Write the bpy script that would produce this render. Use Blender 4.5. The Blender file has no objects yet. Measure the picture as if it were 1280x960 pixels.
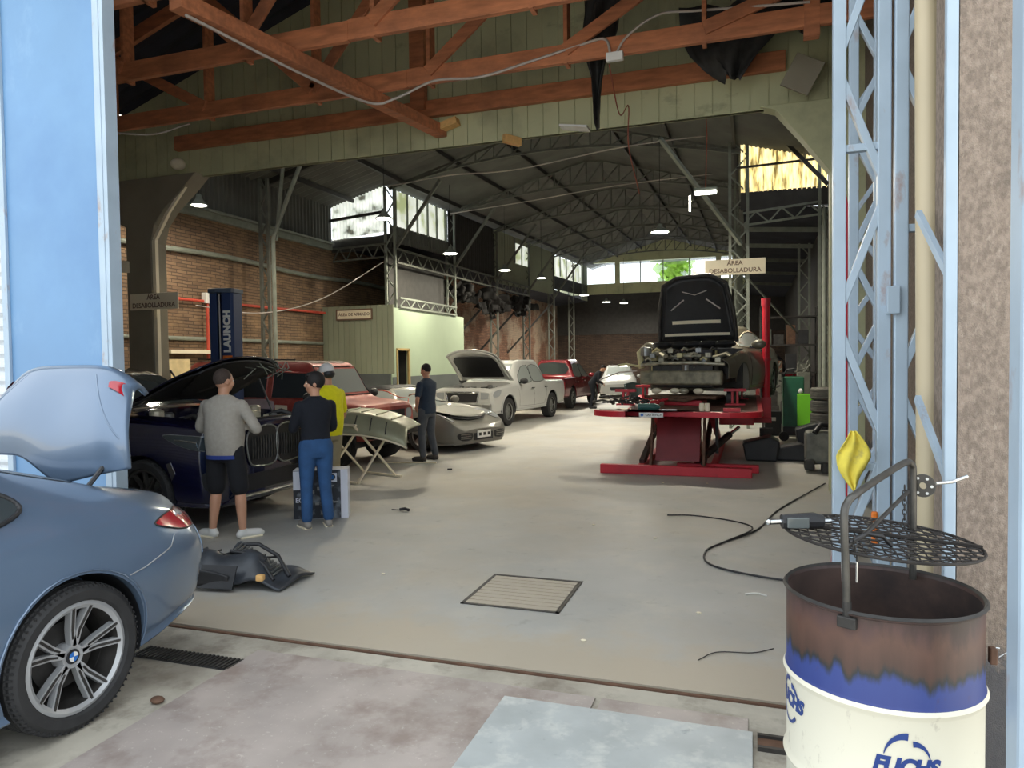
import bpy, bmesh, math, random
from mathutils import Vector as V, Matrix
from mathutils.bvhtree import BVHTree
from mathutils.geometry import tessellate_polygon
random.seed(11)
SC = bpy.context.scene
COL = SC.collection
R = math.radians

# ------------------------------------------------------------------ materials
MATS = {}
def M(name, col, rough=.6, metal=0., var=.12, scale=6., bump=0., coat=0., stretch=(1, 1, 1), col2=None, patch=.5, spec=.5, detail=6., sharp=.35):
    if name in MATS: return MATS[name]
    m = bpy.data.materials.new(name); m.use_nodes = True
    nt = m.node_tree; N = nt.nodes; L = nt.links
    b = N['Principled BSDF']
    b.inputs['Roughness'].default_value = rough
    b.inputs['Metallic'].default_value = metal
    b.inputs['Specular IOR Level'].default_value = spec
    if coat: b.inputs['Coat Weight'].default_value = coat; b.inputs['Coat Roughness'].default_value = .08
    tc = N.new('ShaderNodeTexCoord'); mp = N.new('ShaderNodeMapping'); mp.inputs['Scale'].default_value = stretch
    L.new(tc.outputs['Object'], mp.inputs[0])
    no = N.new('ShaderNodeTexNoise'); no.inputs['Scale'].default_value = scale; no.inputs['Detail'].default_value = detail
    L.new(mp.outputs[0], no.inputs['Vector'])
    cr = N.new('ShaderNodeValToRGB')
    c2 = col2 if col2 else tuple(min(1, c*(1+var)) for c in col)
    c1 = tuple(c*(1-var) for c in col) if not col2 else col
    cr.color_ramp.elements[0].color = (*c1, 1); cr.color_ramp.elements[1].color = (*c2, 1)
    cr.color_ramp.elements[0].position = patch-sharp/2; cr.color_ramp.elements[1].position = patch+sharp/2
    L.new(no.outputs['Fac'], cr.inputs[0]); L.new(cr.outputs[0], b.inputs['Base Color'])
    if bump:
        bp = N.new('ShaderNodeBump'); bp.inputs['Strength'].default_value = bump; bp.inputs['Distance'].default_value = .01
        n2 = N.new('ShaderNodeTexNoise'); n2.inputs['Scale'].default_value = scale*4; n2.inputs['Detail'].default_value = 5
        L.new(mp.outputs[0], n2.inputs['Vector']); L.new(n2.outputs['Fac'], bp.inputs['Height']); L.new(bp.outputs[0], b.inputs['Normal'])
    m['cr'] = 1
    MATS[name] = m
    return m
def layer(m, col, scale, lo, hi, stretch=(1, 1, 1), seed=0., grad=None, fac=1.):
    """put a noise shaped stain of colour col over the base colour of m; grad=(axis, a, b) fades it between object coords a and b"""
    nt = m.node_tree; N = nt.nodes; L = nt.links; b = N['Principled BSDF']
    src = b.inputs['Base Color'].links[0].from_socket
    tc = N.new('ShaderNodeTexCoord'); mp = N.new('ShaderNodeMapping'); mp.inputs['Scale'].default_value = stretch; mp.inputs['Location'].default_value = (seed, seed*1.7, seed*.6)
    L.new(tc.outputs['Object'], mp.inputs[0])
    no = N.new('ShaderNodeTexNoise'); no.inputs['Scale'].default_value = scale; no.inputs['Detail'].default_value = 7; no.inputs['Roughness'].default_value = .65
    L.new(mp.outputs[0], no.inputs['Vector'])
    f = no.outputs['Fac']
    if grad:
        sp = N.new('ShaderNodeSeparateXYZ'); L.new(tc.outputs['Object'], sp.inputs[0])
        mr = N.new('ShaderNodeMapRange'); mr.inputs['From Min'].default_value = grad[1]; mr.inputs['From Max'].default_value = grad[2]
        mr.inputs['To Min'].default_value = 0.; mr.inputs['To Max'].default_value = 1.
        L.new(sp.outputs['XYZ'.index(grad[0])], mr.inputs['Value'])
        ad = N.new('ShaderNodeMath'); ad.operation = 'MULTIPLY_ADD'; L.new(no.outputs['Fac'], ad.inputs[0]); ad.inputs[1].default_value = .6
        sc = N.new('ShaderNodeMath'); sc.operation = 'MULTIPLY'; sc.inputs[1].default_value = .7; L.new(mr.outputs[0], sc.inputs[0])
        L.new(sc.outputs[0], ad.inputs[2]); f = ad.outputs[0]
    mr2 = N.new('ShaderNodeMapRange'); mr2.inputs['From Min'].default_value = lo; mr2.inputs['From Max'].default_value = hi
    mr2.inputs['To Max'].default_value = fac
    L.new(f, mr2.inputs['Value'])
    mx = N.new('ShaderNodeMixRGB'); mx.inputs['Color2'].default_value = (*col, 1)
    L.new(mr2.outputs[0], mx.inputs[0]); L.new(src, mx.inputs['Color1']); L.new(mx.outputs[0], b.inputs['Base Color'])
    return m
def emis(name, col, s):
    if name in MATS: return MATS[name]
    m = bpy.data.materials.new(name); m.use_nodes = True
    b = m.node_tree.nodes['Principled BSDF']; b.inputs['Base Color'].default_value = (*col, 1)
    b.inputs['Emission Color'].default_value = (*col, 1); b.inputs['Emission Strength'].default_value = s
    MATS[name] = m; return m
def glassy(name, col=(.02, .025, .03), rough=.06, trans=0., alpha=1.):
    if name in MATS: return MATS[name]
    m = bpy.data.materials.new(name); m.use_nodes = True
    b = m.node_tree.nodes['Principled BSDF']; b.inputs['Base Color'].default_value = (*col, 1)
    b.inputs['Roughness'].default_value = rough; b.inputs['Transmission Weight'].default_value = trans
    b.inputs['Alpha'].default_value = alpha; b.inputs['IOR'].default_value = 1.45
    MATS[name] = m; return m
def srgb(r, g, b):
    f = lambda c: (c/255/12.92) if c/255 <= .04045 else ((c/255+.055)/1.055)**2.4
    return (f(r), f(g), f(b))

# ------------------------------------------------------------------ objects
def tag(o, label=None, cat=None, group=None, kind=None):
    if label: o['label'] = label
    if cat: o['category'] = cat
    if group: o['group'] = group
    if kind: o['kind'] = kind
    return o
def empty(name, loc=(0, 0, 0), rz=0., label=None, cat=None, group=None):
    o = bpy.data.objects.new(name, None); COL.objects.link(o); o.location = loc; o.rotation_euler = (0, 0, rz); o.empty_display_size = .1
    return tag(o, label, cat, group)
def copy_tree(o, parent=None):
    c = o.copy(); COL.objects.link(c); c.parent = parent
    for ch in [x for x in bpy.data.objects if x.parent == o]: copy_tree(ch, c)
    return c
def link(name, me, mat=None, parent=None, smooth=None, bevel=0., subsurf=0, label=None):
    if mat: me.materials.append(mat)
    o = bpy.data.objects.new(name, me); COL.objects.link(o)
    if parent: o.parent = parent
    if smooth is not None:
        for p in me.polygons: p.use_smooth = True
        try: me.set_sharp_from_angle(angle=R(smooth))
        except Exception: pass
    if bevel:
        b = o.modifiers.new('Bevel', 'BEVEL'); b.width = bevel; b.segments = 2; b.limit_method = 'ANGLE'; b.angle_limit = R(35)
    if subsurf:
        s = o.modifiers.new('Sub', 'SUBSURF'); s.levels = subsurf; s.render_levels = subsurf
    if label: o['label'] = label
    return o
class MB:
    def __init__(s): s.v = []; s.f = []
    def add(s, vs, fs):
        n = len(s.v); s.v += [V(v) for v in vs]; s.f += [tuple(i+n for i in f) for f in fs]; return s
    def box(s, c, d, rot=None):
        h = [x/2 for x in d]; vs = [V((sx*h[0], sy*h[1], sz*h[2])) for sx in (-1, 1) for sy in (-1, 1) for sz in (-1, 1)]
        if rot is not None: vs = [rot @ v for v in vs]
        vs = [v+V(c) for v in vs]
        return s.add(vs, [(0, 1, 3, 2), (4, 6, 7, 5), (0, 4, 5, 1), (2, 3, 7, 6), (0, 2, 6, 4), (1, 5, 7, 3)])
    def b2(s, x0, x1, y0, y1, z0, z1): return s.box(((x0+x1)/2, (y0+y1)/2, (z0+z1)/2), (abs(x1-x0), abs(y1-y0), abs(z1-z0)))
    def bar(s, p, q, w, h, up=(0, 0, 1)):
        p, q = V(p), V(q); d = (q-p); l = d.length
        if l < 1e-6: return s
        d /= l; u = V(up)
        if abs(d.dot(u)) > .99: u = V((0, 1, 0))
        sd = d.cross(u).normalized(); u = sd.cross(d).normalized()
        vs = [a+sd*(x*w/2)+u*(y*h/2) for a in (p, q) for x, y in ((-1, -1), (1, -1), (1, 1), (-1, 1))]
        return s.add(vs, [(0, 3, 2, 1), (4, 5, 6, 7), (0, 1, 5, 4), (1, 2, 6, 5), (2, 3, 7, 6), (3, 0, 4, 7)])
    def tube(s, pts, r, seg=8, caps=True, closed=False):
        pts = [V(p) for p in pts]; n = len(pts); rr = r if isinstance(r, (list, tuple)) else [r]*n
        vs = []; pu = None
        for i, p in enumerate(pts):
            if closed: d = pts[(i+1) % n]-pts[i-1]
            else: d = pts[min(i+1, n-1)]-pts[max(i-1, 0)]
            if d.length < 1e-9: d = V((0, 0, 1))
            d.normalize()
            if pu is None:
                u = V((0, 0, 1)) if abs(d.z) < .9 else V((1, 0, 0))
            else: u = pu
            a = d.cross(u)
            if a.length < 1e-5: a = d.cross(V((1, 0, 0)))
            a.normalize(); u = a.cross(d).normalized(); pu = u
            for k in range(seg):
                t = 2*math.pi*k/seg; vs.append(p+a*(rr[i]*math.cos(t))+u*(rr[i]*math.sin(t)))
        fs = []
        m = n if closed else n-1
        for i in range(m):
            for k in range(seg):
                a0 = i*seg+k; b0 = i*seg+(k+1) % seg; c0 = ((i+1) % n)*seg+(k+1) % seg; d0 = ((i+1) % n)*seg+k
                fs.append((a0, b0, c0, d0))
        if caps and not closed: fs.append(tuple(range(seg))[::-1]); fs.append(tuple((n-1)*seg+k for k in range(seg)))
        return s.add(vs, fs)
    def lathe(s, prof, c=(0, 0, 0), axis='Z', seg=32, closed=False, rot=None):
        vs = []; n = len(prof)
        for (r, h) in prof:
            for k in range(seg):
                t = 2*math.pi*k/seg; p = V((r*math.cos(t), r*math.sin(t), h))
                if axis == 'Y': p = V((p.x, p.z, p.y))
                elif axis == 'X': p = V((p.z, p.x, p.y))
                if rot is not None: p = rot @ p
                vs.append(p+V(c))
        fs = []
        for i in range(n if closed else n-1):
            for k in range(seg):
                fs.append((i*seg+k, i*seg+(k+1) % seg, ((i+1) % n)*seg+(k+1) % seg, ((i+1) % n)*seg+k))
        return s.add(vs, fs)
    def sphere(s, c, r, rings=8, seg=12):
        r3 = r if isinstance(r, (tuple, list)) else (r, r, r); vs = []; fs = []
        for i in range(rings+1):
            a = math.pi*i/rings
            for k in range(seg):
                t = 2*math.pi*k/seg; vs.append((c[0]+r3[0]*math.sin(a)*math.cos(t), c[1]+r3[1]*math.sin(a)*math.sin(t), c[2]+r3[2]*math.cos(a)))
        for i in range(rings):
            for k in range(seg): fs.append((i*seg+k, (i+1)*seg+k, (i+1)*seg+(k+1) % seg, i*seg+(k+1) % seg))
        return s.add(vs, fs)
    def prism(s, poly, a, b, axis='Y'):
        """polygon in the plane normal to axis, from a to b"""
        n = len(poly)
        def P(u, v, w): return {'Y': (u, w, v), 'X': (w, u, v), 'Z': (u, v, w)}[axis]
        vs = [P(u, v, a) for u, v in poly]+[P(u, v, b) for u, v in poly]
        return s.add(vs, [tuple(range(n)), tuple(range(2*n-1, n-1, -1))]+[(i, i+n, (i+1) % n+n, (i+1) % n) for i in range(n)])
    def grid(s, P, nu, nv, closed=False):
        vs = [P(i/nu, j/nv) for i in range(nu+1) for j in range(nv+1)]
        return s.add(vs, [(i*(nv+1)+j, (i+1)*(nv+1)+j, (i+1)*(nv+1)+j+1, i*(nv+1)+j+1) for i in range(nu) for j in range(nv)])
    def xf(s, m):
        s.v = [m @ v for v in s.v]; return s
    def build(s, name, mat=None, parent=None, smooth=None, bevel=0., subsurf=0, label=None, weld=False, thick=0.):
        me = bpy.data.meshes.new(name); me.from_pydata([tuple(v) for v in s.v], [], s.f)
        bm = bmesh.new(); bm.from_mesh(me)
        if weld: bmesh.ops.remove_doubles(bm, verts=bm.verts, dist=1e-4)
        bmesh.ops.recalc_face_normals(bm, faces=bm.faces)
        bm.to_mesh(me); bm.free()
        o = link(name, me, mat, parent, smooth, bevel, subsurf, label)
        if thick:
            t = o.modifiers.new('Solid', 'SOLIDIFY'); t.thickness = thick; t.offset = 0
        return o
def struct(o): o['kind'] = 'structure'; return o
def lattice(mb, p, q, depth, side, chord=.06, web=.03, n=8, verts=False):
    """lattice girder: two chords from p to q, distance depth along vector side, zigzag web"""
    p, q = V(p), V(q); s = V(side).normalized()*depth/2
    mb.bar(p-s, q-s, chord, chord, up=side); mb.bar(p+s, q+s, chord, chord, up=side)
    for i in range(n):
        a = p.lerp(q, i/n); b = p.lerp(q, (i+1)/n)
        if i % 2: mb.bar(a+s, b-s, web, web, up=side)
        else: mb.bar(a-s, b+s, web, web, up=side)
        if verts: mb.bar(b-s, b+s, web, web, up=(q-p))
    return mb
def corrug(mb, p0, u, v, lu, lv, pitch=.1, amp=.018, n=None):
    """corrugated sheet; ridges run along v"""
    u = V(u).normalized(); v = V(v).normalized(); w = u.cross(v).normalized(); p0 = V(p0)
    k = max(4, int(lu/pitch*6)); vs = []; fs = []
    for i in range(k+1):
        a = lu*i/k; h = amp*max(-1, min(1, 1.4*math.sin(2*math.pi*a/pitch)))
        vs += [p0+u*a+w*h, p0+u*a+v*lv+w*h]
    for i in range(k): fs.append((2*i, 2*i+2, 2*i+3, 2*i+1))
    return mb.add(vs, fs)
def text_mesh(body, size, mat, parent, M4, name='lettering', shear=0., ext=.001, align='CENTER', off=0., warp=None, space=1., sx=1.):
    cu = bpy.data.curves.new('txt', 'FONT'); cu.body = body; cu.size = size; cu.align_x = align; cu.align_y = 'CENTER'
    cu.extrude = ext; cu.shear = shear; cu.offset = off; cu.space_character = space
    o = bpy.data.objects.new('txt', cu); COL.objects.link(o)
    dg = bpy.context.evaluated_depsgraph_get(); me = bpy.data.meshes.new_from_object(o.evaluated_get(dg))
    bpy.data.objects.remove(o)
    for v in me.vertices:
        c = V((v.co.x*sx, v.co.y, v.co.z))
        v.co = warp(c) if warp else (M4 @ c)
    me.name = name
    me.materials.clear()
    return link(name, me, mat, parent)
def bake(o):
    """apply modifiers"""
    dg = bpy.context.evaluated_depsgraph_get(); me = bpy.data.meshes.new_from_object(o.evaluated_get(dg))
    o.modifiers.clear(); o.data = me; return o
def catmull(pts, n=6, closed=False):
    out = []; N = len(pts); pts = [V(p) for p in pts]
    for i in range(N if closed else N-1):
        p0 = pts[(i-1) % N] if (closed or i > 0) else pts[0]*2-pts[1]
        p1 = pts[i]; p2 = pts[(i+1) % N]
        p3 = pts[(i+2) % N] if (closed or i+2 < N) else pts[-1]*2-pts[-2]
        for k in range(n):
            t = k/n; out.append(.5*((2*p1)+(p2-p0)*t+(2*p0-5*p1+4*p2-p3)*t*t+(3*p1-p0-3*p2+p3)*t**3))
    if not closed: out.append(pts[-1])
    return out

# ------------------------------------------------------------------ camera
CF = 890.; YAW = math.atan((940-640)/CF); PIT = math.atan((480-452)/CF); ROLL = .013; EYE = 1.75
fw = V((-math.sin(YAW)*math.cos(PIT), math.cos(YAW)*math.cos(PIT), -math.sin(PIT)))
r0 = V((math.cos(YAW), math.sin(YAW), 0)); u0 = r0.cross(fw)
c_, s_ = math.cos(ROLL), math.sin(ROLL)
rr_ = r0*c_-u0*s_; uu_ = u0*c_+r0*s_
cam = bpy.data.cameras.new('camera'); camo = bpy.data.objects.new('camera', cam); COL.objects.link(camo)
cam.sensor_width = 36; cam.lens = 36*CF/1280; cam.clip_start = .05; cam.clip_end = 300
camo.matrix_world = Matrix(((rr_.x, uu_.x, -fw.x, 0), (rr_.y, uu_.y, -fw.y, 0), (rr_.z, uu_.z, -fw.z, EYE), (0, 0, 0, 1)))
SC.camera = camo
# ------------------------------------------------------------------ common materials
m_floor = M('hall concrete', srgb(170, 170, 166), .55, var=.13, scale=.9, bump=.15, patch=.5, sharp=.5)
layer(m_floor, srgb(188, 184, 172), 2.3, .5, .72, seed=3, fac=.55); layer(m_floor, srgb(112, 110, 106), 5., .6, .78, seed=8, fac=.5); layer(m_floor, srgb(170, 156, 132), .5, .45, .7, seed=5, fac=.5)
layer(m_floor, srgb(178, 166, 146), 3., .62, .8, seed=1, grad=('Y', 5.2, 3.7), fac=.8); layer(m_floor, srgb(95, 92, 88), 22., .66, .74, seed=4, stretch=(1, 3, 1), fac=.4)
m_yard = M('yard concrete', srgb(184, 178, 164), .7, var=.12, scale=3., bump=.3)
layer(m_yard, srgb(128, 120, 108), 4., .5, .66, seed=6, fac=.7); layer(m_yard, srgb(110, 100, 88), 1.2, .5, .7, seed=2, fac=.5)
m_blue = M('light blue gate paint', srgb(106, 146, 186), .45, var=.05, scale=1.5, bump=.05)
layer(m_blue, srgb(150, 182, 210), 1.3, .58, .74, stretch=(1, 1, .6), seed=2, fac=.5); layer(m_blue, srgb(84, 124, 172), .7, .5, .75, seed=12, fac=.6)
m_bluest = M('light blue steel paint', srgb(166, 184, 200), .45, var=.07, scale=4)
layer(m_bluest, srgb(150, 100, 62), 5., .60, .72, stretch=(1, 1, .45), seed=4, fac=.8)
m_dsteel = M('dark hall steel', srgb(98, 100, 92), .6, var=.2, scale=5)
m_dsteel2 = M('black hall steel', srgb(52, 50, 48), .6, var=.2, scale=5)
m_gsteel = M('grey green steel', srgb(130, 136, 126), .6, var=.15, scale=5)
m_roofs = M('sooty roof sheet', srgb(92, 93, 88), .75, var=.2, scale=1.2)
m_roofb = M('black roof felt', srgb(44, 46, 56), .85, var=.25, scale=2)
m_green = M('pale green panel', srgb(190, 192, 154), .65, var=.08, scale=.8)
layer(m_green, srgb(120, 118, 98), .8, .5, .7, seed=3, fac=.6); layer(m_green, srgb(90, 84, 70), 1.6, .64, .74, seed=9, fac=.5, stretch=(.5, 1, 1))
m_greenb = M('pale green boards', srgb(166, 182, 158), .6, var=.05, scale=.9)
m_wains = M('dark grey wainscot', srgb(92, 98, 98), .6, var=.1, scale=2)
m_room = M('grey green ribbed sheet', srgb(148, 154, 132), .6, var=.06, scale=1.)
m_wood = M('reddish timber', srgb(184, 118, 82), .7, var=.25, scale=3, stretch=(1, 5, 5), bump=.2)
layer(m_wood, srgb(128, 84, 64), 1.5, .5, .7, seed=5, fac=.6)
m_wcut = M('fresh cut timber', srgb(222, 176, 112), .7, var=.1, scale=20)
m_rust = M('rust', srgb(98, 72, 56), .8, var=.3, scale=10)
m_red = M('red lift paint', srgb(196, 36, 52), .42, var=.12, scale=3); layer(m_red, srgb(70, 22, 24), 3., .62, .75, seed=3, fac=.7)
m_rubber = M('black rubber', srgb(44, 44, 45), .75, var=.15, scale=14)
m_black = M('black plastic', srgb(36, 37, 40), .5, var=.2, scale=6)
m_chrome = M('bright metal', srgb(205, 208, 210), .22, metal=1., var=.05, scale=5)
m_alu = M('dull aluminium', srgb(150, 152, 150), .42, metal=.8, var=.2, scale=9)
m_dark = M('grimy dark metal', srgb(58, 56, 54), .55, metal=.3, var=.35, scale=12)
m_white = M('white paint', srgb(226, 226, 222), .5, var=.04, scale=3)
m_cable = M('grey cable', srgb(190, 182, 176), .6, var=.05, scale=3)
m_sign = M('cream sign board', srgb(240, 230, 204), .6, var=.04, scale=3)
m_signt = M('brown sign lettering', srgb(120, 96, 78), .7, var=.05, scale=3)
m_plaster = M('rough brown plaster', srgb(146, 132, 120), .95, var=.22, scale=70, bump=.9, patch=.5, sharp=.3, stretch=(1, 1, .6))
layer(m_plaster, srgb(186, 172, 158), 48., .58, .7, stretch=(1, 1, .45), seed=7, fac=.6)
layer(m_plaster, srgb(104, 94, 86), 9., .6, .75, stretch=(1, 1, .6), seed=3, fac=.5)
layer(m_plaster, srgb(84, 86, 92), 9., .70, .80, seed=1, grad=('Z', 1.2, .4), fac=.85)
m_lens = glassy('lamp glass', (.32, .34, .35), .08)
m_win = glassy('car glass', (.045, .055, .06), .05)
m_winl = glassy('pale car glass', (.30, .33, .32), .1)
m_tail = M('red lamp lens', srgb(168, 30, 44), .15, var=.1, scale=20, coat=1.)
m_amber = M('orange plastic', srgb(222, 120, 40), .4, var=.05)

def brick_mat(name, c1, c2, mortar, plane='YZ', bw=.3, bh=.075, stain=None):
    m = bpy.data.materials.new(name); m.use_nodes = True; nt = m.node_tree; N = nt.nodes; L = nt.links
    b = N['Principled BSDF']; b.inputs['Roughness'].default_value = .95
    tc = N.new('ShaderNodeTexCoord'); sp = N.new('ShaderNodeSeparateXYZ'); cb = N.new('ShaderNodeCombineXYZ')
    L.new(tc.outputs['Object'], sp.inputs[0]); L.new(sp.outputs['XYZ'.index(plane[0])], cb.inputs[0]); L.new(sp.outputs['XYZ'.index(plane[1])], cb.inputs[1])
    # wobble the courses a little
    nz = N.new('ShaderNodeTexNoise'); nz.inputs['Scale'].default_value = 2.; L.new(cb.outputs[0], nz.inputs['Vector'])
    mxv = N.new('ShaderNodeVectorMath'); mxv.operation = 'MULTIPLY_ADD'; mxv.inputs[1].default_value = (.04, .04, 0)
    L.new(nz.outputs['Color'], mxv.inputs[0]); L.new(cb.outputs[0], mxv.inputs[2])
    br = N.new('ShaderNodeTexBrick'); br.inputs['Scale'].default_value = 1.; br.inputs['Brick Width'].default_value = bw; br.inputs['Row Height'].default_value = bh
    br.inputs['Mortar Size'].default_value = .012; br.inputs['Mortar Smooth'].default_value = .4; br.inputs['Bias'].default_value = -.1
    br.inputs['Color1'].default_value = (*c1, 1); br.inputs['Color2'].default_value = (*c2, 1); br.inputs['Mortar'].default_value = (*mortar, 1)
    L.new(mxv.outputs[0], br.inputs['Vector']); L.new(br.outputs['Color'], b.inputs['Base Color'])
    bp = N.new('ShaderNodeBump'); bp.inputs['Distance'].default_value = .02; bp.inputs['Strength'].default_value = .7; bp.invert = True
    L.new(br.outputs['Fac'], bp.inputs['Height']); L.new(bp.outputs[0], b.inputs['Normal'])
    for s in (stain or []): layer(m, *s[0], **s[1])
    return m
m_brick = brick_mat('brown brick', srgb(142, 116, 92), srgb(116, 94, 76), srgb(92, 78, 66),
    stain=[((srgb(172, 140, 104), 1.2, .5, .7), dict(seed=2, fac=.5)), ((srgb(66, 56, 48), .6, .5, .72), dict(seed=5, fac=.6)), ((srgb(214, 208, 192), 1.5, .57, .6), dict(seed=9, fac=.85, grad=('Z', 9., 9.5)))])
m_brickr = brick_mat('painted brick', srgb(140, 100, 78), srgb(112, 78, 60), srgb(90, 72, 60),
    stain=[((srgb(176, 164, 144), .7, .46, .56), dict(seed=4, fac=.5)), ((srgb(60, 50, 44), .5, .52, .7), dict(seed=5, fac=.7))])
m_brickd = brick_mat('dark brick', srgb(96, 78, 66), srgb(74, 60, 52), srgb(50, 44, 40), plane='XZ', stain=[((srgb(40, 38, 36), .5, .45, .7), dict(seed=5, fac=.8))])

# ------------------------------------------------------------------ shell
HX0, HX1, HY0, HY1 = -12., 1.85, 3.8, 45.
struct(MB().b2(HX0-.3, HX1+.3, 3.81, HY1+.3, -.2, 0).build('floor', m_floor))
struct(MB().b2(-30, 14, -22, 3.74, -.2, 0).build('floor', m_yard))
g = MB(); g.b2(-14, 4, 3.74, 3.81, -.2, -.03); g.b2(-14, 4, 3.755, 3.775, -.04, .004); struct(g.build('trim_1', m_rust))
# left wall
struct(MB().b2(HX0-.25, HX0, HY0, 24., 0, 5.3).build('wall_left', m_brick))
struct(MB().b2(HX0-.25, HX0, 24., HY1, 0, 5.5).build('wall_left', m_brickr))
g = MB(); corrug(g, (HX0, HY0, 5.28), (0, 1, 0), (0, 0, 1), 14.9, 1.35, .16, .03); struct(g.build('wall_left', m_roofs, thick=.004))
g = MB(); g.b2(HX0-.02, HX0+.12, HY0, 18.6, 5.14, 5.3); g.b2(HX0, HX0+.2, HY0, 18.6, 5.3, 5.36); struct(g.build('trim_2', m_gsteel, bevel=.01))
g = MB(); g.tube([(HX0+.1, y, 4.3+.04*math.sin(y)) for y in [5+i for i in range(19)]], .06, 8); struct(g.build('trim_3', m_gsteel, smooth=40))
g = MB(); g.tube([(HX0+.06, y, 2.36) for y in (6, 18.1)], .045, 8); struct(g.build('trim_4', m_gsteel, smooth=40))
# right walls
struct(MB().b2(HX1, HX1+.25, 10, HY1, 0, 6.0).build('wall_right', m_dsteel2))
struct(MB().b2(1.35, 1.6, 3.3, 10, 0, 5.9).build('wall_right', m_plaster))
struct(MB().b2(.705, 1.6, 2.95, 3.3, -.0, 6.5).build('wall_right', m_plaster))
# back wall
struct(MB().b2(HX0, HX1, HY1, HY1+.25, 0, 3.4).build('wall_back', m_brickd)); struct(MB().b2(HX0, HX1, HY1-.03, HY1+.25, 3.4, 5.95).build('wall_back', m_dsteel2))
g = MB(); g.b2(-10.4, 1.6, HY1-.05, HY1+.2, 5.95, 6.62); g.b2(-10.4, 1.6, HY1-.05, HY1+.2, 7.95, 8.7)
g.prism([(-10.4, 8.7), (1.6, 8.7), (-4.4, 10.2)], HY1-.05, HY1+.2)
for x in (-10.25, -8.05, -1.9, -.95, 1.25): g.b2(x-.15, x+.15, HY1-.05, HY1+.2, 6.62, 7.95)
g.b2(-12, -10.3, HY1, HY1+.2, 5.9, 7.2); struct(g.build('wall_back', m_green))
m_sky = emis('overcast daylight pane', (.93, .97, 1.), 3.2)
g = MB(); g.b2(-10.2, 1.2, HY1+.1, HY1+.12, 6.62, 7.95)
m_pane = glassy('clear pane', (.9, .95, .95), .02, trans=1., alpha=.25)
struct(g.build('window_1', m_pane))
g = MB()
for x in (-6.6, -5.2, -3.6): g.b2(x-.03, x+.03, HY1+.02, HY1+.09, 6.62, 7.95)
struct(g.build('trim_5', m_gsteel))
# trees seen through the back window
t = empty('leafy_tree', (-5.6, 53, 0), label='bright green tree outside the long window in the far end wall', cat='tree')
g = MB(); g.tube([(0, 0, 0), (.1, 0, 3), (0, .1, 6.5)], [.3, .25, .15], 10); g.build('trunk', m_rust, t, smooth=40)
g = MB()
for i in range(500):
    a = random.uniform(0, 6.28); q = random.gauss(0, .55); z = random.uniform(6.6, 10.5); c = V((q*math.cos(a)+.2, q*math.sin(a), z))
    n = V((random.gauss(0, 1), random.gauss(0, 1), random.gauss(0, 1))).normalized(); u = n.orthogonal()*.22; w = n.cross(u)
    g.add([c-u-w, c+u-w, c+u+w, c-u+w], [(0, 1, 2, 3)])
g.build('foliage', M('leaf green', srgb(150, 190, 70), .6, var=.3, scale=2), t)

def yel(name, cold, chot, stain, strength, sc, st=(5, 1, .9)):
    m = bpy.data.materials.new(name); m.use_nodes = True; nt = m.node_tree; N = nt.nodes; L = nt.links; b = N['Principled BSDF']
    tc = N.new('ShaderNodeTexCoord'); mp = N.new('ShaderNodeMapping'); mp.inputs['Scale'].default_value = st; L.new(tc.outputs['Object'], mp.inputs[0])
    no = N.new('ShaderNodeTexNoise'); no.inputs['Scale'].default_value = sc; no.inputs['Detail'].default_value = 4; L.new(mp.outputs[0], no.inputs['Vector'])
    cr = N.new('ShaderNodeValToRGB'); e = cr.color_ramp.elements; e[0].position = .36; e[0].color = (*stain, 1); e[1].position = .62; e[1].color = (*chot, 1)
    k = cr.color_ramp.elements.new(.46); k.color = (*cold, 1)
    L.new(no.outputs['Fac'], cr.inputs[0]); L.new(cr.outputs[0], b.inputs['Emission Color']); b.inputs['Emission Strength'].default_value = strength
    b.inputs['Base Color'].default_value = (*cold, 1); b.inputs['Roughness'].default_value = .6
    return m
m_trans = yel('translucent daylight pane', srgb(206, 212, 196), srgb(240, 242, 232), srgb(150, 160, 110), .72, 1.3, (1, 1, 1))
# clerestory on the left (y 18.7 .. 45)
def hz(y): return .033*max(0, y-18.7)
XC = -10.

def panel(name, mat, y0, y1, zb, zt, x=XC, corr=True, th=.0):
    g = MB()
    k = max(2, int((y1-y0)/.2*6)) if corr else 1
    vs = []; fs = []
    for i in range(k+1):
        y = y0+(y1-y0)*i/k; h = .018*max(-1, min(1, 1.4*math.sin(2*math.pi*(y-y0)/.2))) if corr else 0
        vs += [(x+h, y, zb+hz(y)), (x+h, y, zt+hz(y))]
    for i in range(k): fs.append((2*i, 2*i+2, 2*i+3, 2*i+1))
    g.add(vs, fs); return struct(g.build(name, mat, thick=.02))
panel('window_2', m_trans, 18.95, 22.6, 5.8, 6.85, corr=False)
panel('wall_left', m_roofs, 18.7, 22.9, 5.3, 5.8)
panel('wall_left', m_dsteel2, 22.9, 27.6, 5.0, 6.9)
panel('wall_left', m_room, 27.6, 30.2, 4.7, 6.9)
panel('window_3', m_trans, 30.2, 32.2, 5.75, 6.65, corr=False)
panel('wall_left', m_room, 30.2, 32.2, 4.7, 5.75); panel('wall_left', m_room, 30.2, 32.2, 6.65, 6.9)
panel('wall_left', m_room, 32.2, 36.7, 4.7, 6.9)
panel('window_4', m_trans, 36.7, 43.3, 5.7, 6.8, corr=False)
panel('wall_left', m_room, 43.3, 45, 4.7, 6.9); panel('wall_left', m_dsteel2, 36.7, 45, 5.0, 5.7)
g = MB()
for y in (19.0, 19.75, 20.45, 21.2, 21.9, 22.6, 30.2, 31.2, 32.2, 36.8, 38.1, 39.5, 41, 42.4): g.b2(XC-.04, XC+.06, y-.03, y+.03, 5.75+hz(y), 6.88+hz(y))
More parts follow.
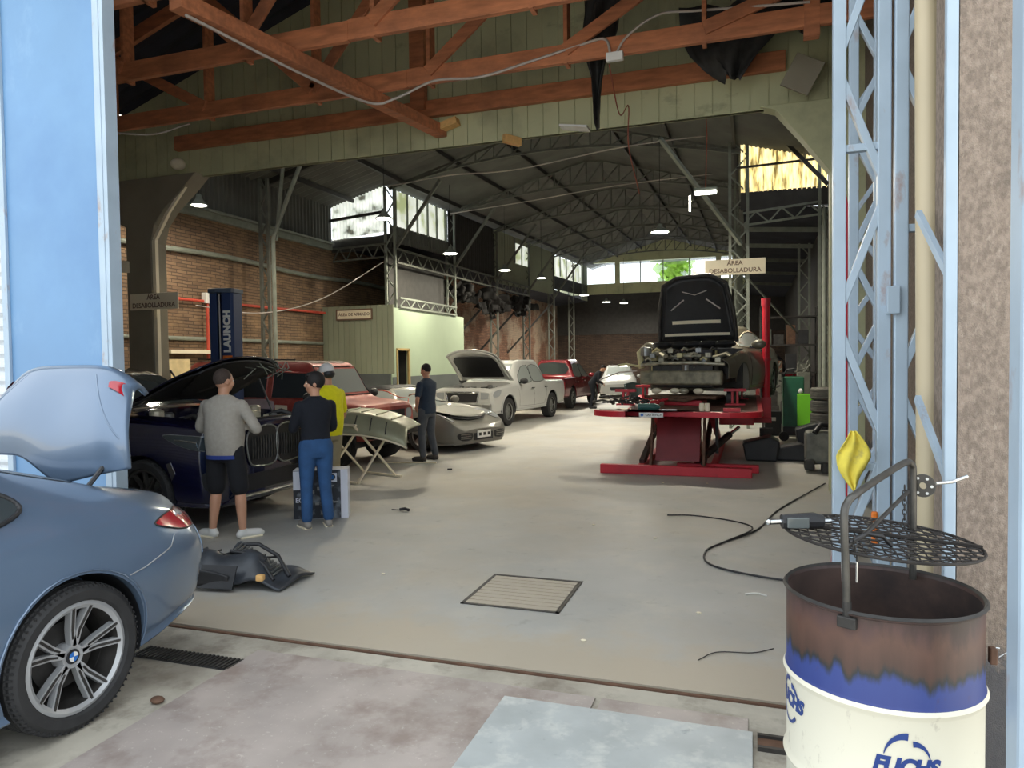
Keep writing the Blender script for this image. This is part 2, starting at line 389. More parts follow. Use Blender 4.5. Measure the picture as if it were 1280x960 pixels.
struct(g.build('trim_6', m_gsteel))
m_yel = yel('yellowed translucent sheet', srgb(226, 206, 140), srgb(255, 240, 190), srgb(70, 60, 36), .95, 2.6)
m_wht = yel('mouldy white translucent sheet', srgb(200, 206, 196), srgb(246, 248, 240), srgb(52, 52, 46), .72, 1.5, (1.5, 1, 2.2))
g = MB()
def cpoly(g, x0, x1, zb, zt, y):  # corrugated vertical sheet between x0 and x1, zb and zt are functions of x
    k = int((x1-x0)/.11*6); vs = []; fs = []
    for i in range(k+1):
        x = x0+(x1-x0)*i/k; h = .02*max(-1, min(1, 1.4*math.sin(2*math.pi*(x-x0)/.11))); vs += [(x, y+h, zb(x)), (x, y+h, zt(x))]
    for i in range(k): fs.append((2*i, 2*i+2, 2*i+3, 2*i+1))
    return g.add(vs, fs)
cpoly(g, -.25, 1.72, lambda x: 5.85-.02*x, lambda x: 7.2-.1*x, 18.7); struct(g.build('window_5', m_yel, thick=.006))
struct(MB().b2(-.25, 1.84, 18.68, 18.74, 5.42, 5.86).build('wall_back', m_dsteel2)); struct(MB().b2(-12, -10, 18.75, 18.8, 5.1, 5.5).build('wall_back', m_dsteel2))
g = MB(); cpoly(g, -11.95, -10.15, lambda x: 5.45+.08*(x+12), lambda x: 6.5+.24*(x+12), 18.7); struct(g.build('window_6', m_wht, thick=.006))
g = MB(); g.bar((-.35, 18.6, 6.45), (1.75, 18.6, 6.5), .05, .05); g.bar((-.35, 18.6, 7.2), (1.75, 18.6, 7.02), .06, .08); g.bar((-12, 18.6, 6.02), (-10.1, 18.6, 6.16), .06, .08)
g.bar((.15, 18.3, 7.6), (1.7, 18.3, 5.8), .06, .09); struct(g.build('trim_7', m_dsteel2))

# roofs
RX = -5.0
def zr(x, y): return 8.35-.27*abs(x-RX)+hz(y)
def roof(name, mat, x0, x1, y0, y1, zf, lift=0., pitch=.3):
    g = MB(); k = int(abs(y1-y0)/pitch*4); vs = []; fs = []
    xs = [x0, x1]
    for i in range(k+1):
        y = y0+(y1-y0)*i/k; h = .03*math.sin(2*math.pi*(y-y0)/pitch)
        for x in xs: vs.append((x, y, zf(x, y)+h+lift))
    for i in range(k): fs.append((2*i, 2*i+2, 2*i+3, 2*i+1))
    g.add(vs, fs); return struct(g.build(name, mat, thick=.01))
roof('ceiling', m_roofs, -12.2, RX, 10.1, 18.8, zr); roof('ceiling', m_roofs, RX, 2.1, 10.1, 18.8, zr)
roof('ceiling', m_roofs, -10.2, RX, 18.8, 47.6, zr); roof('ceiling', m_roofs, RX, .9, 18.8, 47.6, zr); struct(MB().b2(-11, 1.8, 45.2, 48, 8.2, 8.25).build('ceiling', m_roofs))  # roofs overrun the end wall; unseen slab added there to block sun
roof('ceiling', m_roofb, -12.2, -10, 18.8, 45, lambda x, y: 5.35+.1*(x+12)); roof('ceiling', m_roofb, -.3, 2.1, 18.8, 47.6, lambda x, y: 5.55-.1*x)
struct(MB().b2(-.3, -.2, 18.9, 45, 5.5, 7.6).build('wall_right', m_roofs))
g = MB()
for x in (-11.2, -9.6, -8, -6.5, -3.5, -2, -.4, 1.2):
    g.bar((x, 10.1, zr(x, 10)-.1), (x, 18.8, zr(x, 18)-.1), .06, .12)
    if -10 < x < .5: g.bar((x, 18.8, zr(x, 18.8)-.1), (x, 45, zr(x, 45)-.1), .06, .12)
struct(g.build('trim_8', m_dsteel2))
# front bay roof and header
def zf_(x, y=0): return 8.1-.33*abs(x+5)
roof('ceiling', m_roofb, -12.3, -5, 3.8, 10.1, zf_); roof('ceiling', m_roofb, -5, 2.2, 3.8, 10.1, zf_)
g = MB()
x = -12.
ZB = lambda x: 5.0
while x < 1.85:
    x2 = min(x+.235, 1.85); zt = zf_(x)-.03; zt2 = zf_(x2)-.03
    g.prism([(x+.006, 5.0), (x2-.006, 5.0), (x2-.006, zt2), (x+.006, zt)], 9.98, 10.06)
    x = x2
g.prism([(-12, 5.0), (1.85, 5.0), (1.85, zf_(1.85)-.05), (-5, 8.0), (-12, zf_(-12)-.05)], 10.0, 10.08)
struct(g.build('wall_front', m_green))
g = MB(); g.prism([(.95, 0), (1.85, 0), (1.85, 5.02), (.1, 5.02), (.3, 4.95), (.62, 4.55), (.95, 4.1)], 9.9, 10.15); struct(g.build('wall_front', m_green, bevel=.01))
m_pil = M('grey pillar cladding', srgb(138, 132, 116), .7, var=.12, scale=1.5)
g = MB(); g.prism([(-12, 5.02), (-12, 4.55), (-11.1, 4.5), (-10.45, 4.2), (-10.45, 0), (-9.9, 0), (-9.9, 3.9), (-9.82, 4.2), (-9.6, 4.45), (-9.15, 4.8), (-8.9, 5.02)], 9.8, 10.15); struct(g.build('wall_front', m_pil, bevel=.01))
g = MB(); g.bar((-9.86, 9.86, 0), (-9.86, 9.86, 3.95), .07, .07); g.bar((-9.86, 9.86, 3.95), (-9.55, 9.86, 4.4), .06, .06); g.bar((-9.55, 9.86, 4.4), (-9.0, 9.86, 5.0), .05, .05)
struct(g.build('trim_9', m_sign))
# front wall either side of the gate opening
m_wcor = M('white corrugated sheet', srgb(214, 220, 226), .5, var=.05, scale=2)
g = MB(); corrug(g, (-14, 4.55, 0), (0, 0, 1), (1, 0, 0), 6.5, 8.15, .12, .02); struct(g.build('wall_front', m_wcor, thick=.004))
struct(MB().b2(-14, 2, 3.6, 3.8, 5.6, 8.2).build('wall_front', m_wcor))
g = MB(); g.prism([(-12, 5.6), (2, 5.6), (2, 6.2), (-5, 8.2), (-12, 6)], 3.85, 3.95)
# ------------------------------------------------------------------ sliding gates and columns
t = empty('sliding_gate', (-5.3, 4.3, 0), label='tall light blue sheet metal gate leaf at the left of the opening', cat='gate')
g = MB(); g.b2(-.56, .56, -.03, .03, .06, 5.3); g.build('gate_sheet', m_blue, t, bevel=.004)
g = MB(); g.b2(.50, .56, -.055, -.03, .05, 5.3); g.b2(-.56, -.50, -.055, -.03, .05, 5.3); g.b2(.56, .60, -.05, .06, .03, 5.3)
g.b2(-.56, .5, -.034, -.03, 1.62, 1.635); g.build('gate_frame', m_bluest, t, bevel=.004)
def gate_frame(x0, x1, y, y1, label, post=.058, n=9, zt=6.2, phase=0, horiz=(1.0, 2.6, 3.45), mat=m_bluest, name='lattice_gate_post', cat='gate post'):
    t = empty(name, ((x0+x1)/2, (y+y1)/2, 0), label=label, cat=cat)
    c = V(((x0+x1)/2, (y+y1)/2, 0))
    a = V((x0, y, 0))-c; b = V((x1, y1, 0))-c
    for p in (a, b):
        g = MB(); g.bar(p+V((0, 0, .02)), p+V((0, 0, zt)), post, post, up=(b-a)); g.build('post', mat, t, bevel=.005)
    g = MB(); h = (zt-.1)/n
    for i in range(n):
        z0 = .1+i*h; z1 = z0+h; p, q = (a, b) if (i+phase) % 2 else (b, a)
        g.bar(p+V((0, 0, z0+.04)), q+V((0, 0, z1-.04)), .035, .05, up=(0, 1, 0))
    for z in horiz: g.bar(a+V((0, 0, z)), b+V((0, 0, z)), .035, .04, up=(0, 1, 0))
    g.build('lacing', mat, t, bevel=.003)
    return t
gate_frame(.402, .595, 3.8, 3.8, 'light blue lattice post with rust stains, holding the yellow cloth', n=10, horiz=(1.22, 2.75))
gt = gate_frame(.665, .93, 3.78, 3.78, 'light blue lattice post between the cloth post and the beige pipe', n=8, phase=1, horiz=(.9, 2.35, ), post=.058)
gate_frame(.60, .74, 4.9, 4.9, 'light blue lattice post seen behind the one with the yellow cloth', n=16, phase=1, horiz=(), post=.055)
gate_frame(.72, .92, 5.9, 5.9, 'pale blue lattice post deepest of those at the right gate', n=16, phase=0, horiz=(), post=.05)
g = MB(); g.b2(.60, .655, 3.72, 3.76, 1.95, 2.08); o = g.build('hasp_plate', m_bluest, bevel=.004); tag(o, 'small rusty hasp plate joining the two front lattice posts', 'hasp')
g = MB(); g.b2(.755, .80, 3.32, 3.4, 0, 6.0); 
o = MB().tube([(.72, 3.42, .0), (.712, 3.42, 1.5), (.70, 3.42, 3.2), (.69, 3.42, 6.2)], .05, 20).build('drainpipe', M('beige plastic pipe', srgb(196, 182, 152), .4, var=.05, scale=1.5), smooth=40)
tag(o, 'beige round downpipe standing in front of the light blue lattice posts', 'pipe')
t = empty('door_jamb', (.682, 2.97, 0), label='narrow light blue steel post beside the rough plaster pier', cat='gate post')
MB().b2(-.018, .021, -.02, -.022+.04, 0, 6.2).build('post', m_bluest, t, bevel=.005)
g = MB()
for z in (.5, 1.3, 2.05, 3.1): g.bar((.0, .02, z), (-.04, .32, z+.28), .02, .03)
g.build('strut', m_bluest, t)
o = MB().b2(.62, .78, 2.03, 2.13, 0, 5.).build('gate_edge', m_bluest, bevel=.012); tag(o, 'pale blue steel gate edge at the far right of the frame', 'gate edge')
# the yellow cloth
def cloth(name, mat, pts, label, cat, thick=.004, sub=2):
    pass
g = MB()
prof = [((.0, 0, 0)), ]
def yc(u, v):
    w = [.02, .075, .115, .10, .055, .0][min(5, int(v*5))] if v < 1 else .0
    k = v*5; i = min(4, int(k)); f = k-i; ws = [.02, .075, .12, .095, .05, .004]; w = ws[i]*(1-f)+ws[i+1]*f
    a = (u-.5)*2
    return V((a*w*.75+.01*math.sin(v*7), -.03-.012*math.cos(a*6+v*4)-.006*math.sin(v*14), -.34*v))
g.grid(yc, 16, 14)
m_ycl = M('yellow cloth', srgb(226, 208, 84), .9, var=.1, scale=14, bump=.2)
layer(m_ycl, srgb(160, 148, 96), 9., .58, .7, seed=3, fac=.6)
o = g.build('cloth_rag', m_ycl, smooth=60, thick=.005); o.scale = (.85, .85, .85); o.location = (.455, 3.735, 1.40); tag(o, 'yellow rag tied on the light blue lattice post above the drum', 'rag')
# red leaning panels and strips behind
m_redp = M('dull red panel', srgb(178, 40, 56), .45, var=.1, scale=3)
t = MB().prism([(.50, 0), (.60, 0), (.63, 1.0), (.60, 1.7), (.585, 1.7)], 5.3, 5.34, 'Y'); o = t.build('red_fender', m_redp); tag(o, 'narrow red body panel leaning behind the lattice post', 'car panel')
t = MB().prism([(.64, .0), (.80, .0), (.84, 2.6), (.74, 3.2)], 6.6, 6.65, 'Y'); o = t.build('leaning_sheet', m_redp); tag(o, 'tall red panel standing between the lattice posts', 'car panel')
o = MB().prism([(.52, 0), (.60, 0), (.64, .5), (.66, 1.0), (.60, .9), (.55, .5)], 5.6, 5.64, 'Y').build('white_panel', M('dirty white panel', srgb(176, 172, 160), .5)); tag(o, 'pale curved panel leaning beside the red one on the right', 'car panel')

# ------------------------------------------------------------------ timber roof trusses of the front bay
def timber_truss(y, label, zb=5.3, zh=.22, w=.075, x0=-11.9, x1=1.3, webs=None):
    t = empty('timber_truss', (0, y, zb), label=label, cat='roof truss')
    MB().b2(x0, -4.2, -w/2, w/2, 0, zh).build('bottom_chord', m_wood, t, bevel=.006)
    MB().b2(-4.2, x1, -w/2, w/2, .01, zh+.01).build('bottom_chord', m_wood, t, bevel=.006)
    for s in (-1, 1):
        xe = x0 if s < 0 else x1
        MB().bar((xe, 0, zf_(xe)-zb-.22), (-5, 0, zf_(-5)-zb-.22), w, .2).build('top_chord', m_wood, t, bevel=.006)
    xs = [-11, -9.2, -7.4, -5.6, -3.9, -2.1, -.5, .9]
    for i, x in enumerate(xs):
        zt = zf_(x)-zb-.25
        MB().bar((x, .05, .0), (x, .05, zt), .05, .17).build('web_post', m_wood, t, bevel=.005)
        if i < len(xs)-1:
            x2 = xs[i+1]; zt2 = zf_(x2)-zb-.25
            if x2 <= -5: MB().bar((x+.05, -.05, zt*.95), (x2, -.05, .15), .045, .15, up=(0, 0, 1)).build('web_brace', m_wood, t, bevel=.005)
            else: MB().bar((x, -.05, .15), (x2-.05, -.05, zt2*.95), .045, .15, up=(0, 0, 1)).build('web_brace', m_wood, t, bevel=.005)
    return t
timber_truss(7.0, 'reddish timber roof truss nearest the street, carrying no cable')
timber_truss(8.42, 'reddish timber roof truss with the grey cable along its bottom beam')
t = empty('timber_wall_plate', (0, 9.92, 5.45), label='reddish timber beam running along the pale green header wall', cat='beam')
MB().b2(-9.4, -4.3, -.05, .05, 0, .24).build('beam', m_wood, t, bevel=.006); MB().b2(-4.3, .42, -.05, .05, .0, .24).build('beam', m_wood, t, bevel=.006)
for x in (-4.75,): MB().b2(x-.12, x+.12, -.12, -.0, .1, 1.9).build('web_post', m_wood, t, bevel=.005)
t = timber_truss(5.55, 'reddish timber roof truss high over the gate opening')
o = MB().bar((-5.18, 5.5, 5.22), (-4.42, 9.97, 5.22), .17, .16).build('timber_beam', m_wood, bevel=.006); tag(o, 'long reddish timber running from the street side to the green header', 'beam')
MB().box((-4.28, 9.86, 5.28), (.34, .16, .1), Matrix.Rotation(-.25, 3, 'Y')).build('cut_end', m_wcut, o)
o = MB().bar((-3.38, 9.8, 4.97), (-3.2, 10.02, 4.95), .08, .12).build('timber_end', m_wcut, bevel=.004); tag(o, 'orange sawn timber end poking out under the green header', 'timber')
o = MB().box((-2.35, 9.88, 5.02), (.4, .24, .03), Matrix.Rotation(.15, 3, 'Y')).build('loose_board', m_white, bevel=.003); tag(o, 'small white board hanging under the green header', 'board')
o = MB().bar((.62, 8.44, 5.2), (.62, 8.44, 7.0), .16, .12).build('timber_hanger', m_wood, bevel=.005); tag(o, 'vertical reddish timber at the right end of the trusses', 'timber')
o = MB().box((.6, 9.6, 5.25), (.36, .04, .42), Matrix.Rotation(.5, 3, 'Y')).build('hanging_board', m_pil, bevel=.003); tag(o, 'small square board hanging at the right end of the header', 'board')
o = MB().sphere((-9.35, 9.9, 5.22), (.13, .12, .1), 8, 14).build('junction_box', m_sign, smooth=50); tag(o, 'round cream junction box at the top of the left pillar', 'junction box')
o = MB().b2(-10.52, -10.38, 9.7, 9.8, 3.4, 3.6).build('junction_box', m_sign, bevel=.01); tag(o, 'small cream box on the left edge of the dark pillar', 'junction box')
# cables
def cable(name, pts, r, mat, label, cat='cable', n=8):
    o = MB().tube(catmull(pts, n), r, 6).build(name, mat, smooth=60); return tag(o, label, cat)
cable('cable', [(-5.15, 5.6, 5.12), (-4.9, 7, 5.08), (-4.66, 8.2, 5.1), (-4.3, 8.3, 5.15), (-3.8, 8.36, 5.32), (-3.2, 8.36, 5.28), (-2.5, 8.36, 5.38), (-1.9, 8.36, 5.48), (-1.62, 8.36, 5.5), (-1.55, 8.36, 5.3)], .016, m_cable, 'grey cable running along the timbers to the white connector', n=8)
cable('cable', [(-1.5, 8.36, 5.3), (-1.35, 8.36, 5.5), (-1., 8.36, 5.68), (-.6, 8.5, 5.72), (0, 8.36, 5.6), (.6, 8.36, 5.55)], .014, m_cable, 'grey cable looping right from the white connector along the timber')
o = MB().b2(-1.6, -1.4, 8.3, 8.37, 5.22, 5.32).build('cable_connector', m_white, bevel=.01); tag(o, 'white cable connector on the bottom beam of the timber truss', 'connector')
cable('cable', [(-9.2, 7.0, 5.28), (-8.6, 7.3, 5.0), (-8.0, 7.9, 4.98), (-7.7, 8.4, 5.25)], .012, m_cable, 'pale cable sagging between the timber trusses on the left')
cable('cable', [(-1.57, 8.36, 5.2), (-1.6, 9.2, 4.9), (-1.58, 9.8, 5.2), (-1.6, 9.9, 4.7), (-1.5, 10.2, 4.1)], .008, M('red wire', srgb(150, 80, 60), .6), 'thin red wire hanging down over the green header', 'wire')
# fluorescent tube
o = MB().tube([(-9.9, 9., 5.87), (-9.45, 9.1, 5.74)], .02, 10).build('fluorescent_tube', emis('tube glow', (1, .95, .85), 2.), smooth=50); tag(o, 'thin fluorescent tube near the blue gate under the dark roof', 'lamp')
# torn black sheeting
m_rag = M('torn black sheeting', srgb(50, 50, 50), .8, var=.3, scale=8)
def rag(loc, w, h, prof, label, sd):
    random.seed(sd); a = random.random()*6
    def P(u, v):
        k = v*(len(prof)-1); i = min(len(prof)-2, int(k)); f = k-i; l0, r0_ = prof[i]; l1, r1_ = prof[i+1]
        l = l0*(1-f)+l1*f; r = r0_*(1-f)+r1_*f
        return V((w*(l+(r-l)*u), .1*math.sin(u*7+a+v*3)+.05*math.sin(u*17+v*9+a), -h*v+.04*math.sin(u*11+a)))
    o = MB().grid(P, 14, 20).build('torn_sheeting', m_rag, smooth=70, thick=.01); o.location = loc; return tag(o, label, 'plastic sheet')
rag((-2.0, 8.7, 6.6), .6, 2.0, [(0, 1), (.05, .95), (.1, .8), (.05, .75), (.1, .55), (.25, .45), (.3, .4), (.33, .37)], 'torn black sheeting hanging in a long strip in the middle of the roof', 1)
rag((-.85, 9.3, 6.15), 1.2, .95, [(0, 1), (0, 1), (.02, .95), (.1, .8), (.25, .7), (.45, .6)], 'bulging black sheeting drooping over the beam at the right', 2)
rag((.05, 8.9, 6.0), .8, .5, [(0, 1), (0, 1), (.2, 1), (.5, 1)], 'dark sheeting tucked against the vertical timber at the right', 3)

# ------------------------------------------------------------------ steel trusses of the hall
ys = [18.7, 23.1, 27.5, 31.9, 36.3, 40.7]
ordn = ['first', 'second', 'third', 'fourth', 'fifth', 'sixth']
for k, y in enumerate(ys):
    t = empty('roof_truss', (0, y, 0), label=f'{ordn[k]} arched steel roof truss behind the pale green header', cat='roof truss', group='steel roof trusses of the hall')
    ch = MB(); ch2 = MB(); wb = MB(); n = 18
    def bt(x): u = (x+5.1)/4.9; return 6.82+.62*(1-u*u)+hz(y)*.6
    def tp(x): return min(zr(x, y)-.16, bt(x)+.75)
    xs = [-10+9.75*i/n for i in range(n+1)]
    for i in range(n):
        ch.bar((xs[i], 0, bt(xs[i])), (xs[i+1], 0, bt(xs[i+1])), .06, .06); ch2.bar((xs[i], 0, tp(xs[i])), (xs[i+1], 0, tp(xs[i+1])), .06, .06)
        wb.bar((xs[i], 0, bt(xs[i])), (xs[i], 0, tp(xs[i])), .035, .035); a, b = (bt(xs[i]), tp(xs[i+1])); wb.bar((xs[i], 0, a), (xs[i+1], 0, b), .035, .035)
    ch.build('bottom_chord', m_dsteel, t); ch2.build('top_chord', m_dsteel, t); wb.build('lacing', m_dsteel, t)
for y, lb in ((12.2, 'long bare steel rafter just behind the green header'), (15.4, 'steel rafter between the green header and the first arched truss')):
    g = MB(); g.bar((-12, y, zr(-12, y)-.15), (RX, y, zr(RX, y)-.15), .08, .14); g.bar((RX, y, zr(RX, y)-.15), (1.85, y, zr(1.85, y)-.15), .08, .14); o = g.build('rafter', m_dsteel2); tag(o, lb, 'rafter')
def column(x, y, zt, label, w=.3, mat=m_dsteel, dirx=True, z0=0., group=None, n=None):
    t = empty('lattice_column', (x, y, z0), label=label, cat='column', group=group); n = n or int((zt-z0)/.42); h = zt-z0
    d = V((1, 0, 0)) if dirx else V((0, 1, 0))
    for s in (-1, 1): MB().bar(d*(s*w/2), d*(s*w/2)+V((0, 0, h)), .07, .07).build('chord', mat, t)
    g = MB()
    for i in range(n):
        a = V((0, 0, h*i/n)); b = V((0, 0, h*(i+1)/n)); s = 1 if i % 2 else -1
        g.bar(a+d*(s*w/2), b-d*(s*w/2), .035, .035, up=(0, 1, 0))
    g.build('lacing', mat, t); return t
for k, y in enumerate(ys):
    column(-10., y, 6.9+hz(y)*.5, f'lattice column on the left of the hall under the {ordn[k]} arched truss', mat=m_gsteel if k < 2 else m_dsteel, w=.3, n=16)
    column(-.3, y, 7.2+hz(y)*.5, f'lattice column on the right of the hall under the {ordn[k]} arched truss', mat=m_gsteel, w=.42 if k == 0 else .36, n=16)
column(-11.3, 14.7, 6.3, 'dark lattice column standing against the brick wall behind the blue lift post', mat=m_dsteel, w=.22, n=18)
column(1.66, 18.7, 6.9, 'lattice column at the right end of the glowing yellow panel', mat=m_gsteel, w=.22, n=20)
column(1.55, 24, 5.3, 'lattice column deep in the dark right aisle', mat=m_gsteel, w=.3, n=14)
o = MB().tube([(-10.75, 14.3, 0), (-10.75, 14.3, 4.75), (-10.35, 14.3, 5.6), (-9.9, 14.3, 6.5)], .05, 8).build('raking_strut', m_gsteel, smooth=40); tag(o, 'pale bent steel strut in front of the dark lattice column at the left', 'strut')
o = MB().bar((-10.7, 14.35, 4.7), (-10.4, 14.35, 6.9), .06, .06).build('raking_strut', m_gsteel); tag(o, 'second pale strut crossing the bent one at the left', 'strut')
for k, y in enumerate(ys[:5]):
    o = MB().bar((-9.85, y+.05, 5.1), (-8.4+.1*k, y+.05, 6.95+hz(y)), .08, .08).build('knee_brace', m_dsteel); tag(o, f'steel knee brace rising from the {["first","second","third","fourth","fifth"][k]} left column to its truss', 'brace')
for k, y in enumerate((23.6, 27.4, 31.4, 35.5)):
    o = MB().bar((-12.0, y-.6, 2.2), (-9.9, y+.2, 4.65), .09, .09).build('raking_prop', m_dsteel2); tag(o, f'{["first","second","third","fourth"][k]} black prop leaning from the brick wall up to the dark girder', 'prop')
g = MB(); lattice(g, (-11.9, 18.65, 5.0), (-10.1, 18.65, 5.05), .38, (0, 0, 1), .05, .03, 8); o = g.build('lattice_girder', m_dsteel); tag(o, 'lattice girder across the left aisle above the ribbed cabin', 'girder')
g = MB(); lattice(g, (-9.85, 18.8, 4.9), (-9.85, 31.8, 5.0), .4, (0, 0, 1), .055, .03, 30); o = g.build('lattice_girder', m_dsteel); tag(o, 'long lattice girder running along the left columns below the clerestory', 'girder')
g = MB(); lattice(g, (-9.72, 18.7, 3.52), (-9.72, 22.9, 3.52), .26, (0, 0, 1), .05, .03, 12); o = g.build('lattice_girder', m_gsteel); tag(o, 'short pale lattice girder lying on top of the green cabin wall', 'girder')
g = MB(); lattice(g, (-.2, 18.7, 5.2), (1.6, 18.7, 5.35), .3, (0, 0, 1), .05, .035, 6); o = g.build('lattice_girder', m_gsteel); tag(o, 'lattice girder below the glowing yellow panel', 'girder')
for i, y in enumerate((21, 24, 27.5, 31.5, 36)):
    o = MB().bar((-.2, y, 5.35), (1.8, y, 5.2), .06, .12).build('aisle_beam', m_gsteel if i < 2 else m_dsteel); tag(o, f'{["first","second","third","fourth","fifth"][i]} cross beam under the dark roof of the right aisle', 'beam')
o = MB().bar((.55, 10.4, 5.6), (1.75, 11.2, 4.2), .09, .09).build('knee_brace', m_gsteel); tag(o, 'grey brace slanting down behind the right end of the green header', 'brace')
o = MB().bar((-1.9, 16., 6.6), (-.25, 18.7, 4.6), .08, .08).build('knee_brace', m_gsteel); tag(o, 'long steel brace slanting down to the first right column', 'brace')
o = MB().bar((-.2, 18.9, 3.9), (1.5, 22.5, 2.2), .04, .04).build('stay_bar', m_gsteel); tag(o, 'thin bar slanting down into the dark right aisle', 'bar')
o = MB().tube([(1.6, 18.0, 0), (1.6, 18.0, 5.2)], .05, 8).build('standpipe', m_gsteel, smooth=40); tag(o, 'grey round standpipe at the right hand wall of the hall', 'pipe')
# bits of daylight through the broken sheet at the far right
m_spark = emis('daylight hole', (1, 1, .95), 3.)
g = MB()
for i in range(24):
    x = random.uniform(-.1, 1.3); g.box((x, 44.9, 6.1+random.random()*1.6*(1.3-x)), (.12, .02, .16))
struct(g.build('window_7', m_spark))
# black bundles hanging under the girder
m_sooty = M('sooty black plastic', srgb(26, 25, 25), .8, var=.3)
def bundle(loc, n, sp, label, sd):
    random.seed(sd); g = MB()
    for i in range(n*3):
        c = V((random.gauss(0, sp[0]), random.gauss(0, sp[1]), random.gauss(0, sp[2]))); q = Matrix.Rotation(random.uniform(0, 3), 3, 'Z') @ Matrix.Rotation(random.uniform(-.9, .9), 3, 'X')
        a = random.uniform(.25, .6); g.grid(lambda u, v: c+q @ V((a*(u-.5), .12*math.sin(u*3.1)+.05*v, .35*(v-.5)*(1-.5*abs(u-.5)))), 5, 3)
    o = g.build('hanging_bundle', m_sooty, smooth=30, thick=.02); o.location = loc; tag(o, label, 'bundle')
bundle((-10.2, 24.6, 4.35), 12, (.2, .5, .12), 'black bundle of bumpers hanging under the girder, nearest of three', 2)
bundle((-10.0, 27.4, 4.15), 20, (.2, .6, .22), 'large black tangle of parts hanging above the white pickup', 3)
bundle((-10.1, 31., 4.3), 14, (.2, .9, .18), 'black tangle of parts hanging above the red pickup', 4)
# wires along the trusses
cable('cable', [(-9.9, 18.5, 6.85), (-8, 18.5, 6.98), (-6, 18.5, 6.95), (-3, 18.5, 7.25), (0, 18.5, 7.3)], .018, m_cable, 'pale cable strung along the first arched truss')
cable('cable', [(-9.9, 22.9, 6.9), (-7, 22.9, 7.1), (-4, 22.9, 7.35), (-.4, 22.9, 7.45)], .018, m_cable, 'pale cable strung along the second arched truss')
cable('cable', [(-11.8, 12.9, 3.1), (-11.2, 14.4, 3.0), (-10.8, 16.4, 3.5), (-10.2, 18.6, 4.7)], .014, m_cable, 'thin cable sagging in front of the brick wall up to the first column')

# ------------------------------------------------------------------ green cabin
struct(MB().b2(-9.85, -9.75, 19.3, 23.6, 0, 3.35).build('wall_cabin', m_greenb)); struct(MB().b2(-9.85, -9.75, 18.2, 18.47, 0, 3.35).build('wall_cabin', m_greenb)); struct(MB().b2(-9.85, -9.75, 18.47, 19.3, 2.16, 3.35).build('wall_cabin', m_greenb))
struct(MB().b2(-9.745, -9.735, 19.3, 23.6, 0, 1.35).build('baseboard_cabin', m_wains)); struct(MB().b2(-9.745, -9.735, 18.22, 18.46, 0, 1.35).build('baseboard_cabin', m_wains))
struct(MB().b2(-10.7, -10.62, 18.3, 19.6, 0, 3.3).build('wall_cabin', m_black)); struct(MB().b2(-10.62, -9.86, 19.35, 19.4, 0, 3.3).build('wall_cabin', m_dsteel2)); struct(MB().b2(-11.9, -10.2, 22.95, 23.0, 3.4, 5.0).build('wall_cabin', m_dsteel2)); struct(MB().b2(-10.22, -10.18, 18.9, 22.9, 3.4, 5.2).build('wall_cabin', m_dsteel2))  # first two: dark sheets standing in for the shade inside the doorway
g = MB(); g.b2(-9.78, -9.72, 19.22, 19.3, 0, 2.16); g.b2(-9.78, -9.72, 18.47, 18.52, 0, 2.16); g.b2(-9.78, -9.72, 18.47, 19.3, 2.12, 2.18); struct(g.build('trim_10', M('ochre door frame', srgb(176, 150, 96), .6)))
struct(MB().b2(-11.9, -9.85, 23.5, 23.6, 0, 3.3).build('wall_cabin', m_greenb))
g = MB(); x = -12.
while x < -9.76:
    g.prism([(x, 18.2), (x+.015, 18.17), (x+.165, 18.17), (x+.18, 18.2)], 1.45, 3.42, 'Z'); x += .18
g.b2(-12, -9.78, 18.2, 18.24, 1.45, 3.42); struct(g.build('wall_cabin', m_room)); struct(MB().b2(-12, -9.78, 18.17, 18.24, 0, 1.45).build('wall_cabin', m_wains))
# signs
def sign(loc, w, h, lines, size, label, rz=0., framec=None, mat=m_sign, tm=m_signt):
    t = empty('wall_sign', loc, rz, label=label, cat='sign')
    MB().b2(-w/2, w/2, -.01, .01, -h/2, h/2).build('board', mat, t, bevel=.003)
    if framec:
        g = MB(); 
        for z in (-h/2, h/2): g.b2(-w/2-.02, w/2+.02, -.02, .015, z-.02, z+.02)
        for x in (-w/2, w/2): g.b2(x-.02, x+.02, -.02, .015, -h/2, h/2)
        g.build('frame', framec, t)
    for i, s in enumerate(lines):
        z = (len(lines)-1)*size*.6-i*size*1.2
        m4 = Matrix.Translation((0, -.014, z)) @ Matrix.Rotation(R(90), 4, 'X')
        text_mesh(s, size, tm, t, m4, off=size*.02)
    return t
sign((-9.78, 9.72, 2.87), 1.05, .28, ['ÁREA', 'DESABOLLADURA'], .115, 'cream sign fixed across the left pillar, two lines of lettering')
sign((-.39, 18.38, 4.0), 1.42, .38, ['ÁREA', 'DESABOLLADURA'], .15, 'cream sign with two lines of lettering, hanging at the first right column')
sign((-10.9, 18.12, 3.17), 1.15, .28, ['ÁREA DE ARMADO'], .12, 'cream sign in a brown frame on the ribbed cabin', framec=m_signt)
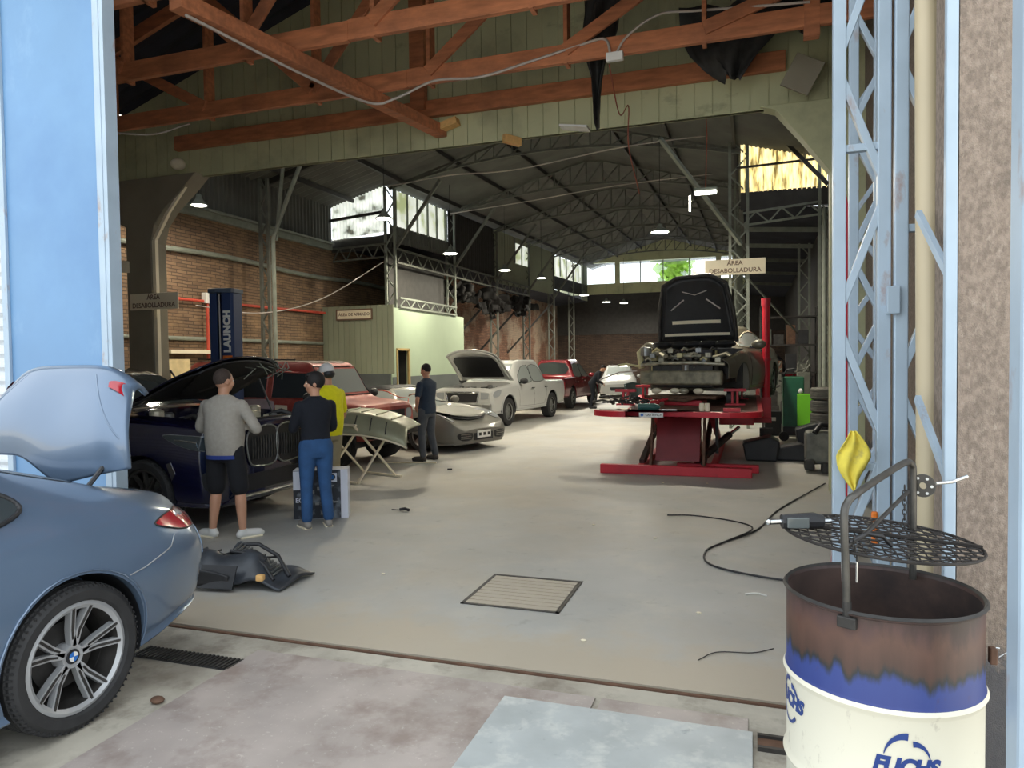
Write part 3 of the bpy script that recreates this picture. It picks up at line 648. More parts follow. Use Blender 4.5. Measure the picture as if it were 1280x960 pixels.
# brick wall clutter
m_rpipe = M('red conduit', srgb(196, 78, 60), .5, var=.08)
t = empty('conduit_run', (-11.9, 12.4, 0), label='red conduit with white box on the brick wall left of the blue lift post', cat='conduit')
MB().tube([(0, -.3, 3.22), (.0, 6.0, 3.25)], .035, 8).build('pipe', m_rpipe, t, smooth=40); MB().tube([(0.02, .95, 3.2), (.02, .95, 1.9)], .035, 8).build('pipe', m_rpipe, t, smooth=40); MB().b2(-.05, .08, .85, 1.05, 3.18, 3.42).build('box', m_white, t, bevel=.01)
o = MB().b2(-12.0, -11.8, 12.0, 12.7, 1.2, 1.9).build('control_cabinet', M('cream cabinet', srgb(224, 204, 156), .5), bevel=.01); tag(o, 'cream control cabinet on the brick wall beside the pillar', 'cabinet')
o = MB().b2(-12.0, -11.75, 12.1, 13.8, 2.02, 2.1).build('wall_shelf', m_sign, bevel=.005); tag(o, 'narrow cream shelf on the brick wall above the control cabinet', 'shelf')
o = MB().b2(-12.0, -11.7, 13.6, 14.0, 1.75, 2.15).build('parts_box', m_sign, bevel=.01); tag(o, 'small cream box at the right end of the narrow shelf', 'box')
# ------------------------------------------------------------------ lamps
m_lampon = emis('lamp diffuser', (1., .96, .86), 14.)
lampdefs = [
 ((-10.53, 11.68, 5.0), .17, 6.2, 'dark bell lamp hanging left of the first brick bay', 60, (1, .9, .72)),
 ((-7.77, 14.27, 5.0), .2, 7.3, 'bell lamp hanging in front of the white daylight panel', 115, (1, .88, .66)),
 ((-8.47, 19.56, 5.0), .24, 7.0, 'bell lamp hanging beside the second left column', 150, (1, .92, .72)),
 ((-8.26, 23.87, 5.0), .24, 7.2, 'bell lamp hanging in front of the first clerestory wall panel', 130, (1, .92, .72)),
 ((-7.74, 26.7, 5.0), .2, 7.2, 'small bell lamp hanging before the grey clerestory panel', 100, (1, .92, .75)),
 ((-2.2, 18.4, 5.0), .26, 7.4, 'bright bell lamp hanging above the wrecked car', 170, (1, .92, .75)),
 ((-7.6, 33.5, 4.9), .26, 7.4, 'bright bell lamp deep in the hall, left of three', 220, (1, .94, .8)),
 ((-7.4, 38., 4.9), .26, 7.4, 'bright bell lamp deep in the hall, middle of three', 200, (1, .94, .8)),
 ((-6.75, 39.7, 4.95), .26, 7.4, 'bright bell lamp deep in the hall, right of three', 200, (1, .94, .8))]
for loc, r, zt, lb, en, colr in lampdefs:
    t = empty('pendant_lamp', loc, label=lb, cat='lamp')
    MB().lathe([(.03, .2), (.05, .18), (.07, .1), (r*.55, .06), (r, -.02), (r*.97, -.03), (r*.5, .05), (.04, .08)], seg=20).build('shade', m_gsteel, t, smooth=40)
    MB().lathe([(0, -.035), (r*.8, -.03), (r*.8, -.02), (0, -.02)], seg=20).build('diffuser', m_lampon, t, smooth=40)
    MB().tube([(0, 0, .2), (0, 0, zt-loc[2])], .008, 5).build('cord', m_black, t)
    l = bpy.data.lights.new('lamp_light', 'AREA'); l.shape = 'DISK'; l.size = r*1.6; l.energy = en; l.color = colr
    lo = bpy.data.objects.new('lamp_light', l); COL.objects.link(lo); lo.location = (loc[0], loc[1], loc[2]-.06)
t = empty('work_light', (-.845, 14.45, 5.0), label='bright rectangular floodlight hanging on cables over the wrecked car', cat='lamp')
MB().b2(-.22, .22, -.1, .1, 0, .07).build('housing', m_gsteel, t, bevel=.01); MB().b2(-.2, .2, -.11, .09, -.03, -.002).build('diffuser', m_lampon, t); MB().tube([(-.3, 0, -.05), (-.3, 0, -.35)], .015, 8).build('tube', m_lampon, t)
MB().tube([(.0, 0, .07), (.03, 0, 1.1), (-.02, 0, 2.1)], .012, 6).build('cord', M('red wire', (0, 0, 0)), t)
l = bpy.data.lights.new('lamp_light', 'AREA'); l.shape = 'RECTANGLE'; l.size = .4; l.size_y = .2; l.energy = 160; l.color = (1, .92, .75)
lo = bpy.data.objects.new('lamp_light', l); COL.objects.link(lo); lo.location = (-.845, 14.45, 4.95)

# ------------------------------------------------------------------ floor things
m_plp = M('worn pinkish steel plate', srgb(166, 156, 150), .5, var=.12, scale=3, bump=.15); layer(m_plp, srgb(206, 200, 192), 40., .6, .68, seed=14, fac=.5); layer(m_plp, srgb(126, 110, 102), 3., .5, .68, seed=4, fac=.7)
m_plg = M('pale steel plate', srgb(172, 178, 178), .5, var=.1, scale=4, bump=.15); layer(m_plg, srgb(206, 208, 202), 6., .5, .66, seed=6, fac=.7); layer(m_plg, srgb(118, 126, 134), 9., .62, .72, seed=2, fac=.6)
def plate(x0, x1, y0, y1, z, mat, label, th=.008):
    o = MB().b2(x0, x1, y0, y1, z, z+th).build('steel_plate', mat, bevel=.002); tag(o, label, 'steel plate')
plate(-2.86, -.77, 2.25, 3.57, .001, m_plp, 'large worn pinkish steel plate on the ground', th=.010)
plate(-.74, -.02, 3.2, 3.58, .001, m_plp, 'narrow strip of steel plate behind the pale plate', th=.005)
plate(-1.22, .0, 1.7, 3.43, .012, m_plg, 'pale grey steel plate overlapping the pinkish one')
t = empty('floor_drain', (-1.64, 5.09, 0), label='square slotted drain cover in the middle of the hall floor', cat='drain cover')
g = MB(); g.b2(-.37, -.345, -.37, .37, 0, .006); g.b2(.345, .37, -.37, .37, 0, .006); g.b2(-.37, .37, .345, .37, 0, .006); g.b2(-.37, .37, -.37, -.345, 0, .006); g.build('frame', m_dark, t)
g = MB()
for i in range(9): y = -.34+.075*i; g.b2(-.34, .34, y, y+.06, 0.001, .008)
g.build('grating', m_floor, t)
MB().b2(-.345, .345, -.345, .345, 0, .0015).build('pit', m_black, t)
t = empty('channel_grate', (-3.2, 3.36, 0), label='dark slotted channel grate beside the blue car wheel', cat='drain cover')
MB().b2(-.36, .36, -.075, .075, 0, .004).build('pit', m_black, t); g = MB()
for i in range(24): x = -.355+.03*i; g.b2(x, x+.016, -.07, .07, .003, .012)
g.build('grating', m_dark, t)
t = empty('track_rail', (.3, 3.35, 0), label='short steel floor rail beside the drum', cat='rail'); g = MB(); g.b2(-.28, .36, -.05, -.03, 0, .02); g.b2(-.28, .36, .06, .08, 0, .02); g.build('rail', m_dark, t); MB().b2(-.28, .36, -.03, .06, 0, .006).build('bed', m_rust, t)
cable('hose', [(.95, 10.6, .02), (.3, 8.7, .012), (.05, 7.6, .012), (-.25, 7.0, .012), (-.4, 6.6, .012), (-.3, 6.15, .012), (.3, 5.9, .012), (.9, 6.0, .012)], .009, m_black, 'black hose looping over the floor behind the drum', 'hose')
cable('hose', [(-.25, 6.9, .035), (0, 7.5, .035), (-.15, 7.9, .012), (-.6, 8.1, .012), (-.9, 8.05, .012)], .008, m_rubber, 'thin grey hose crossing the black hose on the floor', 'hose')
cable('wire_scrap', [(-.3, 4.2, .006), (-.2, 4.35, .006), (0, 4.4, .006), (.12, 4.5, .006)], .003, m_black, 'thin wire scrap lying on the floor left of the drum', 'wire')
cable('wire_scrap', [(-.05, 5.5, .006), (.03, 5.52, .012), (.1, 5.5, .006)], .006, m_white, 'small white scrap on the floor left of the drum', 'scrap')
random.seed(5)
for i, (x, y, lb) in enumerate(((-2.9, 5.2, ''), (-1.6, 7.4, ''), (-.9, 7.0, ''), (-1.2, 10.2, ''), (-.6, 10.3, ''), (-1.0, 4.3, ''), (-.35, 5.0, ''))):
    o = MB().sphere((0, 0, .006), (.02, .013, .006), 4, 6).build('debris', m_sign); o.location = (x, y, 0); tag(o, 'tiny pale crumb of debris on the hall floor', 'debris', 'pale crumbs on the hall floor')
# ------------------------------------------------------------------ vehicles
def crow(rows):
    out = []; prev = None
    for r in rows:
        r = list(r)+[None]*(10-len(r))
        r = [prev[i] if v is None else v for i, v in enumerate(r)]; out.append(r); prev = r
    return out
def interp_rows(rows, n=6):
    rows = crow(rows); out = []
    for i in range(len(rows)-1):
        p1, p2 = rows[i], rows[i+1]; p0 = rows[i-1] if i else p1; p3 = rows[i+2] if i+2 < len(rows) else p2
        h = p2[0]-p1[0]
        for k in range(n):
            t = k/n; r = []
            for j in range(10):
                # monotone-ish hermite over x
                def sl(a, b, c):
                    d0 = (b[j]-a[j])/(b[0]-a[0]) if b[0] != a[0] else None; d1 = (c[j]-b[j])/(c[0]-b[0]) if c[0] != b[0] else None
                    if d0 is None or d1 is None: return (d1 if d0 is None else d0) or 0
                    if d0*d1 <= 0: return 0.
                    return 2*d0*d1/(d0+d1)
                m1 = sl(p0, p1, p2)*h; m2 = sl(p1, p2, p3)*h
                if j == 0: r.append(p1[0]+h*t); continue
                r.append((2*t**3-3*t*t+1)*p1[j]+(t**3-2*t*t+t)*m1+(-2*t**3+3*t*t)*p2[j]+(t**3-t*t)*m2)
            out.append(r)
    out.append(rows[-1]); return out
def shell(rows, crisp=.5, n=6, ns=4):
    g = MB(); st = interp_rows(rows, n); rings = []
    for x, zt, wr, zr_, wsh, zsh, wm, zm, ws, zs in st:
        pts = [(0, zt), (wr*.6, zt-(zt-zr_)*.25), (wr, zr_), (wsh-.012, zsh+(zr_-zsh)*.06), (wsh+(wm-wsh)*.45, zsh-(zsh-zm)*.25), (wm, zm), (ws+(wm-ws)*.5, zs+(zm-zs)*.3), (ws, zs+.05), (ws-.06, zs), (0, zs)]
        cv = catmull([V((0, a, b)) for a, b in pts], ns)
        half = [(max(0, p.y), p.z) for p in cv]
        ring = [V((x, a, b)) for a, b in half]+[V((x, -a, b)) for a, b in half[1:-1]][::-1]
        rings.append(ring)
    m = len(rings[0]); vs = [v for r in rings for v in r]; fs = []
    for i in range(len(rings)-1):
        for k in range(m): fs.append((i*m+k, i*m+(k+1) % m, (i+1)*m+(k+1) % m, (i+1)*m+k))
    for e in (0, len(rings)-1):
        c = sum(rings[e], V())/m; vs.append(c); ci = len(vs)-1
        for k in range(m): fs.append((e*m+k, e*m+(k+1) % m, ci))
    g.add(vs, fs); return g
def cut(o, cutters):
    for c in cutters:
        co = c.build('cutter'); co.parent = o.parent; b = o.modifiers.new('b', 'BOOLEAN'); b.operation = 'DIFFERENCE'; b.object = co; b.solver = 'EXACT'
        bpy.context.view_layer.update(); bake(o); bpy.data.objects.remove(co)
    return o
def bvh_of(o):
    return BVHTree.FromPolygons([v.co.copy() for v in o.data.vertices], [tuple(p.vertices) for p in o.data.polygons])
DIRS = {'L': (lambda a, b: V((a, 4, b)), V((0, -1, 0))), 'R': (lambda a, b: V((a, -4, b)), V((0, 1, 0))), 'F': (lambda a, b: V((6, a, b)), V((-1, 0, 0))),
        'B': (lambda a, b: V((-6, a, b)), V((1, 0, 0))), 'T': (lambda a, b: V((a, b, 5)), V((0, 0, -1)))}
def rounded(poly, n=5):
    return [(p.x, p.y) for p in catmull([V((a, b, 0)) for a, b in poly], n, closed=True)]
def decal(bv, name, poly, side, mat, parent, off=.006, depth=.02, step=.05, rnd=0, label=None, smooth=40):
    if rnd: poly = rounded(poly, rnd)
    org, d = DIRS[side]; bm = bmesh.new(); bm.faces.new([bm.verts.new((a, b, 0)) for a, b in poly])
    xs = [p[0] for p in poly]; ys = [p[1] for p in poly]
    for lo, hi, ax in ((min(xs), max(xs), 0), (min(ys), max(ys), 1)):
        n = max(1, int((hi-lo)/step))
        for i in range(1, n):
            c = lo+(hi-lo)*i/n; co = V((c, 0, 0)) if ax == 0 else V((0, c, 0)); no = V((1, 0, 0)) if ax == 0 else V((0, 1, 0))
            bmesh.ops.bisect_plane(bm, geom=bm.verts[:]+bm.edges[:]+bm.faces[:], plane_co=co, plane_no=no)
    bmesh.ops.triangulate(bm, faces=bm.faces[:])
    for v in bm.verts:
        hit = bv.ray_cast(org(v.co.x, v.co.y), d)
        if hit[0] is None:
            o_ = org(v.co.x, v.co.y); near = bv.find_nearest(o_-d*0+d*3.); p = near[0]
            p = V(p)
        else: p = hit[0]
        v.co = p-d*off
    ext = bmesh.ops.extrude_face_region(bm, geom=bm.faces[:])
    for v in [e for e in ext['geom'] if isinstance(e, bmesh.types.BMVert)]: v.co += d*(depth+off)
    bmesh.ops.recalc_face_normals(bm, faces=bm.faces); me = bpy.data.meshes.new(name); bm.to_mesh(me); bm.free()
    return link(name, me, mat, parent, smooth=smooth, label=label)
def outline(bv, name, poly, side, mat, parent, r=.008, rnd=0, closed=True, label=None, off=.004, sub=4):
    if rnd: poly = rounded(poly, rnd)
    org, d = DIRS[side]; pts = []; n = len(poly)
    for i in range(n if closed else n-1):
        a, b = poly[i], poly[(i+1) % n]
        for k in range(sub):
            t = k/sub; h = bv.ray_cast(org(a[0]+(b[0]-a[0])*t, a[1]+(b[1]-a[1])*t), d)
            if h[0] is not None: pts.append(h[0]-d*off)
    if len(pts) < 3: return None
    o = MB().tube(pts, r, 6, closed=closed, caps=not closed).build(name, mat, parent, smooth=60, label=label); return o
def wheel(parent, x, y, r, w, side, rimr=None, style='five', mat_rim=None, steer=0., name='wheel', tread=False):
    """side +1: outer face towards +y"""
    rimr = rimr or r*.68; mr = mat_rim or m_alu
    T = Matrix.Translation((x, y, r)) @ Matrix.Rotation(steer, 4, 'Z') @ Matrix.Rotation(0 if side > 0 else math.pi, 4, 'Z')
    h = w/2; g = MB()
    prof = [(rimr, -h*.8), (rimr+.015, -h*.97), (r*.9, -h), (r*.975, -h*.86)]
    if tread:
        for k in range(5):
            z0 = -h*.8+k*(h*1.6/5); z1 = z0+h*1.6/5; prof += [(r, z0+.004), (r, z1-.012), (r-.009, z1-.010), (r-.009, z1-.001)]
    else: prof += [(r, -h*.6), (r, h*.6)]
    prof += [(r*.975, h*.86), (r*.9, h), (rimr+.015, h*.97), (rimr, h*.8)]
    g.lathe(prof, axis='Y', seg=56 if tread else 36, closed=True)
    if tread:
        for k in range(72):
            a = 2*math.pi*k/72; ca, sa = math.cos(a), math.sin(a)
            for s in (-1, 1): g.bar((ca*(r*.988), s*h*.70, sa*(r*.988)), (ca*(r*.955), s*h*.965, sa*(r*.955)), .006, .010)
    g.xf(T); t = g.build(name, m_rubber, parent, smooth=35)
    g = MB(); g.lathe([(rimr+.004, h*.86), (rimr-.012, h*.9), (rimr-.03, h*.8)], axis='Y', seg=40)
    yo = h*.75
    g.lathe([(.0, yo-.03), (.055, yo-.02), (.065, yo-.05), (.06, yo-.1)], axis='Y', seg=20)
    if style == 'bmw':
        for k in range(5):
            a0 = R(90+72*k+8)
            for s in (-1, 1):
                a1 = a0+s*.07; a2 = a0+s*.20; p = [V((math.cos(a1)*.05, yo-.035, math.sin(a1)*.05)), V((math.cos(a0+s*.15)*rimr*.5, yo-.035, math.sin(a0+s*.15)*rimr*.5)), V((math.cos(a2)*(rimr-.01), yo-.005, math.sin(a2)*(rimr-.01)))]
                for i in range(2): g.bar(p[i], p[i+1], .030, .035, up=(0, 1, 0))
    elif style == 'steel':
        g.lathe([(rimr-.02, h*.3), (rimr*.75, h*.45), (rimr*.55, h*.3), (.09, h*.35), (.08, h*.55), (0, h*.55)], axis='Y', seg=32)
        for k in range(6):
            a = k*math.pi/3; g.sphere((math.cos(a)*rimr*.72, h*.47, math.sin(a)*rimr*.72), .02, 4, 6)
    else:
        ns = {'five': 5, 'ten': 10, 'six': 6}[style]
        for k in range(ns):
            a = 2*math.pi*k/ns+.3; wd = .075 if ns < 8 else .03
            g.bar((math.cos(a)*.04, yo-.04, math.sin(a)*.04), (math.cos(a)*(rimr-.01), yo-.01, math.sin(a)*(rimr-.01)), wd, .04, up=(0, 1, 0))
    g.xf(T); rm = g.build('rim', mr, t, smooth=40)
    MB().lathe([(rimr-.028, h*.8), (rimr-.04, -h*.8), (0, -h*.8)], axis='Y', seg=40).xf(T).build('rim_barrel', m_dark, t, smooth=40)
    if style != 'steel':
        g = MB(); g.lathe([(.02, -.01), (rimr*.62, -.01), (rimr*.62, .012), (.02, .012)], axis='Y', seg=32).xf(T); g.build('brake_disc', m_alu if style != 'bmw' else m_dark, t, smooth=40)
    if style == 'bmw':
        for k in range(5):
            a0 = R(90+72*k+8)
            for s in (-1, 1):
                g = MB(); a1 = a0+s*.10; a2 = a0+s*.20; g.bar((math.cos(a0+s*.15)*rimr*.32, yo-.0185, math.sin(a0+s*.15)*rimr*.32), (math.cos(a0+s*.15)*rimr*.5, yo-.0155, math.sin(a0+s*.15)*rimr*.5), .010, .004, up=(0, 1, 0))
                g.bar((math.cos(a0+s*.15)*rimr*.5, yo-.0155, math.sin(a0+s*.15)*rimr*.5), (math.cos(a2)*(rimr-.02), yo+.0125, math.sin(a2)*(rimr-.02)), .012, .006, up=(0, 1, 0))
                g.xf(T); g.build('spoke_groove', m_dark, t)
        g = MB(); g.lathe([(rimr-.028, yo-.005), (rimr-.02, yo-.06), (rimr-.035, yo-.1)], axis='Y', seg=40).xf(T); g.build('rim_lip_shadow_gap', m_dark, t, smooth=40)
        bd = MB(); bd.lathe([(0, yo-.018), (.034, yo-.018), (.036, yo-.022)], axis='Y', seg=24).xf(T); bd = bd.build('hub_cap', m_black, t, smooth=40)
        for k in range(4):
            pts = [(0, 0)]+[(.024*math.cos(R(90*k+10*i)), .024*math.sin(R(90*k+10*i))) for i in range(10)]
            g = MB().prism(pts, yo-.016, yo-.0155, 'Y').xf(T); g.build('roundel_quarter', m_white if k % 2 else MATS['roundel blue'], t)
    return t
M('roundel blue', srgb(40, 110, 190), .3, var=.02)
m_rimd = M('bright machined alloy', srgb(176, 178, 180), .35, metal=.35, var=.05)
def arch(x, r, y, depth=.34, s=1):
    g = MB(); g.lathe([(0, 0), (r, 0), (r, depth), (0, depth)], axis='Y', seg=40); g.v = [V((v.x+x, y-s*v.y if s > 0 else y+v.y, v.z)) for v in g.v]; return g
def arches(o, xs, r, zc, hw):
    cs = []
    for x in xs:
        for s in (-1, 1):
            g = MB(); g.lathe([(r, 0), (r, .42)], axis='Y', seg=40)
            # closed drum
            n = 40; g.f.append(tuple(range(n))[::-1]); g.f.append(tuple(range(n, 2*n)))
            y0 = hw+.1 if s > 0 else -(hw+.1)
            g.v = [V((v.x+x, y0-s*v.y, v.z+zc)) for v in g.v]; cs.append(g)
    return cut(o, cs)
def liner(parent, x, r, zc, hw):
    for s in (-1, 1):
        g = MB(); g.lathe([(r*.99, 0), (r*.99, .3)], axis='Y', seg=40); g.v = [V((v.x+x, s*(hw-.03-v.y), v.z+zc)) for v in g.v]
        g.f = [f for f in g.f if sum(g.v[i].z for i in f)/4 > zc-.1]; g.build('wheel_arch_liner', m_black, parent, smooth=40)
def mirror_poly(p): return [(-a, b) for a, b in p]
def paint(name, col, metal=.5, rough=.32, coat=1., var=.04): return M(name, col, rough, metal, var=var, scale=2., coat=coat)
def carbase(name, label, loc, rz, cat='car', group=None): return empty(name, loc, rz, label=label, cat=cat, group=group)
def engine(parent, x0, x1, hw, z, sd, name='engine_bay', mats=None):
    random.seed(sd); t = MB().b2(x0, x1, -hw, hw, z-.28, z-.26).build(name, m_dark, parent)
    mats = mats or [m_black, m_alu, m_dark, m_alu]
    for k in range(30):
        x = random.uniform(x0+.1, x1-.1); y = random.uniform(-hw+.1, hw-.1); s = random.uniform(.06, .17); g = MB(); c = (x, y, z-.2+random.uniform(0, .12))
        if k % 3 == 0: g.box(c, (s*2, s*1.3, .16), Matrix.Rotation(random.uniform(-.5, .5), 3, 'Z'))
        elif k % 3 == 1: g.tube([(x-s, y, c[2]), (x, y+s*.6, c[2]+.05), (x+s, y+s, c[2])], s*.28, 8)
        else: g.lathe([(0, -.1), (s*.6, -.1), (s*.6, .08), (s*.4, .1), (0, .1)], c=c, seg=12)
        g.build('engine_part', mats[k % len(mats)], t, smooth=30, bevel=.01 if k % 3 == 0 else 0)
    return t
def hood(parent, mat, hx, hz_, hw, ln, ang, label=None, crown=.04, taper=.9, inner=m_black, rnd=.25, thick=.03, nose=.06, lines=True):
    """bonnet hinged at (hx, hz_) raised by ang degrees; front points to +x when closed"""
    T = Matrix.Translation((hx, 0, hz_)) @ Matrix.Rotation(-R(ang), 4, 'Y')
    def P(u, v, dz=0, sc=1.):
        a = (u-.5)*2; w = hw*(1+(taper-1)*v)*sc; ll = ln*sc
        x = ll*v*(1-rnd*.5*abs(a)**3*v)+ln*(1-sc)/2; z = crown*(1-a*a)-nose*v**4-.02*abs(a)**6+dz
        return T @ V((x, a*w, z))
    o = MB().grid(lambda u, v: P(u, v), 20, 14).build('bonnet', mat, parent, smooth=60, label=label); o.modifiers.new('S', 'SOLIDIFY').thickness = .012
    g = MB().grid(lambda u, v: P(u, v, -thick, .93), 20, 14).build('bonnet_inner_panel', inner, o, smooth=60); s = g.modifiers.new('S', 'SOLIDIFY'); s.thickness = .02
    if lines:
        for s_ in (-1, 1):
            MB().tube([P(.5+s_*.08, .2, -thick-.02), P(.5+s_*.36, .82, -thick-.02)], .014, 6).build('stiffening_rib', m_dark, o, smooth=60)
    return o, T
def mirror_cup(parent, x, y, z, mat, s):
    o = MB().sphere((x, y+s*.13, z), (.07, .13, .085), 8, 12).build('side_mirror', mat, parent, smooth=60); MB().bar((x, y-s*.03, z-.05), (x, y+s*.08, z-.05), .04, .03).build('mirror_arm', m_black, o); return o
def handle(parent, x, y, z, mat, s): return MB().box((x, y, z), (.18, .03, .025)).build('door_handle', mat, parent, bevel=.008)

# ---- the blue coupe in front
p_blue = paint('grey blue metallic paint', srgb(98, 118, 142), .35, .34)
c = carbase('coupe', 'grey blue coupe with its boot lid open, cut by the left edge', (-4.005, 1.13, 0), -math.pi/2)
rows = [(2.45, .62, .45, .60, .60, .55, .70, .45, .62, .24), (2.25, .74, .55, .72, .80, .66, .88, .5, .80, .2), (1.6, .90, .62, .88, .84, .82, .94, .6, .88, .18), (.9, .99, .62, .96, .84, .88, .93, .62, .90, .18),
 (.6, 1.05, .62, 1.01, .84, .90), (-.15, 1.34, .54, 1.29, .82, .92), (-.6, 1.385, .55, 1.33, .80, .94), (-1.1, 1.34, .54, 1.28, .79, .97, .935, .66, .92, .19), (-1.5, 1.24, .53, 1.18, .79, .985, .96, .70, .92, .22),
 (-1.9, 1.10, .56, 1.07, .79, .985, .965, .70, .89, .26), (-2.1, 1.04, .58, 1.02, .77, .945, .935, .70, .86, .30), (-2.27, 1.0, .56, .98, .70, .90, .88, .68, .80, .32), (-2.38, .92, .52, .91, .62, .86, .78, .64, .70, .34), (-2.45, .78, .45, .77, .52, .74, .62, .60, .56, .38)]
b = shell(rows, n=7).build('body', p_blue, c, smooth=50)
arches(b, (1.41, -1.41), .385, .365, .95)
bv0 = bvh_of(b)
g = MB(); g.prism([(-1.86, -.50), (-2.27, -.50), (-2.27, .50), (-1.86, .50)], .62, 1.5, 'Z'); cut(b, [g])
b.data.materials.clear(); b.data.materials.append(p_blue)
for p in b.data.polygons: p.use_smooth = True
b.data.set_sharp_from_angle(angle=R(35)); bv = bvh_of(b)
MB().b2(-2.26, -1.87, -.48, .48, .625, .64).build('boot_floor', m_black, c)
MB().tube([(-1.87, -.5, 1.06), (-2.1, -.53, 1.0), (-2.26, -.51, .97), (-2.28, 0, .97), (-2.26, .51, .97), (-2.1, .53, 1.0), (-1.87, .5, 1.06)], .012, 6).build('boot_seal', m_black, c, smooth=50)
for s, x in ((1, 1.41), (1, -1.41), (-1, 1.41), (-1, -1.41)):
    wheel(c, x, s*(.945-.135), .352, .27, s, rimr=.262, style='bmw', mat_rim=m_rimd, tread=True)
for x in (1.41, -1.41): liner(c, x, .385, .365, .95)
q = [(.55, .98), (-.1, 1.235), (-.6, 1.285), (-.95, 1.255), (-1.18, 1.19), (-1.30, 1.12), (-1.28, 1.06), (-1.0, 1.01), (-.2, .985)]
for s, sd in ((1, 'L'), (-1, 'R')):
    decal(bv, 'side_window', q, sd, m_win, c, off=.004, rnd=4); outline(bv, 'window_trim', q, sd, m_black, c, r=.012, rnd=4)
    outline(bv, 'panel_gap', [(-1.60, .66), (-1.78, .69), (-1.98, .75), (-2.06, .82)], sd, m_rimd if s > 0 else m_black, c, r=.0035, closed=False, off=.0)
    l = decal(bv, 'tail_light', [(-1.93, .885), (-2.06, .915), (-2.25, .91), (-2.33, .86), (-2.29, .805), (-2.15, .81), (-2.02, .845)], sd, m_tail, c, off=.007, rnd=4)
    outline(bv, 'tail_light_rim', [(-1.93, .885), (-2.06, .915), (-2.25, .91), (-2.33, .86), (-2.29, .805), (-2.15, .81), (-2.02, .845)], sd, m_dark, c, r=.005, rnd=4)
    outline(bv, 'bumper_crease', [(-2.34, .78), (-2.33, .68), (-2.32, .60)], sd, p_blue, c, r=.004, closed=False)
    outline(bv, 'wheel_arch_lip', [(-1.41+.40*math.cos(R(a)), .365+.40*math.sin(R(a))) for a in range(-18, 200, 12)], sd, p_blue, c, r=.005, closed=False, sub=2)
decal(bv0, 'rear_window', [(-.95, -.45), (-1.75, -.50), (-1.78, 0), (-1.75, .50), (-.95, .45)], 'T', m_win, c, off=.004)
# the raised lid
def LP(u, v):
    a = (u-.5)*2; t = min(1, v/.82); q = max(0, (v-.82)/.18)
    w = .555+.035*math.sin(math.pi*min(1, t*.8+.1))-.10*t*t
    sm = max(0, min(1, (.25-a)/.7)); sm = sm*sm*(3-2*sm); bot = 1.065+.16*sm+.10*max(0, a-.25)/.75
    z = bot+(1.715-bot)*t-.13*abs(a)**5*t+.03*math.sin(q*3.1)-.02*q
    x = -2.02-.14*t+.07*math.sin(t*3.1)-.09*q
    edge = max(0, abs(a)-.70)/.30
    return V((x-.07*edge**2*(1-.3*t), a*w, z))
lid = MB().grid(LP, 40, 36).build('boot_lid', p_blue, c, smooth=60); lid.modifiers.new('S', 'SOLIDIFY').thickness = -.03
for s in (-1, 1):
    MB().grid(lambda u, v: LP(.5+s*(.40+.10*u), .74+.16*v*(.3+.7*u))+V((.040, s*.012, .012)), 8, 4).build('lid_tail_light', m_tail, lid, smooth=60)
    MB().tube([(-1.9, s*.45, .95), (-1.9, s*.45, 1.08), (-2.03, s*.45, 1.2)], .014, 6).build('lid_hinge', m_black, lid)
MB().grid(lambda u, v: LP(.06+.88*u, .80+.03*v)+V((.012, 0, .012)), 30, 3).build('lip_spoiler', p_blue, lid, smooth=60).modifiers.new('S', 'SOLIDIFY').thickness = .012

for s in (-1, 1): MB().tube([LP(.5+s*.02*k+s*.24, .98-.055*k)+V((.036, 0, 0)) for k in range(13)], .004, 6).build('lid_crease', p_blue, lid, smooth=60)
# ---- dark SUV
p_navy = paint('black blue paint', srgb(14, 16, 50), .1, .16)
c = carbase('suv', 'black blue luxury SUV with raised bonnet and large twin grille', (-7.66, 6.88, 0), R(0))
rows = [(2.46, 1.07, .6, 1.06, .76, 1.02, .82, .66, .78, .30), (2.40, 1.13, .64, 1.12, .86, 1.07, .92, .7, .88, .26), (2.2, 1.17, .66, 1.15, .91, 1.1, .985, .76, .94, .26), (1.8, 1.21, .7, 1.19, .93, 1.13, 1.0, .8, .95, .27), (1.2, 1.25, .72, 1.22, .92, 1.16, 1.0, .8, .96, .27),
 (.95, 1.28, .68, 1.25, .91, 1.17), (.15, 1.70, .6, 1.62, .89, 1.13), (-.4, 1.75, .6, 1.69, .89, 1.15), (-1.5, 1.72, .58, 1.66, .88, 1.17), (-2.1, 1.6, .56, 1.54, .87, 1.17, .98, .8, .93, .3), (-2.38, 1.2, .6, 1.17, .85, 1.1, .93, .8, .9, .36), (-2.46, .95, .5, .92, .75, .88, .84, .75, .8, .42)]
b = shell(rows).build('body', p_navy, c, smooth=45); bvf = bvh_of(b)
arches(b, (1.5, -1.48), .42, .385, 1.0); cut(b, [MB().b2(1.12, 2.30, -.74, .74, .92, 1.6)])
for p in b.data.polygons: p.use_smooth = True
b.data.set_sharp_from_angle(angle=R(35)); bv = bvh_of(b)
m_bayl = M('shiny engine parts', srgb(196, 190, 170), .3, metal=.3, var=.3, scale=12)
engine(c, 1.14, 2.26, .7, 1.24, 3, mats=[m_bayl, m_black, m_alu, m_bayl, m_dark, m_bayl])
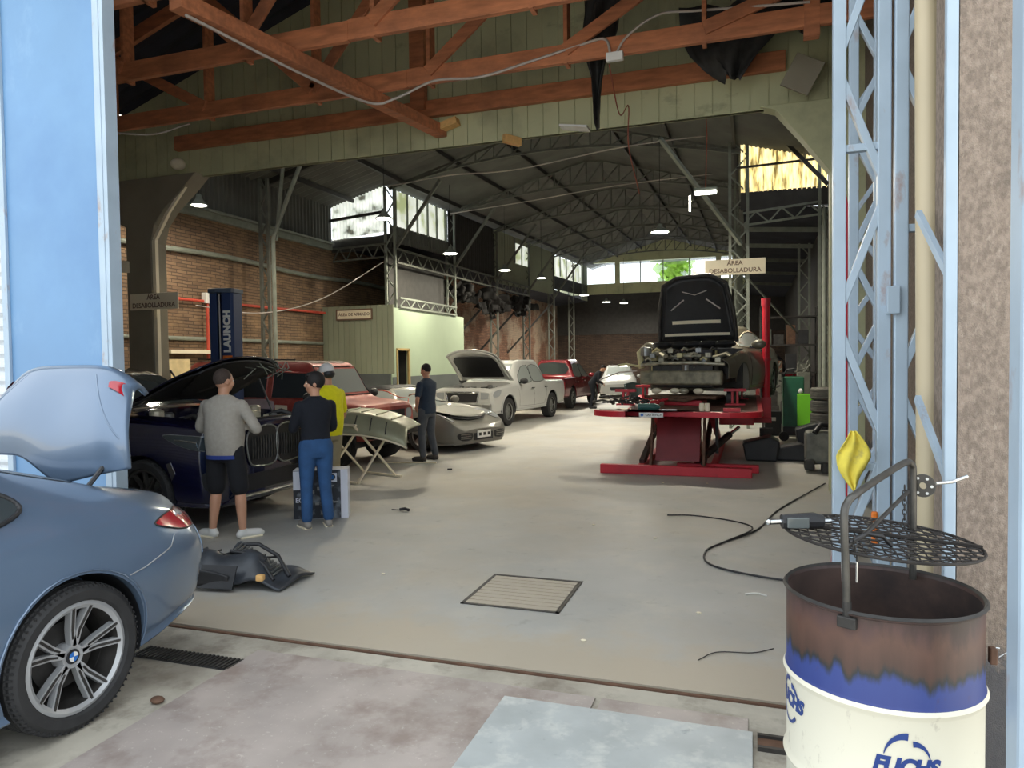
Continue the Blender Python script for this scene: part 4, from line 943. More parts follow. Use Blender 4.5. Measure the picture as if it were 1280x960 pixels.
for s in (1, -1):
    for x in (1.5, -1.48): wheel(c, x, s*.85, .378, .28, s, rimr=.27, style='ten', mat_rim=m_dark, tread=(s < 0 and x > 0))
    sd = 'L' if s > 0 else 'R'
    hl = decal(bvf, 'headlight', [(1.78, 1.02), (2.1, 1.02), (2.40, .99), (2.42, .88), (2.25, .87), (2.0, .92)], sd, m_win, c, off=.01, rnd=3, depth=.03)
    outline(bvf, 'headlight_rim', [(1.78, 1.02), (2.1, 1.02), (2.40, .99), (2.42, .88), (2.25, .87), (2.0, .92)], sd, m_chrome, c, r=.006, rnd=3)
    MB().tube([bvf.ray_cast(V((x, s*4, z)), V((0, -s, 0)))[0]+V((0, s*.016, 0)) for x, z in ((1.95, .975), (2.1, .965), (2.22, .95), (2.24, .90))], .008, 6).build('daytime_light', m_chrome, hl)
    decal(bvf, 'air_breather', [(1.84, .72), (1.9, .74), (1.95, .62), (1.90, .54), (1.88, .62)], sd, m_chrome, c, off=.006)
    decal(bvf, 'side_intake', [(2.28, .62), (2.4, .64), (2.4, .48), (2.3, .46)], sd, m_black, c, off=.006, rnd=3)
    wl = [(.78, 1.15), (.25, 1.50), (-.4, 1.58), (-1.5, 1.54), (-1.95, 1.42), (-2.1, 1.25), (-1.8, 1.19), (-.4, 1.16)]
    decal(bvf, 'side_window', wl, sd, m_win, c, off=.004, rnd=3); outline(bvf, 'window_trim', wl, sd, m_black, c, r=.01, rnd=3)
    mirror_cup(c, .6, s*.95, 1.17, p_navy, s); handle(c, -.2, s*1.0, .98, m_chrome, s)
for x in (1.5, -1.48): liner(c, x, .42, .385, 1.0)
decal(bvf, 'windscreen', [(.92, -.60), (.3, -.52), (.26, 0), (.3, .52), (.92, .60), (.97, 0)], 'T', m_win, c, off=.004)
for s in (-1, 1):
    pl = [(s*.025, 1.04), (s*.40, 1.05), (s*.52, .95), (s*.48, .70), (s*.36, .64), (s*.03, .66)]
    k = decal(bvf, 'kidney_grille', pl, 'F', m_black, c, off=.02, rnd=4); outline(bvf, 'grille_frame', pl, 'F', m_alu, k, r=.010, rnd=4, off=.02)
    g = MB()
    for i in range(9):
        y = s*(.07+.046*i); h = bvf.ray_cast(V((6, y, .84)), V((-1, 0, 0)))[0]; h2 = bvf.ray_cast(V((6, y, .96)), V((-1, 0, 0)))[0]; h3 = bvf.ray_cast(V((6, y, .71)), V((-1, 0, 0)))[0]
        if h and h2 and h3: g.tube([h2+V((.03, 0, 0)), h+V((.035, 0, 0)), h3+V((.03, 0, 0))], .008, 6)
    g.build('grille_slats', m_dark, k, smooth=50)
decal(bvf, 'lower_grille', [(-.66, .56), (.66, .56), (.6, .38), (-.6, .38)], 'F', m_black, c, off=.012)
outline(bvf, 'skid_trim', [(-.68, .335), (-.3, .325), (.3, .325), (.68, .335)], 'F', m_alu, c, r=.022, closed=False, off=.01)
ho, T = hood(c, p_navy, 1.02, 1.32, .80, 1.24, 26, crown=.05, taper=.9, rnd=.3)
random.seed(2)
g = MB()
for i in range(9):
    y = random.uniform(.1, .75); g.tube([T @ V((1.12+random.uniform(-.1, .05), y, -.05)), T @ V((1.15, y+random.uniform(-.1, .1), -.13)), T @ V((1.0+random.uniform(-.1, .15), y+random.uniform(-.2, .2), -.18))], .006, 5)
g.build('torn_latch_loom', m_gsteel, ho, smooth=40)
MB().tube([(1.9, .72, 1.1), T @ V((.75, .66, -.05))], .012, 6).build('bonnet_strut', m_black, c)

# ---- silver saloon behind
p_silv = paint('dusty grey paint', srgb(132, 128, 124), .4, .4)
SAL = [(2.3, .60, .5, .58, .66, .55, .76, .45, .66, .2), (2.1, .72, .6, .71, .82, .66, .88, .5, .82, .18), (1.2, .93, .62, .91, .84, .86, .91, .58, .88, .18), (.85, 1.0, .62, .97, .83, .90), (0, 1.4, .54, 1.35, .8, .94), (-.6, 1.45, .55, 1.4, .79, .96), (-1.3, 1.36, .54, 1.3, .79, .98, .91, .66, .88, .2), (-1.8, 1.12, .58, 1.09, .80, .99), (-2.15, 1.06, .6, 1.03, .78, .95, .86, .7, .82, .25), (-2.3, .9, .55, .88, .7, .84, .76, .6, .7, .3)]
def saloon(name, label, loc, rz, pm, rows=SAL, wb=(1.35, -1.35), r=.32, rim='five', hw=.91):
    c = carbase(name, label, loc, rz); b = shell(rows).build('body', pm, c, smooth=45); bvf = bvh_of(b); arches(b, wb, r+.035, r+.015, hw)
    for p in b.data.polygons: p.use_smooth = True
    b.data.set_sharp_from_angle(angle=R(35))
    for s in (1, -1):
        for x in wb: wheel(c, x, s*(hw-.14), r, .22, s, style=rim)
        sd = 'L' if s > 0 else 'R'; wl = [(.72, 1.0), (.1, 1.28), (-.6, 1.33), (-1.2, 1.26), (-1.55, 1.08), (-1.2, 1.03), (0, .99)]
        decal(bvf, 'side_window', wl, sd, m_win, c, off=.004, rnd=3); outline(bvf, 'window_trim', wl, sd, m_black, c, r=.008, rnd=3)
        mirror_cup(c, .6, s*.86, 1.0, pm, s); handle(c, -.2, s*.9, .86, pm, s)
        decal(bvf, 'headlight', [(1.85, .66), (2.12, .62), (2.14, .54), (1.95, .56)], sd, m_lens, c, off=.008, rnd=3)
        decal(bvf, 'tail_light', [(-1.95, .88), (-2.18, .9), (-2.18, .78), (-2.0, .78)], sd, m_tail, c, off=.008, rnd=3)
    decal(bvf, 'windscreen', [(.84, -.58), (.12, -.5), (.08, 0), (.12, .5), (.84, .58), (.9, 0)], 'T', m_winl if pm is not p_silv else M('dusty covered glass', srgb(128, 124, 118), .5), c, off=.004)
    decal(bvf, 'rear_window', [(-1.2, -.48), (-1.72, -.54), (-1.75, 0), (-1.72, .54), (-1.2, .48)], 'T', m_win, c, off=.004)
    decal(bvf, 'front_grille', [(-.4, .52), (.4, .52), (.34, .36), (-.34, .36)], 'F', m_black, c, off=.008)
    return c, bvf
saloon('saloon_car', 'dusty grey saloon parked behind the black blue SUV', (-10.55, 8.8, 0), R(0), p_silv)

# ---- red off-roader
p_redj = paint('faded red paint', srgb(168, 72, 66), .1, .45, coat=.3, var=.12)
layer(p_redj, srgb(214, 128, 110), 1.2, .48, .62, seed=3, fac=.6)
m_prim = M('grey pink primer', srgb(182, 166, 170), .8, var=.15, scale=5)
c = carbase('off_roader', 'faded red off-roader with pale primer patches and muddy tyres', (-7.78, 11.12, 0), R(-3))
rows = [(1.86, 1.0, .6, .99, .70, .95, .73, .72, .7, .5), (1.78, 1.06, .66, 1.05, .77, 1.0, .80, .76, .78, .46), (1.17, 1.13, .68, 1.12, .80, 1.08, .85, .76, .81, .44), (1.02, 1.19, .68, 1.17, .80, 1.10), (.64, 1.74, .64, 1.70, .81, 1.12), (.44, 1.79, .64, 1.75, .81, 1.13), (-1.8, 1.82, .64, 1.78, .81, 1.14, .85, .8, .81, .46), (-2.02, 1.78, .64, 1.72, .81, 1.14), (-2.12, 1.2, .64, 1.16, .79, 1.1, .82, .8, .79, .5)]
b = shell(rows, n=5).build('body', p_redj, c, smooth=35); bvf = bvh_of(b); arches(b, (1.2, -1.3), .46, .42, .85)
b.data.set_sharp_from_angle(angle=R(30)); 
for s in (1, -1):
    for x in (1.2, -1.3): wheel(c, x, s*.76, .385, .26, s, rimr=.21, style='steel', mat_rim=m_alu, tread=True)
    sd = 'L' if s > 0 else 'R'
    for wl in ([(.84, 1.17), (.60, 1.60), (-.06, 1.63), (-.06, 1.17)], [(-.18, 1.17), (-.18, 1.63), (-1.05, 1.63), (-1.05, 1.17)], [(-1.16, 1.2), (-1.16, 1.62), (-1.85, 1.60), (-1.85, 1.2)]):
        k = decal(bvf, 'side_window', wl, sd, m_win, c, off=.004); outline(bvf, 'window_frame', wl, sd, p_redj, k, r=.014)
    decal(bvf, 'primer_patch', [(.0, 1.12), (-.75, 1.14), (-.85, .9), (-.6, .75), (-.22, .62), (-.05, .8)], sd, m_prim, c, off=.003, depth=.01, rnd=3, label='pale primer patch')
    decal(bvf, 'masking_paper', [(.3, 1.05), (.05, 1.06), (.08, .7), (.35, .66)], sd, m_sign, c, off=.006, depth=.01)
    mirror_cup(c, .87, s*.85, 1.2, m_black, s)
    g = MB(); g.tube([V((1.2+.48*math.cos(R(a)), s*.86, .42+.48*math.sin(R(a)))) for a in range(0, 181, 15)], .03, 6); g.build('fender_flare', m_black, c, smooth=50)
    decal(bvf, 'headlight', [(.48*s, .93), (.64*s, .93), (.64*s, .78), (.48*s, .78)], 'F', m_lens, c, off=.01, rnd=3)
for x in (1.2, -1.3): liner(c, x, .46, .42, .85)
ws = decal(bvf, 'windscreen', [(-.62, 1.24), (-.57, 1.66), (.57, 1.66), (.62, 1.24)], 'F', m_winl, c, off=.006); outline(bvf, 'windscreen_frame', [(-.66, 1.2), (-.6, 1.70), (.6, 1.70), (.66, 1.2)], 'F', m_black, ws, r=.014)
decal(bvf, 'front_grille', [(-.42, .94), (.42, .94), (.42, .78), (-.42, .78)], 'F', m_black, c, off=.01)
MB().b2(1.84, 1.97, -.78, .78, .5, .64).build('front_bumper', m_dark, c, bevel=.02); MB().b2(.95, 1.8, -.5, .5, .34, .5).build('front_axle', m_dark, c, bevel=.03)
MB().tube([(.3, -.58, 1.83), (-1.9, -.58, 1.87)], .015, 6).build('roof_rail', m_black, c)
decal(bvf, 'roof_cover', [(.56, -.6), (.56, .6), (-1.95, .6), (-1.95, -.6)], 'T', M('dusty roof paint', srgb(120, 110, 100), .7), c, off=.004)

# ---- grey roadster
p_grey = paint('dusty graphite paint', srgb(118, 117, 110), .2, .55, coat=.15, var=.1)
c = carbase('roadster', 'dusty grey low roadster with slightly lifted front lid and white number plate', (-7.12, 13.95, 0), R(-20))
rows = [(2.19, .44, .4, .43, .52, .41, .58, .32, .5, .17), (2.08, .54, .48, .54, .70, .54, .80, .38, .72, .14), (1.8, .63, .48, .63, .76, .70, .87, .46, .8, .13), (1.35, .71, .5, .71, .77, .80, .895, .55, .86, .13), (.9, .79, .54, .78, .78, .85, .89, .58, .87, .14), (.62, .86, .58, .84, .78, .87), (.0, 1.22, .5, 1.18, .76, .9), (-.35, 1.27, .5, 1.23, .76, .92), (-.9, 1.20, .5, 1.15, .76, .93), (-1.3, 1.0, .52, .97, .77, .94, .91, .6, .88, .16), (-1.8, .9, .55, .88, .76, .88, .88, .6, .82, .2), (-2.18, .75, .5, .73, .66, .7, .74, .5, .66, .25)]
b = shell(rows, n=7).build('body', p_grey, c, smooth=50); bvf = bvh_of(b); arches(b, (1.27, -1.2), .35, .33, .89)
for p in b.data.polygons: p.use_smooth = True
b.data.set_sharp_from_angle(angle=R(35))
for s in (1, -1):
    for x in (1.27, -1.2): wheel(c, x, s*.76, .32, .24, s, style='five')
    sd = 'L' if s > 0 else 'R'
    pl = [(1.36, s*.62), (1.62, s*.58), (1.95, s*.60), (2.0, s*.70), (1.8, s*.78), (1.5, s*.76)]
    hl = decal(bvf, 'headlight', pl, 'T', m_lens, c, off=.008, rnd=3); outline(bvf, 'headlight_rim', pl, 'T', m_dark, hl, r=.006, rnd=3)
    MB().sphere(bvf.ray_cast(V((1.78, s*.67, 3)), V((0, 0, -1)))[0], (.06, .045, .014), 6, 10).build('lamp_bulb', m_chrome, hl, smooth=60)
    il = [(s*.34, .37), (s*.66, .38), (s*.70, .30), (s*.6, .23), (s*.36, .24)]
    k = decal(bvf, 'front_intake', il, 'F', m_black, c, off=.01, rnd=2); g = MB()
    for z in (.27, .31, .35):
        a = bvf.ray_cast(V((6, s*.38, z)), V((-1, 0, 0)))[0]; d = bvf.ray_cast(V((6, s*.52, z)), V((-1, 0, 0)))[0]; e = bvf.ray_cast(V((6, s*.64, z)), V((-1, 0, 0)))[0]
        g.tube([p+V((.018, 0, 0)) for p in (a, d, e)], .008, 5)
    g.build('intake_slats', p_grey, k)
    wl = [(.5, .88), (.02, 1.14), (-.5, 1.16), (-.85, 1.0), (-.8, .93)]
    k = decal(bvf, 'side_window', wl, sd, m_winl, c, off=.005, rnd=3); outline(bvf, 'window_trim', wl, sd, m_rpipe if s < 0 else m_black, k, r=.012, rnd=3)
    mirror_cup(c, .5, s*.85, .93, p_grey, s)
for x in (1.27, -1.2): liner(c, x, .35, .33, .89)
decal(bvf, 'windscreen', [(.66, -.56), (.1, -.47), (.06, 0), (.1, .47), (.66, .56), (.74, 0)], 'T', m_winl, c, off=.004)
decal(bvf, 'soft_top', [(-.02, -.5), (-.4, -.56), (-1.1, -.55), (-1.15, 0), (-1.1, .55), (-.4, .56), (-.02, .5)], 'T', m_black, c, off=.01)
k = decal(bvf, 'number_plate_recess', [(-.28, .36), (.28, .36), (.28, .22), (-.28, .22)], 'F', m_black, c, off=.01)
MB().b2(2.20, 2.215, -.20, .20, .26, .40).build('number_plate', m_white, c, bevel=.002)
for i in range(3): MB().b2(2.216, 2.218, .14-.13*i-.04, .14-.13*i+.03, .30, .36).build('plate_character', m_dark, c)
def BP(u, v):
    a = (u-.5)*2; x = .78+1.18*v-.20*abs(a)**2.5*v; h = bvf.ray_cast(V((x, a*.53, 3)), V((0, 0, -1)))[0]; return V((x, a*.53, h.z+.015+.055*v))
o = MB().grid(BP, 20, 14).build('front_lid', p_grey, c, smooth=60); o.modifiers.new('S', 'SOLIDIFY').thickness = -.012
g = MB(); g.tube([BP(i/16, 1)-V((.02, 0, .035)) for i in range(17)], .022, 6); g.build('lid_gap', m_black, o, smooth=50)

# ---- pickups
PICK = [(2.58, .98, .62, .97, .80, .93, .84, .68, .82, .44), (2.5, 1.06, .68, 1.05, .87, 1.0, .91, .72, .88, .38), (2.2, 1.10, .68, 1.09, .87, 1.03, .92, .75, .88, .36), (1.3, 1.17, .70, 1.15, .87, 1.09, .925, .78, .89, .36), (1.1, 1.2, .68, 1.18, .87, 1.1), (.45, 1.74, .58, 1.69, .84, 1.14), (.1, 1.8, .59, 1.75, .84, 1.15), (-.85, 1.8, .59, 1.75, .84, 1.16), (-1.05, 1.74, .58, 1.68, .84, 1.16), (-1.12, 1.2, .72, 1.19, .86, 1.16, .925, .78, .89, .40), (-1.3, 1.16, .78, 1.16, .87, 1.14), (-2.5, 1.16, .78, 1.16, .87, 1.13, .92, .78, .87, .45), (-2.62, 1.14, .76, 1.14, .84, 1.10, .88, .76, .83, .5)]
def pickup(name, label, loc, rz, pm, openhood, rim, steer=0.):
    c = carbase(name, label, loc, rz, 'pickup truck'); b = shell(PICK, n=5).build('body', pm, c, smooth=40); bvf = bvh_of(b); arches(b, (1.6, -1.5), .46, .40, .925)
    cs = [MB().b2(-2.55, -1.2, -.74, .74, .7, 1.5)]
    if openhood: cs.append(MB().b2(1.2, 2.47, -.78, .78, .82, 1.5))
    cut(b, cs)
    for p in b.data.polygons: p.use_smooth = True
    b.data.set_sharp_from_angle(angle=R(33)); b.data.materials.clear(); b.data.materials.append(pm)
    for s in (1, -1):
        for x in (1.6, -1.5): wheel(c, x, s*.79, .385, .26, s, rimr=.235, style=rim, tread=False)
        sd = 'L' if s > 0 else 'R'
        for wl in ([(.80, 1.17), (.35, 1.58), (.02, 1.63), (-.08, 1.6), (-.08, 1.17)], [(-.18, 1.17), (-.18, 1.62), (-.78, 1.62), (-.98, 1.36), (-.98, 1.18)]):
            k = decal(bvf, 'side_window', wl, sd, m_winl, c, off=.004, rnd=2); outline(bvf, 'window_trim', wl, sd, m_black, k, r=.008, rnd=2)
        outline(bvf, 'door_gap', [(.95, 1.1), (.9, .5), (-.12, .48), (-.12, 1.12)], sd, m_black, c, r=.004, closed=False, off=0)
        outline(bvf, 'door_gap', [(-.12, .48), (-.85, .48), (-1.05, .8), (-1.05, 1.12)], sd, m_black, c, r=.004, closed=False, off=0)
        handle(c, .02, s*.94, .98, m_black, s); handle(c, -.95, s*.94, .98, m_black, s); mirror_cup(c, .78, s*.86, 1.2, m_black if openhood else pm, s)
        hp = [(2.05, 1.0), (2.45, .95), (2.5, .82), (2.2, .84)]
        decal(bvf, 'headlight', hp, sd, m_lens, c, off=.01, rnd=3)
        g = MB(); g.tube([V((1.6+.47*math.cos(R(a)), s*.925, .40+.47*math.sin(R(a)))) for a in range(-5, 186, 15)], .02, 6); g.build('fender_lip', pm, c, smooth=50)
        MB().b2(-2.66, -2.52, s*.82-.07, s*.82+.07, .8, 1.08).build('tail_light', m_tail, c, bevel=.02)
    for x in (1.6, -1.5): liner(c, x, .46, .40, .925)
    decal(bvf, 'windscreen', [(1.05, -.58), (.55, -.52), (.52, 0), (.55, .52), (1.05, .58), (1.1, 0)], 'T', m_winl, c, off=.004)
    decal(bvf, 'rear_window', [(-.52, 1.28), (-.5, 1.66), (.5, 1.66), (.52, 1.28)], 'B', m_win, c, off=.006, rnd=2)
    gr = decal(bvf, 'front_grille', [(-.5, .92), (.5, .92), (.44, .68), (-.44, .68)], 'F', m_black, c, off=.015); outline(bvf, 'grille_frame', [(-.5, .94), (.5, .94), (.44, .68), (-.44, .68)], 'F', m_chrome, gr, r=.028, off=.015)
    for s in (1, -1): decal(bvf, 'front_lamp', [(s*.56, .94), (s*.80, .93), (s*.78, .78), (s*.56, .76)], 'F', m_lens, c, off=.012)
    MB().b2(-2.72, -2.6, -.8, .8, .48, .62).build('rear_bumper', m_chrome if openhood else m_dark, c, bevel=.02); MB().b2(2.0, 2.6, -.6, .6, .34, .5).build('underrun', m_dark, c, bevel=.03)
    MB().b2(-2.55, -1.2, -.74, .74, .70, .72).build('load_bed', m_black, c)
    if openhood:
        engine(c, 1.22, 2.44, .72, 1.1, 8); ho, T = hood(c, pm, 1.15, 1.24, .86, 1.35, 40, inner=pm, taper=.92, rnd=.3, lines=False)
        MB().grid(lambda u, v: T @ V((.22+.85*v, -.66+1.32*u, -.065)), 4, 4).build('bonnet_recess', m_black, ho, thick=.01)
        MB().b2(2.4, 2.62, -.86, .86, .46, .66).build('bare_front_beam', m_alu, c, bevel=.03); 
    return c
p_whit = paint('white lacquer', srgb(190, 191, 188), 0., .3, var=.02)
p_dred = paint('dark red lacquer', srgb(132, 30, 40), .2, .25)
pickup('pickup_truck', 'white double cab pickup with raised bonnet and missing front bumper', (-7.0, 20.1, 0), R(-97), p_whit, True, 'steel')
pickup('pickup_truck', 'dark red pickup seen from behind, parked beyond the white pickup', (-7.05, 27.0, 0), R(87), p_dred, False, 'six')

# ---- far white car with open door
HAT = [(2.0, .66, .5, .64, .62, .6, .72, .45, .62, .22), (1.85, .80, .6, .78, .78, .72, .85, .5, .8, .2), (1.1, 1.0, .62, .98, .8, .9, .88, .58, .85, .2), (.9, 1.05, .62, 1.02, .8, .93), (.1, 1.48, .54, 1.44, .78, .98), (-.5, 1.52, .55, 1.48, .78, 1.0), (-1.4, 1.44, .54, 1.38, .77, 1.03, .88, .65, .85, .22), (-1.8, 1.15, .58, 1.1, .76, 1.0), (-1.95, .8, .5, .78, .66, .75, .76, .6, .7, .3)]
c, bvf = saloon('hatchback', 'small white car at the far end of the hall', (-6.1, 34.2, 0), R(-80), p_whit, HAT, (1.25, -1.2), .31, 'five', .88)
o = MB().grid(lambda u, v: V((-.2+1.0*u-.1*v, .1*math.sin(u*3), .45+.75*v*(1-.3*abs(u-.4)))), 10, 8).build('door_skin', paint('dark teal paint', srgb(58, 74, 76), .3, .4), smooth=60, thick=.05); o.location = (-5.1, 31.6, -.42); o.rotation_euler = (0, 0, R(20)); tag(o, 'dark teal car wing standing in front of the small white car', 'car wing')
# ------------------------------------------------------------------ red bench lift and the stripped car on it
t = empty('bench_lift', (-1.12, 13.6, 0), label='big red car bench lift with rounded platform and scissor base', cat='car lift')
# front bar foot and base
MB().b2(-1.12, 1.12, -2.72, -2.6, .0, .14).build('base_beam', m_red, t, bevel=.008)
MB().b2(.0, 1.22, -2.2, -2.08, .0, .12).build('base_beam', m_red, t, bevel=.008)
MB().b2(-.6, -.5, -2.6, 1.6, 0, .1).build('base_rail', m_red, t, bevel=.008); MB().b2(.5, .6, -2.6, 1.6, 0, .1).build('base_rail', m_red, t, bevel=.008)
MB().prism([(-2.35, .17), (-2.05, .86), (-1.95, .86), (-1.9, .17)], -.32, .36, 'X').build('front_cover', M('dark red lift cover', srgb(122, 30, 36), .45, var=.2, scale=2), t, bevel=.01)
for x in (-.38, .42):
    MB().bar((x, -2.42, .05), (x, -2.1, .86), .04, .12, up=(0, 1, 0)).build('lift_arm', m_rust, t, bevel=.005)
for x in (-.55, .4): MB().bar((x, -2.2, .1), (x, 1.2, .86), .08, .12).build('lift_arm', m_dark, t, bevel=.005); MB().bar((x+.1, 1.2, .12), (x+.1, -1.6, .86), .08, .12).build('lift_arm', m_red, t, bevel=.005)
MB().tube([(.3, -2.1, .12), (.75, -.9, .45)], .06, 12).build('hydraulic_ram', m_dark, t, smooth=50); MB().tube([(.75, -.9, .45), (.9, -.6, .55)], .03, 12).build('ram_rod', m_chrome, t, smooth=50)
MB().b2(.55, .6, -1.5, -1.45, .2, .86).build('lift_post', m_dark, t)
# platform outline: rounded front, straight long sides
def plat(hw, y0, y1, cr):
    pts = []
    for a in range(0, 91, 10): pts.append((hw-cr*1.35+cr*1.35*math.cos(R(a-90)), y0+cr+cr*math.sin(R(a-90))))
    pts += [(hw, y1), (-hw, y1)]
    for a in range(0, 91, 10): pts.append((-hw+cr*1.35-cr*1.35*math.sin(R(a)), y0+cr-cr*math.cos(R(a))))
    return pts
MB().prism(plat(1.28, -2.78, 2.5, .42), .88, .965, 'Z').build('platform', m_red, t, bevel=.006)
m_deck = M('rusty oily deck', srgb(110, 76, 66), .6, var=.35, scale=6); layer(m_deck, srgb(60, 44, 42), 5, .5, .65, seed=3, fac=.8)
MB().prism(plat(1.2, -2.70, 2.42, .38), .966, .97, 'Z').build('deck', m_deck, t)
k = MB().b2(-.5, -.14, -2.80, -2.785, .885, .955).build('maker_label', m_white, t)
MB().prism([(-.455+.022*math.cos(R(a)), .92+.022*math.sin(R(a))) for a in range(0, 360, 24)], -2.804, -2.80, 'Y').build('label_badge', MATS['roundel blue'], k)
text_mesh('CAR BENCH', .045, m_dark, k, Matrix.Translation((-.28, -2.803, .92)) @ Matrix.Rotation(R(90), 4, 'X'))
# clamps standing on the platform
for x, y in ((-.95, -1.3), (.85, -1.1), (-.9, .7), (.9, .7)):
    g = MB().b2(x-.16, x+.16, y-.05, y+.05, .97, 1.0); g.b2(x-.06, x-.02, y-.03, y+.03, .97, 1.2); g.b2(x+.02, x+.06, y-.03, y+.03, .97, 1.2); g.b2(x-.18, x+.18, y-.04, y+.04, 1.2, 1.25)
    o = g.build('body_clamp', m_red, bevel=.006); o.location = (-1.12, 13.6, 0)
    tag(o, {-.95: 'red body clamp on the platform at the front left', .85: 'red body clamp on the platform at the front right', -.9: 'red body clamp on the platform at the rear left', .9: 'red body clamp on the platform at the rear right'}[x], 'clamp')
MB().b2(.55, 1.15, -.1, .0, .55, .86).build('side_bracket', m_red, t, bevel=.01)
t = empty('pulling_tower', (.26, 14.6, 0), label='tall red pulling tower at the right side of the bench lift', cat='tower')
MB().tube([(0, 0, 1.0), (0, 0, 2.75)], .075, 16).build('mast', m_red, t, smooth=50); MB().tube([(0, 0, 2.75), (0, 0, 2.9)], .085, 16).build('mast_head', m_redp, t, smooth=50)
MB().tube([(0, 0, 1.7), (0, 0, 1.75)], .09, 16).build('collar', m_redp, t, smooth=50); MB().b2(-.09, .09, -.1, .1, .6, 1.0).build('mast_foot', m_red, t, bevel=.01); MB().b2(-.5, .1, -.05, .05, .5, .6).build('swing_arm', m_redp, t, bevel=.01)
MB().b2(-.12, .12, -.12, .12, 0, .4).build('castor_base', m_dark, t)
g = MB()
for i in range(34): g.box((-.085, -.02, 1.05+.05*i), (.03, .03, .035))
g.build('ratchet_rack', m_dark, t)
# clutter on the deck
random.seed(21)
def deckitem(name, mb, mat, x, y, label, cat, smooth=40, z=.972): o = mb.build(name, mat, smooth=smooth); o.location = (x, y, z); return tag(o, label, cat)
g = MB()
for i in range(26):
    a = V((random.gauss(0, .22), random.gauss(0, .15), .03+abs(random.gauss(0, .05)))); b_ = a+V((random.gauss(0, .16), random.gauss(0, .1), random.uniform(-.02, .06))); g.tube([a, (a+b_)/2+V((0, 0, .04)), b_], .018, 5)
deckitem('chain_pile', g, m_dark, -1.95, 11.75, 'dark heap of chains on the left of the red platform', 'chain')
g = MB()
for i in range(12):
    a = V((random.gauss(0, .15), random.gauss(0, .1), .03+abs(random.gauss(0, .04)))); g.tube([a, a+V((random.gauss(0, .15), random.gauss(0, .08), .03))], .02, 5)
deckitem('strap_pile', g, m_red, -1.6, 12.05, 'red strap heap behind the chains on the platform', 'strap')
deckitem('power_tool', MB().tube([(-.16, 0, .06), (.1, 0, .06), (.17, 0, .05)], [.05, .055, .02], 12).tube([(-.1, 0, .05), (-.14, -.05, .02)], .02, 8), M('dark teal plastic', srgb(52, 96, 92), .5), -1.5, 11.0, 'dark teal power tool lying on the platform edge', 'power tool')
deckitem('wrench', MB().bar((-.12, 0, .015), (.12, .02, .015), .02, .012).lathe([(0, .0), (.025, 0), (.025, .015), (0, .015)], c=(-.13, 0, .008), seg=12), m_chrome, -1.2, 10.98, 'bright wrench lying beside the power tool', 'wrench')
for i, x in enumerate((-.71, -.63)):
    deckitem('hub_puck', MB().lathe([(0, 0), (.035, 0), (.042, .05), (.035, .12), (0, .12)], seg=14), m_sign, x, 11.0, ['left of two cream upright pucks on the platform edge', 'right of two cream upright pucks on the platform edge'][i], 'puck')
deckitem('red_box', MB().b2(-.12, .12, -.06, .06, 0, .05), m_red, -.28, 10.98, 'flat red box on the platform edge', 'box', smooth=None)
deckitem('rag', MB().grid(lambda u, v: V((.22*u, .1*v, .012+.008*math.sin(9*u+5*v))), 10, 6), m_sign, -2.02, 11.1, 'pale flat rag on the left platform edge', 'rag')

# the stripped car
p_brz = paint('dusty bronze paint', srgb(106, 102, 88), .35, .45, coat=.4, var=.1)
c = carbase('stripped_car', 'stripped dark bronze car on the red lift with black bonnet raised', (-.74, 14.3, .98), R(-101))
rows = [(1.0, .98, .6, .97, .84, .90, .92, .6, .88, .2), (.85, 1.02, .62, .99, .84, .91), (.0, 1.36, .54, 1.32, .80, .94), (-.5, 1.40, .55, 1.36, .80, .95), (-1.2, 1.34, .54, 1.28, .79, .98, .93, .64, .9, .2), (-1.8, 1.12, .58, 1.09, .8, .99), (-2.25, 1.0, .6, .98, .76, .92, .86, .66, .8, .3), (-2.4, .85, .5, .83, .66, .8, .74, .6, .68, .36)]
b = shell(rows).build('body', p_brz, c, smooth=45); bvf = bvh_of(b); arches(b, (-1.45,), .36, .34, .93)
b.data.set_sharp_from_angle(angle=R(35))
for s in (1, -1):
    sd = 'L' if s > 0 else 'R'; wheel(c, -1.45, s*.80, .33, .22, s); wl = [(.75, 1.0), (.1, 1.24), (-.5, 1.29), (-1.2, 1.24), (-1.55, 1.08), (-1.2, 1.03), (0, .99)]
    decal(bvf, 'side_window', wl, sd, m_winl if s > 0 else m_win, c, off=.004, rnd=3); outline(bvf, 'window_trim', wl, sd, m_sign, c, r=.01, rnd=3)
    mirror_cup(c, .7, s*.88, 1.02, p_brz, s); outline(bvf, 'door_gap', [(.8, .9), (.8, .3), (-.5, .3), (-.5, .95)], sd, m_black, c, r=.006, closed=False, off=0)
    # front wing: arch shaped skin
    g = MB(); n = 20
    def FP(u, v, s=s):
        x = .95+1.12*u; top = .93-.17*u**1.6; arc_ = .36*math.sqrt(max(0, 1-((x-1.42)/.40)**2)) if abs(x-1.42) < .40 else 0
        low = max(.34+arc_*1.02, .34) if abs(x-1.42) < .4 else (.22 if x < 1.1 else .45)
        z = low+(top-low)*v; y = .91-.10*(max(0, v-.7)/.3)**2-.12*u**3
        return V((x, s*y, z))
    g.grid(FP, 40, 10)
    if s > 0: w = g.build('front_wing', p_brz, c, smooth=60, thick=.012)
    else:
        g = MB(); g.tube([(1.0, -.72, .85), (1.5, -.74, .8), (2.0, -.66, .72)], .035, 8); g.build('inner_wing_rail', m_dark, c, smooth=50)
    MB().lathe([(0, 0), (.07, 0), (.08, .28), (.03, .4), (0, .4)], c=(1.42, s*.62, .42), seg=14).build('strut_tower', m_dark, c, smooth=40)
decal(bvf, 'windscreen', [(.84, -.58), (.12, -.5), (.08, 0), (.12, .5), (.84, .58), (.9, 0)], 'T', m_winl, c, off=.004)
